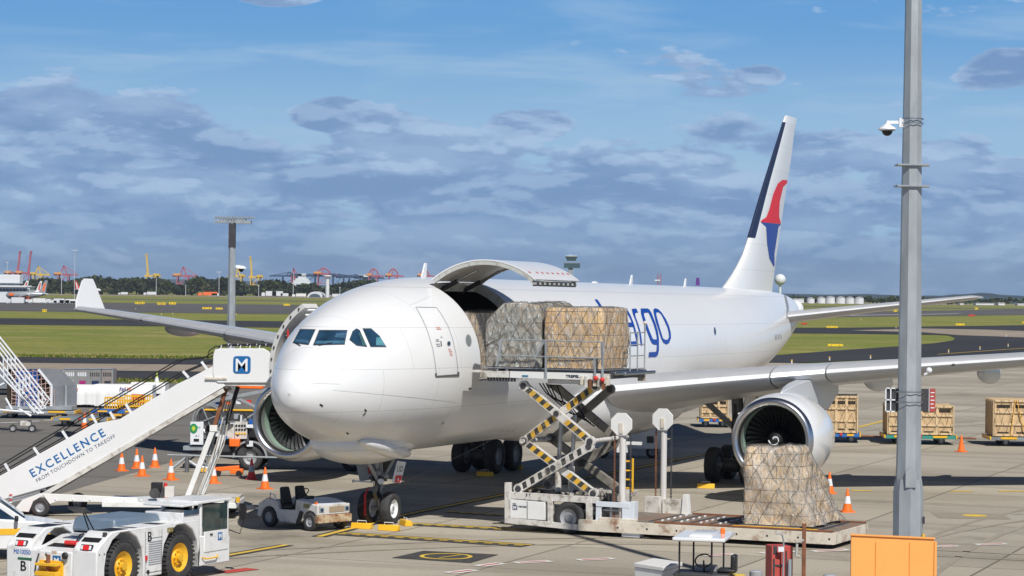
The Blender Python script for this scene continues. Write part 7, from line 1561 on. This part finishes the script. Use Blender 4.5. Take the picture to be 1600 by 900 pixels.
# distant sheds, terminal, round tower
M_far_w = mat('far_white', (.66, .68, .70), .7, var=.04); M_far_g = mat('far_glass', (.08, .11, .14), .3)
def bld(nm, lb, cat, x0, x1, yt, yb, Y, mt_, D_=20, win=None, roof=True):
    p = R(x0, yb, Y); wd = (x1-x0)*Y/F; z1 = R((x0+x1)/2, yt, Y).z; t = thing(nm, lb, cat, (p.x, Y, 0)); MB().box((wd/2, D_/2, z1/2), (wd, D_, z1), mt_).build('wall', t)
    if roof: MB().box((wd/2, D_/2, z1+.15), (wd+.8, D_+.8, .3), mt_).build('roof', t)
    if win:
        for (ya, yb_, n, gap) in win:
            za, zb_ = R(x0, ya, Y).z, R(x0, yb_, Y).z; mb = MB()
            for k in range(n): mb.box((wd*(k+.5)/n, -.15, (za+zb_)/2), (wd/n*gap, .3, abs(za-zb_)), M_far_g)
            mb.build('window', t)
    return t
Yt = 1150.
tb_ = bld('terminal_building', 'white terminal building with a drum top at the left edge', 'building', -60, 46, 448, 472, Yt, M_far_w, 12, [(450.5, 454, 20, .7)]); bw = V(tb_.location)
x0 = R(-60, 440, Yt).x; z0, z1 = R(0, 443, Yt).z, R(0, 429, Yt).z; wd = (89)*Yt/F
MB().box((wd/2, 6, (z0+z1)/2), (wd, 8, z1-z0), M_far_w).build('drum_wall', tb_, bev=.3)
mb = MB()
for k in range(26): mb.box((wd*(k+.5)/26, 1.8, R(0, 444, Yt).z), (wd/26*.65, .4, .9), M_far_g)
mb.build('window', tb_)
MB().box((wd*.6, 4, R(0, 447, Yt).z), (wd*1.12, 12, .8), M_far_w).build('balcony', tb_)
bld('jet_bridge', 'white boarding bridge at the nose of the grey parked jet', 'boarding bridge', -30, 12, 456, 470, 1090., M_far_w, 6, roof=False)
# grey jet with orange tail parked at the terminal
def jet(nm, lb, pn, pt, yc, Y, fus_m, tail_m, nose_left=True, r_px=5.2, tail_top=440, eng=True, logo=None, txt=None):
    """simple complete airliner: nose at photo x pn, tail at pt"""
    u = Y/F; p = R(pn, yc, Y); L_ = (pt-pn)*u; t = thing(nm, lb, 'airplane', (p.x, Y, 0), 0, 'airliners parked in the distance'); r = r_px*u; zc = p.z; s_ = 1 if L_ > 0 else -1; La = abs(L_)
    MB().lathe([(0, .02), (La*.02, r*.45), (La*.06, r*.8), (La*.12, r), (La*.65, r), (La*.85, r*.6), (La, r*.12)], fus_m, (0, 0, zc), (s_, 0, .035), 20).build('fuselage', t, 60)
    zt_ = R(pt, tail_top, Y).z; mb = MB(); x_ = s_*La
    mb.prism([(x_*.80, zc+r*.6), (x_*.97, zt_), (x_*1.04, zt_), (x_*.98, zc+r*.4)], -.25, .25, tail_m, 'y'); fn = mb.build('fin', t)
    if logo: m3 = MB(); m3.prism([(x_*.90, zc+r*1.3), (x_*.96, zt_-1.2), (x_*1.0, zt_-1.2), (x_*.955, zc+r*1.3)], -.32, .32, logo, 'y'); m3.build('tail_mark', fn)
    for q in (-1, 1):
        mb = MB(); mb.slab([(x_*.33, q*r*.6, zc-r*.5), (x_*.52, q*r*.6, zc-r*.5), (x_*.68, q*La*.42, zc+.3), (x_*.62, q*La*.42, zc+.3)], (0, 0, .5), 1, M_far_w); mb.build('wing', t)
        mb = MB(); mb.lathe([(0, r*.42), (La*.09, r*.45), (La*.12, r*.3)], M_dgrey, (x_*.30, q*La*.16, zc-r*1.0), (s_, 0, 0), 14); mb.build('engine', t)
        mb = MB(); mb.slab([(x_*.88, q*r*.2, zc+r*.3), (x_*.99, q*r*.2, zc+r*.3), (x_*1.03, q*La*.16, zc+r*.5), (x_*.97, q*La*.16, zc+r*.5)], (0, 0, .25), 1, M_far_w); mb.build('tailplane', t)
    for xx, yy in ((.12, 0), (.46, .08), (.46, -.08)): mb = MB(); mb.cyl((x_*xx, yy*La, 0), (x_*xx, yy*La, zc), .18, M_dark); mb.wheel((x_*xx, yy*La, .5), (0, 1, 0), .5, .5, M_tyre, M_grey); mb.build('landing_gear', t)
    return t
M_jg = mat('jet_grey', (.36, .38, .40), .35, .3); M_jo = mat('jet_orange', (.85, .16, .03), .5)
j1 = jet('grey_airliner', 'small grey airliner with an orange tail mark parked at the terminal', 9, 72, 461.3, 1040., M_jg, M_jg, r_px=5.5, tail_top=438, logo=M_jo)
u = 1040/F; MB().box((10*u, -5.2*u, R(22, 460, 1040).z), (7*u, 1.2, 4*u), M_jo).build('door_panel', j1); MB().box((30*u, -1.2*u, R(40, 466.5, 1040).z), (16*u, 6, 2.2*u), M_jo).build('belly_panel', j1)
jet('white_airliner', 'white airliner whose striped tail rises behind the grey parked jet', 20, 64, 458, 1400., M_far_w, M_far_w, r_px=4.2, tail_top=439, logo=M_red)
jet('white_airliner', 'white airliner tail with red mark beside the terminal balcony', -10, 43, 455, 1600., M_far_w, M_far_w, r_px=3.6, tail_top=438.5, logo=M_red)
jet('red_tail_airliner', 'white airliner with a red tail just left of the white winglet', 158, 118, 453.5, 2100., M_far_w, M_red, r_px=2.6, tail_top=439, logo=M_far_w)
# service vehicles near the jet and along the far road
def truck(x, y, Y, lb, c1, c2, L_=6., h_=2.6, nm='service_truck'):
    h_ *= .66
    p = R(x, y, Y); t = thing(nm, lb, 'vehicle', (p.x, Y, 0), 0, 'service vehicles in the distance'); MB().box((L_*.15, 0, h_*.5+.4), (L_*.7, 2.2, h_*.8), c1).build('cargo_body', t, bev=.1); MB().box((-L_*.36, 0, h_*.36+.4), (L_*.24, 2.1, h_*.6), c2, tx=.8).build('cab', t, bev=.1)
    for k in (-.3, .3): MB().wheel((L_*k, -1., .45), (0, 1, 0), .45, .3, M_tyre, M_grey).build('wheel', t, 40)
for a in ((24, 475, 960., 'white box truck under the nose of the grey jet', M_far_w, M_far_w, 7, 4.2), (58, 472, 1000., 'cream cargo truck under the tail of the grey jet', M_gse2, M_gse2, 7, 3.4), (68, 472, 1010., 'white van right of the grey jet tail', M_far_w, M_gse2, 6, 3.0), (80, 473, 1000., 'low white tug left of the tall thin pole', M_far_w, M_far_w, 5, 2.2), (89, 472, 1000., 'white loader truck second left of the tall thin pole', M_far_w, M_grey, 6, 3.4), (98, 472.5, 1000., 'grey and white vehicle immediately left of the tall thin pole', M_grey, M_far_w, 6, 2.6), (107, 472, 1000., 'cream vehicle touching the tall thin pole', M_gse2, M_far_w, 6, 3.2), (113, 473, 1000., 'white cart right of the tall thin pole', M_far_w, M_far_w, 4, 2.0),
          (324, 460, 2200., 'orange truck on the far road below the trees', M_jo, M_jo, 18, 6), (334, 460, 2200., 'small white car right of the orange truck on the far road', M_far_w, M_far_w, 9, 4), (234, 459, 2250., 'white car on the far road under the yellow crane', M_far_w, M_far_w, 12, 5), (192, 458.5, 2250., 'low white car on the far road right of the winglet', M_far_w, M_far_w, 9, 4), (420, 459, 2250., 'white stepped vehicle left of the pole in front of the blue cranes', M_far_w, M_far_w, 14, 8), (430, 459, 2250., 'second white stepped vehicle left of the thin pole', M_far_w, M_far_w, 14, 8), (442, 460, 2250., 'white van beside the thin pole near the blue cranes', M_far_w, M_grey, 10, 5), (467, 461, 2200., 'cream low building block on the far road left of the white arch', M_gse2, M_gse2, 13, 5), (523, 460, 2200., 'white vehicle right of the round white tower', M_far_w, M_grey, 11, 5)): truck(*a)
band('far_road', 2080, 2330, M_tan, -.0, -2500, 600)
p = R(488, 461, 2250.); ar_ = thing('arched_shed', 'white arched shed beside the round tower in front of the trees', 'shed', (p.x, 2250, 0)); u = 2250/F; q = [(-13*u*math.cos(PI*k/14), 9*u*math.sin(PI*k/14)) for k in range(15)]; mb = MB(); mb.prism([(x+5*u, z) for x, z in q], 0, 30, M_far_w, 'y'); mb.build('roof', ar_, 60); mb = MB(); mb.prism([(x*.7+4*u, z*.62) for x, z in q], -1, -.2, M_far_g, 'y'); mb.build('opening', ar_)
p = R(511.5, 461, 2240.); rt = thing('round_tower', 'round white tower with a wide flat top above the trees', 'tower', (p.x, 2240, 0)); z1 = R(511, 431, 2240).z; u = 2240/F; MB().lathe([(0, 3.1*u), (z1-1, 2.9*u)], M_far_w, (0, 0, 0), (0, 0, 1), 20).build('shaft', rt, 60); MB().lathe([(z1-2.2*u, 3*u), (z1-1.4*u, 6*u), (z1, 6.6*u), (z1+1*u, 6*u), (z1+1*u, 0)], M_far_w, (0, 0, 0), (0, 0, 1), 24).build('top_ring', rt, 40)
# control tower behind the fuselage
Yc = 1500.; u = Yc/F; p = R(891, 470, Yc); tw = thing('control_tower', 'distant control tower with dark glass cab showing behind the open cargo door', 'control tower', (p.x, Yc, 0)); M_tg = mat('tower_glass', (.05, .09, .10), .15, spec=.8); zt = R(891, 402, Yc).z; zm = R(893, 418, Yc).z
MB().box((0, 0, zm/2), (7*u, 7*u, zm), M_grey).build('shaft', tw); MB().box((2*u, 0, zm+3.0*u), (25*u, 12*u, 7.5*u), M_tg).build('lower_gallery', tw); MB().box((2*u, 0, zm+7.0*u), (26*u, 13*u, .8*u), M_grey).build('roof', tw)
MB().box((1*u, 0, zt-2*u), (13*u, 11*u, 7*u), M_tg, tx=1.5, ty=1.3).build('glass_cab', tw); MB().box((1*u, 0, zt+2*u), (18*u, 14*u, 1.0*u), M_far_w).build('cab_roof', tw); mb = MB(); mb.cyl((0, 0, zt+2*u), (0, 0, zt+5*u), .3*u, M_far_w); mb.box((0, 0, zt+4*u), (7*u, .3*u, .3*u), M_far_w); mb.build('aerial', tw)
# radome ball on a post by the tail
Yr = 420.; u = Yr/F; p = R(1219, 437, Yr); rb = thing('radar_dome', 'white radar ball on a short post behind the aircraft tail', 'radar dome', (p.x, Yr, 0)); MB().ball((0, 0, p.z), 8.8*u, M_far_w, 24, 16).build('ball', rb, 60); MB().cyl((0, 0, 0), (0, 0, p.z-7*u), 2*u, M_far_w).build('post', rb)
# far tails above the crown
for (x, yt, yb, mt_, lb) in ((1030, 428, 446, M_cr, 'red lattice mast top peeking over the fuselage'), (1090, 434, 446, mat('tail_purple', (.12, .03, .25), .5), 'purple tail tip peeking over the fuselage')):
    Y = 900.; p = R(x, yb, Y); u = Y/F; t = thing('distant_tail', lb, 'aircraft tail' if mt_ is not M_cr else 'mast', (p.x, Y, 0)); z1 = R(x, yt, Y).z
    mb = MB()
    if mt_ is M_cr:
        for q in (-2.5, 2.5): mb.cyl((q*u, 0, 0), (q*u, 0, z1), .5*u, mt_)
        for k in range(8): mb.bar((-2.5*u, 0, z1-k*2.5*u), (2.5*u, 0, z1-(k+1)*2.5*u), .5*u, .5*u, mt_)
        mb.build('mast', t); MB().box((-3*u, 0, z1-10*u), (9*u, 1, 2*u), M_far_w).build('platform', t)
    else: mb.prism([(-3*u, p.z), (-2*u, z1), (2.5*u, z1), (3.5*u, p.z)], 0, .6, mt_, 'y'); mb.build('fin', t); MB().lathe([(-20, 1), (-14, 2), (10, 2), (22, .5)], M_far_w, (0, 0, p.z-3), (1, 0, 0), 16).build('fuselage', t)
# storage tanks and sheds at the right
tk = None
for k, (x0, x1, yt, yb) in enumerate(((1260, 1273, 467, 475), (1276, 1290, 466, 475), (1290, 1305, 465, 474.5), (1306, 1321, 465.5, 474), (1321, 1335, 466, 473.5), (1335, 1350, 466, 473)) ):
    Y = 2100.; p = R((x0+x1)/2, yb, Y); u = Y/F; z1 = R((x0+x1)/2, yt, Y).z; t = thing('storage_tank', ('white storage tank at the left end of the row beyond the tail', 'second white storage tank from the left', 'third white storage tank from the left', 'third white storage tank from the right', 'second white storage tank from the right', 'white storage tank at the right end of the row')[k], 'storage tank', (p.x, Y, 0), 0, 'row of white storage tanks'); r_ = (x1-x0)/2*u*.95
    MB().lathe([(0, r_), (z1, r_)], M_far_w, (0, 0, 0), (0, 0, 1), 28).build('shell', t, 40); MB().lathe([(z1, r_*1.02), (z1+1.2, r_*.5), (z1+1.5, 0)], M_grey, (0, 0, 0), (0, 0, 1), 28).build('roof', t, 40)
for a in (('low_building', 'low white building at the foot of the hills right of the tall pole', 'building', 1525, 1553, 474, 477, 2150.), ('low_building', 'white building with a small tower under the hill near the right edge', 'building', 1560, 1570, 473.5, 477.5, 2150.), ('low_building', 'white building at the right edge below the hills', 'building', 1590, 1640, 475, 478, 2150.), ('low_building', 'tiny white building just right of the tall pole', 'building', 1500, 1506, 474, 477, 2150.), ('low_building', 'small white block beside the storage tanks', 'building', 1240, 1256, 467, 474, 2120.), ('low_building', 'low white shed beneath the tailplane', 'building', 1390, 1400, 476, 478, 2080.)): bld(a[0], a[1], a[2], a[3], a[4], a[5], a[6], a[7], M_far_w, 12)
# ---- trees: a far wood as one mass, plus the crowns that stand out
def leaf_mats():
    return [mat('leaf_dark', (.026, .038, .022), .9, var=.3, vs=.05, spec=.1), mat('leaf_mid', (.040, .056, .028), .9, var=.3, vs=.05, spec=.1), mat('leaf_light', (.055, .075, .025), .9, var=.3, vs=.05, spec=.1), mat('leaf_olive', (.060, .062, .030), .9, var=.3, vs=.05, spec=.1)]
LM_ = leaf_mats()
def crown(mb, c, rx, rz_, n, mi, leaf=1.3):
    for _ in range(n):
        a = rnd.uniform(0, 2*PI); b = rnd.uniform(-.35, 1); r = rnd.uniform(.55, 1.05); cb = math.sqrt(max(0, 1-b*b)); p = V((c.x+rx*r*cb*math.cos(a), c.y+rx*r*cb*math.sin(a), c.z+rz_*r*b)); s = leaf*rnd.uniform(.5, 1.5)
        u_ = V((rnd.uniform(-1, 1), rnd.uniform(-1, 1), rnd.uniform(-1, 1))).normalized(); w_ = u_.cross(V((rnd.uniform(-1, 1), rnd.uniform(-1, 1), rnd.uniform(-1, 1)))).normalized()
        mb.add([p-u_*s-w_*s*.6, p+u_*s-w_*s*.4, p+u_*s*.7+w_*s, p-u_*s*.8+w_*s*.7], [(0, 1, 2, 3)], LM_[mi if rnd.random() < .6 else rnd.randrange(4)])
Yw = 2420.; tp_ = [(-40, 446), (40, 440), (75, 437), (100, 441), (140, 434), (158, 435), (185, 439), (215, 436), (240, 437), (262, 440), (280, 443), (295, 437), (312, 435), (330, 443), (345, 436), (365, 439), (385, 445), (405, 447), (420, 439), (436, 441), (460, 446), (490, 445), (520, 445), (545, 441), (565, 440), (600, 443), (700, 447), (900, 450)]
mb = MB(); xs = [p[0] for p in tp_]; ys = [p[1] for p in tp_]
for k in range(330):
    px = -45+rnd.random()*760; yt = hermite(xs, ys, px)+rnd.uniform(-.5, 9); Y = Yw+rnd.uniform(0, 160); c = R(px, yt+4, Y); r = rnd.uniform(4, 7); c.z = max(c.z, 4)
    crown(mb, c, r*1.3, r*.8, 55, rnd.randrange(3), 1.7)
# trunks and undergrowth so the mass reaches the ground
for k in range(420):
    px = -45+rnd.random()*760; Y = Yw-12+rnd.uniform(0, 30); c = R(px, 456, Y); c.z = rnd.uniform(1.5, 6); crown(mb, c, rnd.uniform(3, 6), rnd.uniform(2, 4), 26, rnd.choice((0, 1, 1, 3)), 1.5)
tag(kind(mb.build('tree_line', smooth=False), 'stuff'), 'far dark green wood along the airfield edge under the port cranes', 'trees')
for k, (px, yt, wpx, lb) in enumerate(((142, 434, 20, 'round dark tree standing above the wood behind the winglet'), (213, 436, 22, 'broad dark tree left of the yellow raised crane'), (309, 435.5, 24, 'wide flat topped tree between the cranes and the floodlight mast'), (350, 436, 18, 'tree crown just left of the floodlight mast'), (345, 447, 14, 'low tree in front of the wood left of the floodlight mast'), (420, 439, 15, 'round tree crown right of the yellow crane'), (200, 447, 14, 'lighter low tree in front of the wood right of the winglet'), (562, 441, 26, 'broad tree just above the aircraft crown'), (260, 441, 18, 'small round tree below and right of the yellow raised crane'))):
    Y = 2380.; u = Y/F; p = R(px, 459.5, Y); zt = R(px, yt, Y).z; t = thing('pine_tree' if k % 3 == 0 else 'tree', lb, 'tree', (p.x, Y, 0)); mb = MB(); mb.cyl((0, 0, 0), (0, 0, zt*.6), .7, M_woodd, .4, 8)
    for a in range(5): mb.cyl((0, 0, zt*.4), (wpx*.3*u*math.cos(a*1.3), wpx*.3*u*math.sin(a*1.3), zt*.7), .35, M_woodd, .12, 6)
    mb.build('trunk', t); mb = MB()
    for q in range(7): a = q*.9; crown(mb, V((wpx*.28*u*math.cos(a)*(q > 0), wpx*.2*u*math.sin(a), zt*.72+rnd.uniform(-1.5, 1.5))), wpx*.24*u, zt*.24, 90, k % 3, 1.3)
    mb.build('crown', t, smooth=False)
# scrub along the right horizon
mb = MB()
for k in range(90):
    px = 1225+rnd.random()*420; Y = 2180+rnd.uniform(0, 60); c = R(px, 470+rnd.uniform(0, 2), Y); c.z = rnd.uniform(1.5, 4); crown(mb, c, rnd.uniform(4, 9), 2.5, 18, 1+rnd.randrange(2), 1.4)
tag(kind(mb.build('scrub', smooth=False), 'stuff'), 'low dark scrub at the foot of the hills on the right horizon', 'bushes')
# grass tufts along the near edges of the big grass fields
mb = MB(); M_tuft = [mat('tuft_green', (.10, .14, .02), .9, spec=.1), mat('tuft_dry', (.26, .22, .08), .9, spec=.1)]
for k in range(2600):
    x_ = rnd.uniform(-75, -12); y_ = 257.5+abs(rnd.gauss(0, 4)); h_ = rnd.uniform(.08, .22)*(1.4 if y_ < 259 else 1); a = rnd.uniform(0, PI); mb.add([(x_-.12*math.cos(a), y_-.12*math.sin(a), -.06), (x_+.12*math.cos(a), y_+.12*math.sin(a), -.06), (x_+rnd.uniform(-.15, .15), y_, h_)], [(0, 1, 2)], M_tuft[rnd.random() < .3])
for k in range(1500):
    x_ = rnd.uniform(-48, -18); y_ = rnd.uniform(189, 197.5); h_ = rnd.uniform(.10, .24); a = rnd.uniform(0, PI); mb.add([(x_-.1*math.cos(a), y_-.1*math.sin(a), -.06), (x_+.1*math.cos(a), y_+.1*math.sin(a), -.06), (x_+rnd.uniform(-.15, .15), y_, h_)], [(0, 1, 2)], M_tuft[rnd.random() < .3])
tag(kind(mb.build('grass_tufts', smooth=False), 'stuff'), 'uneven grass tufts along the edge of the taxiway', 'grass')

# ============================================================ AIR: thin haze over the whole airfield
hz_m = bpy.data.materials.new('haze'); hz_m.use_nodes = True; _n = hz_m.node_tree.nodes; _n.clear()
_v = _n.new('ShaderNodeVolumePrincipled'); _v.inputs['Color'].default_value = (.80, .88, 1.0, 1); _v.inputs['Density'].default_value = .00006; _v.inputs['Anisotropy'].default_value = .2
_o = _n.new('ShaderNodeOutputMaterial'); hz_m.node_tree.links.new(_v.outputs[0], _o.inputs['Volume'])
kind(MB().box((0, 4300, 44), (9600, 9000, 106), hz_m).build('haze', smooth=False), 'stuff')
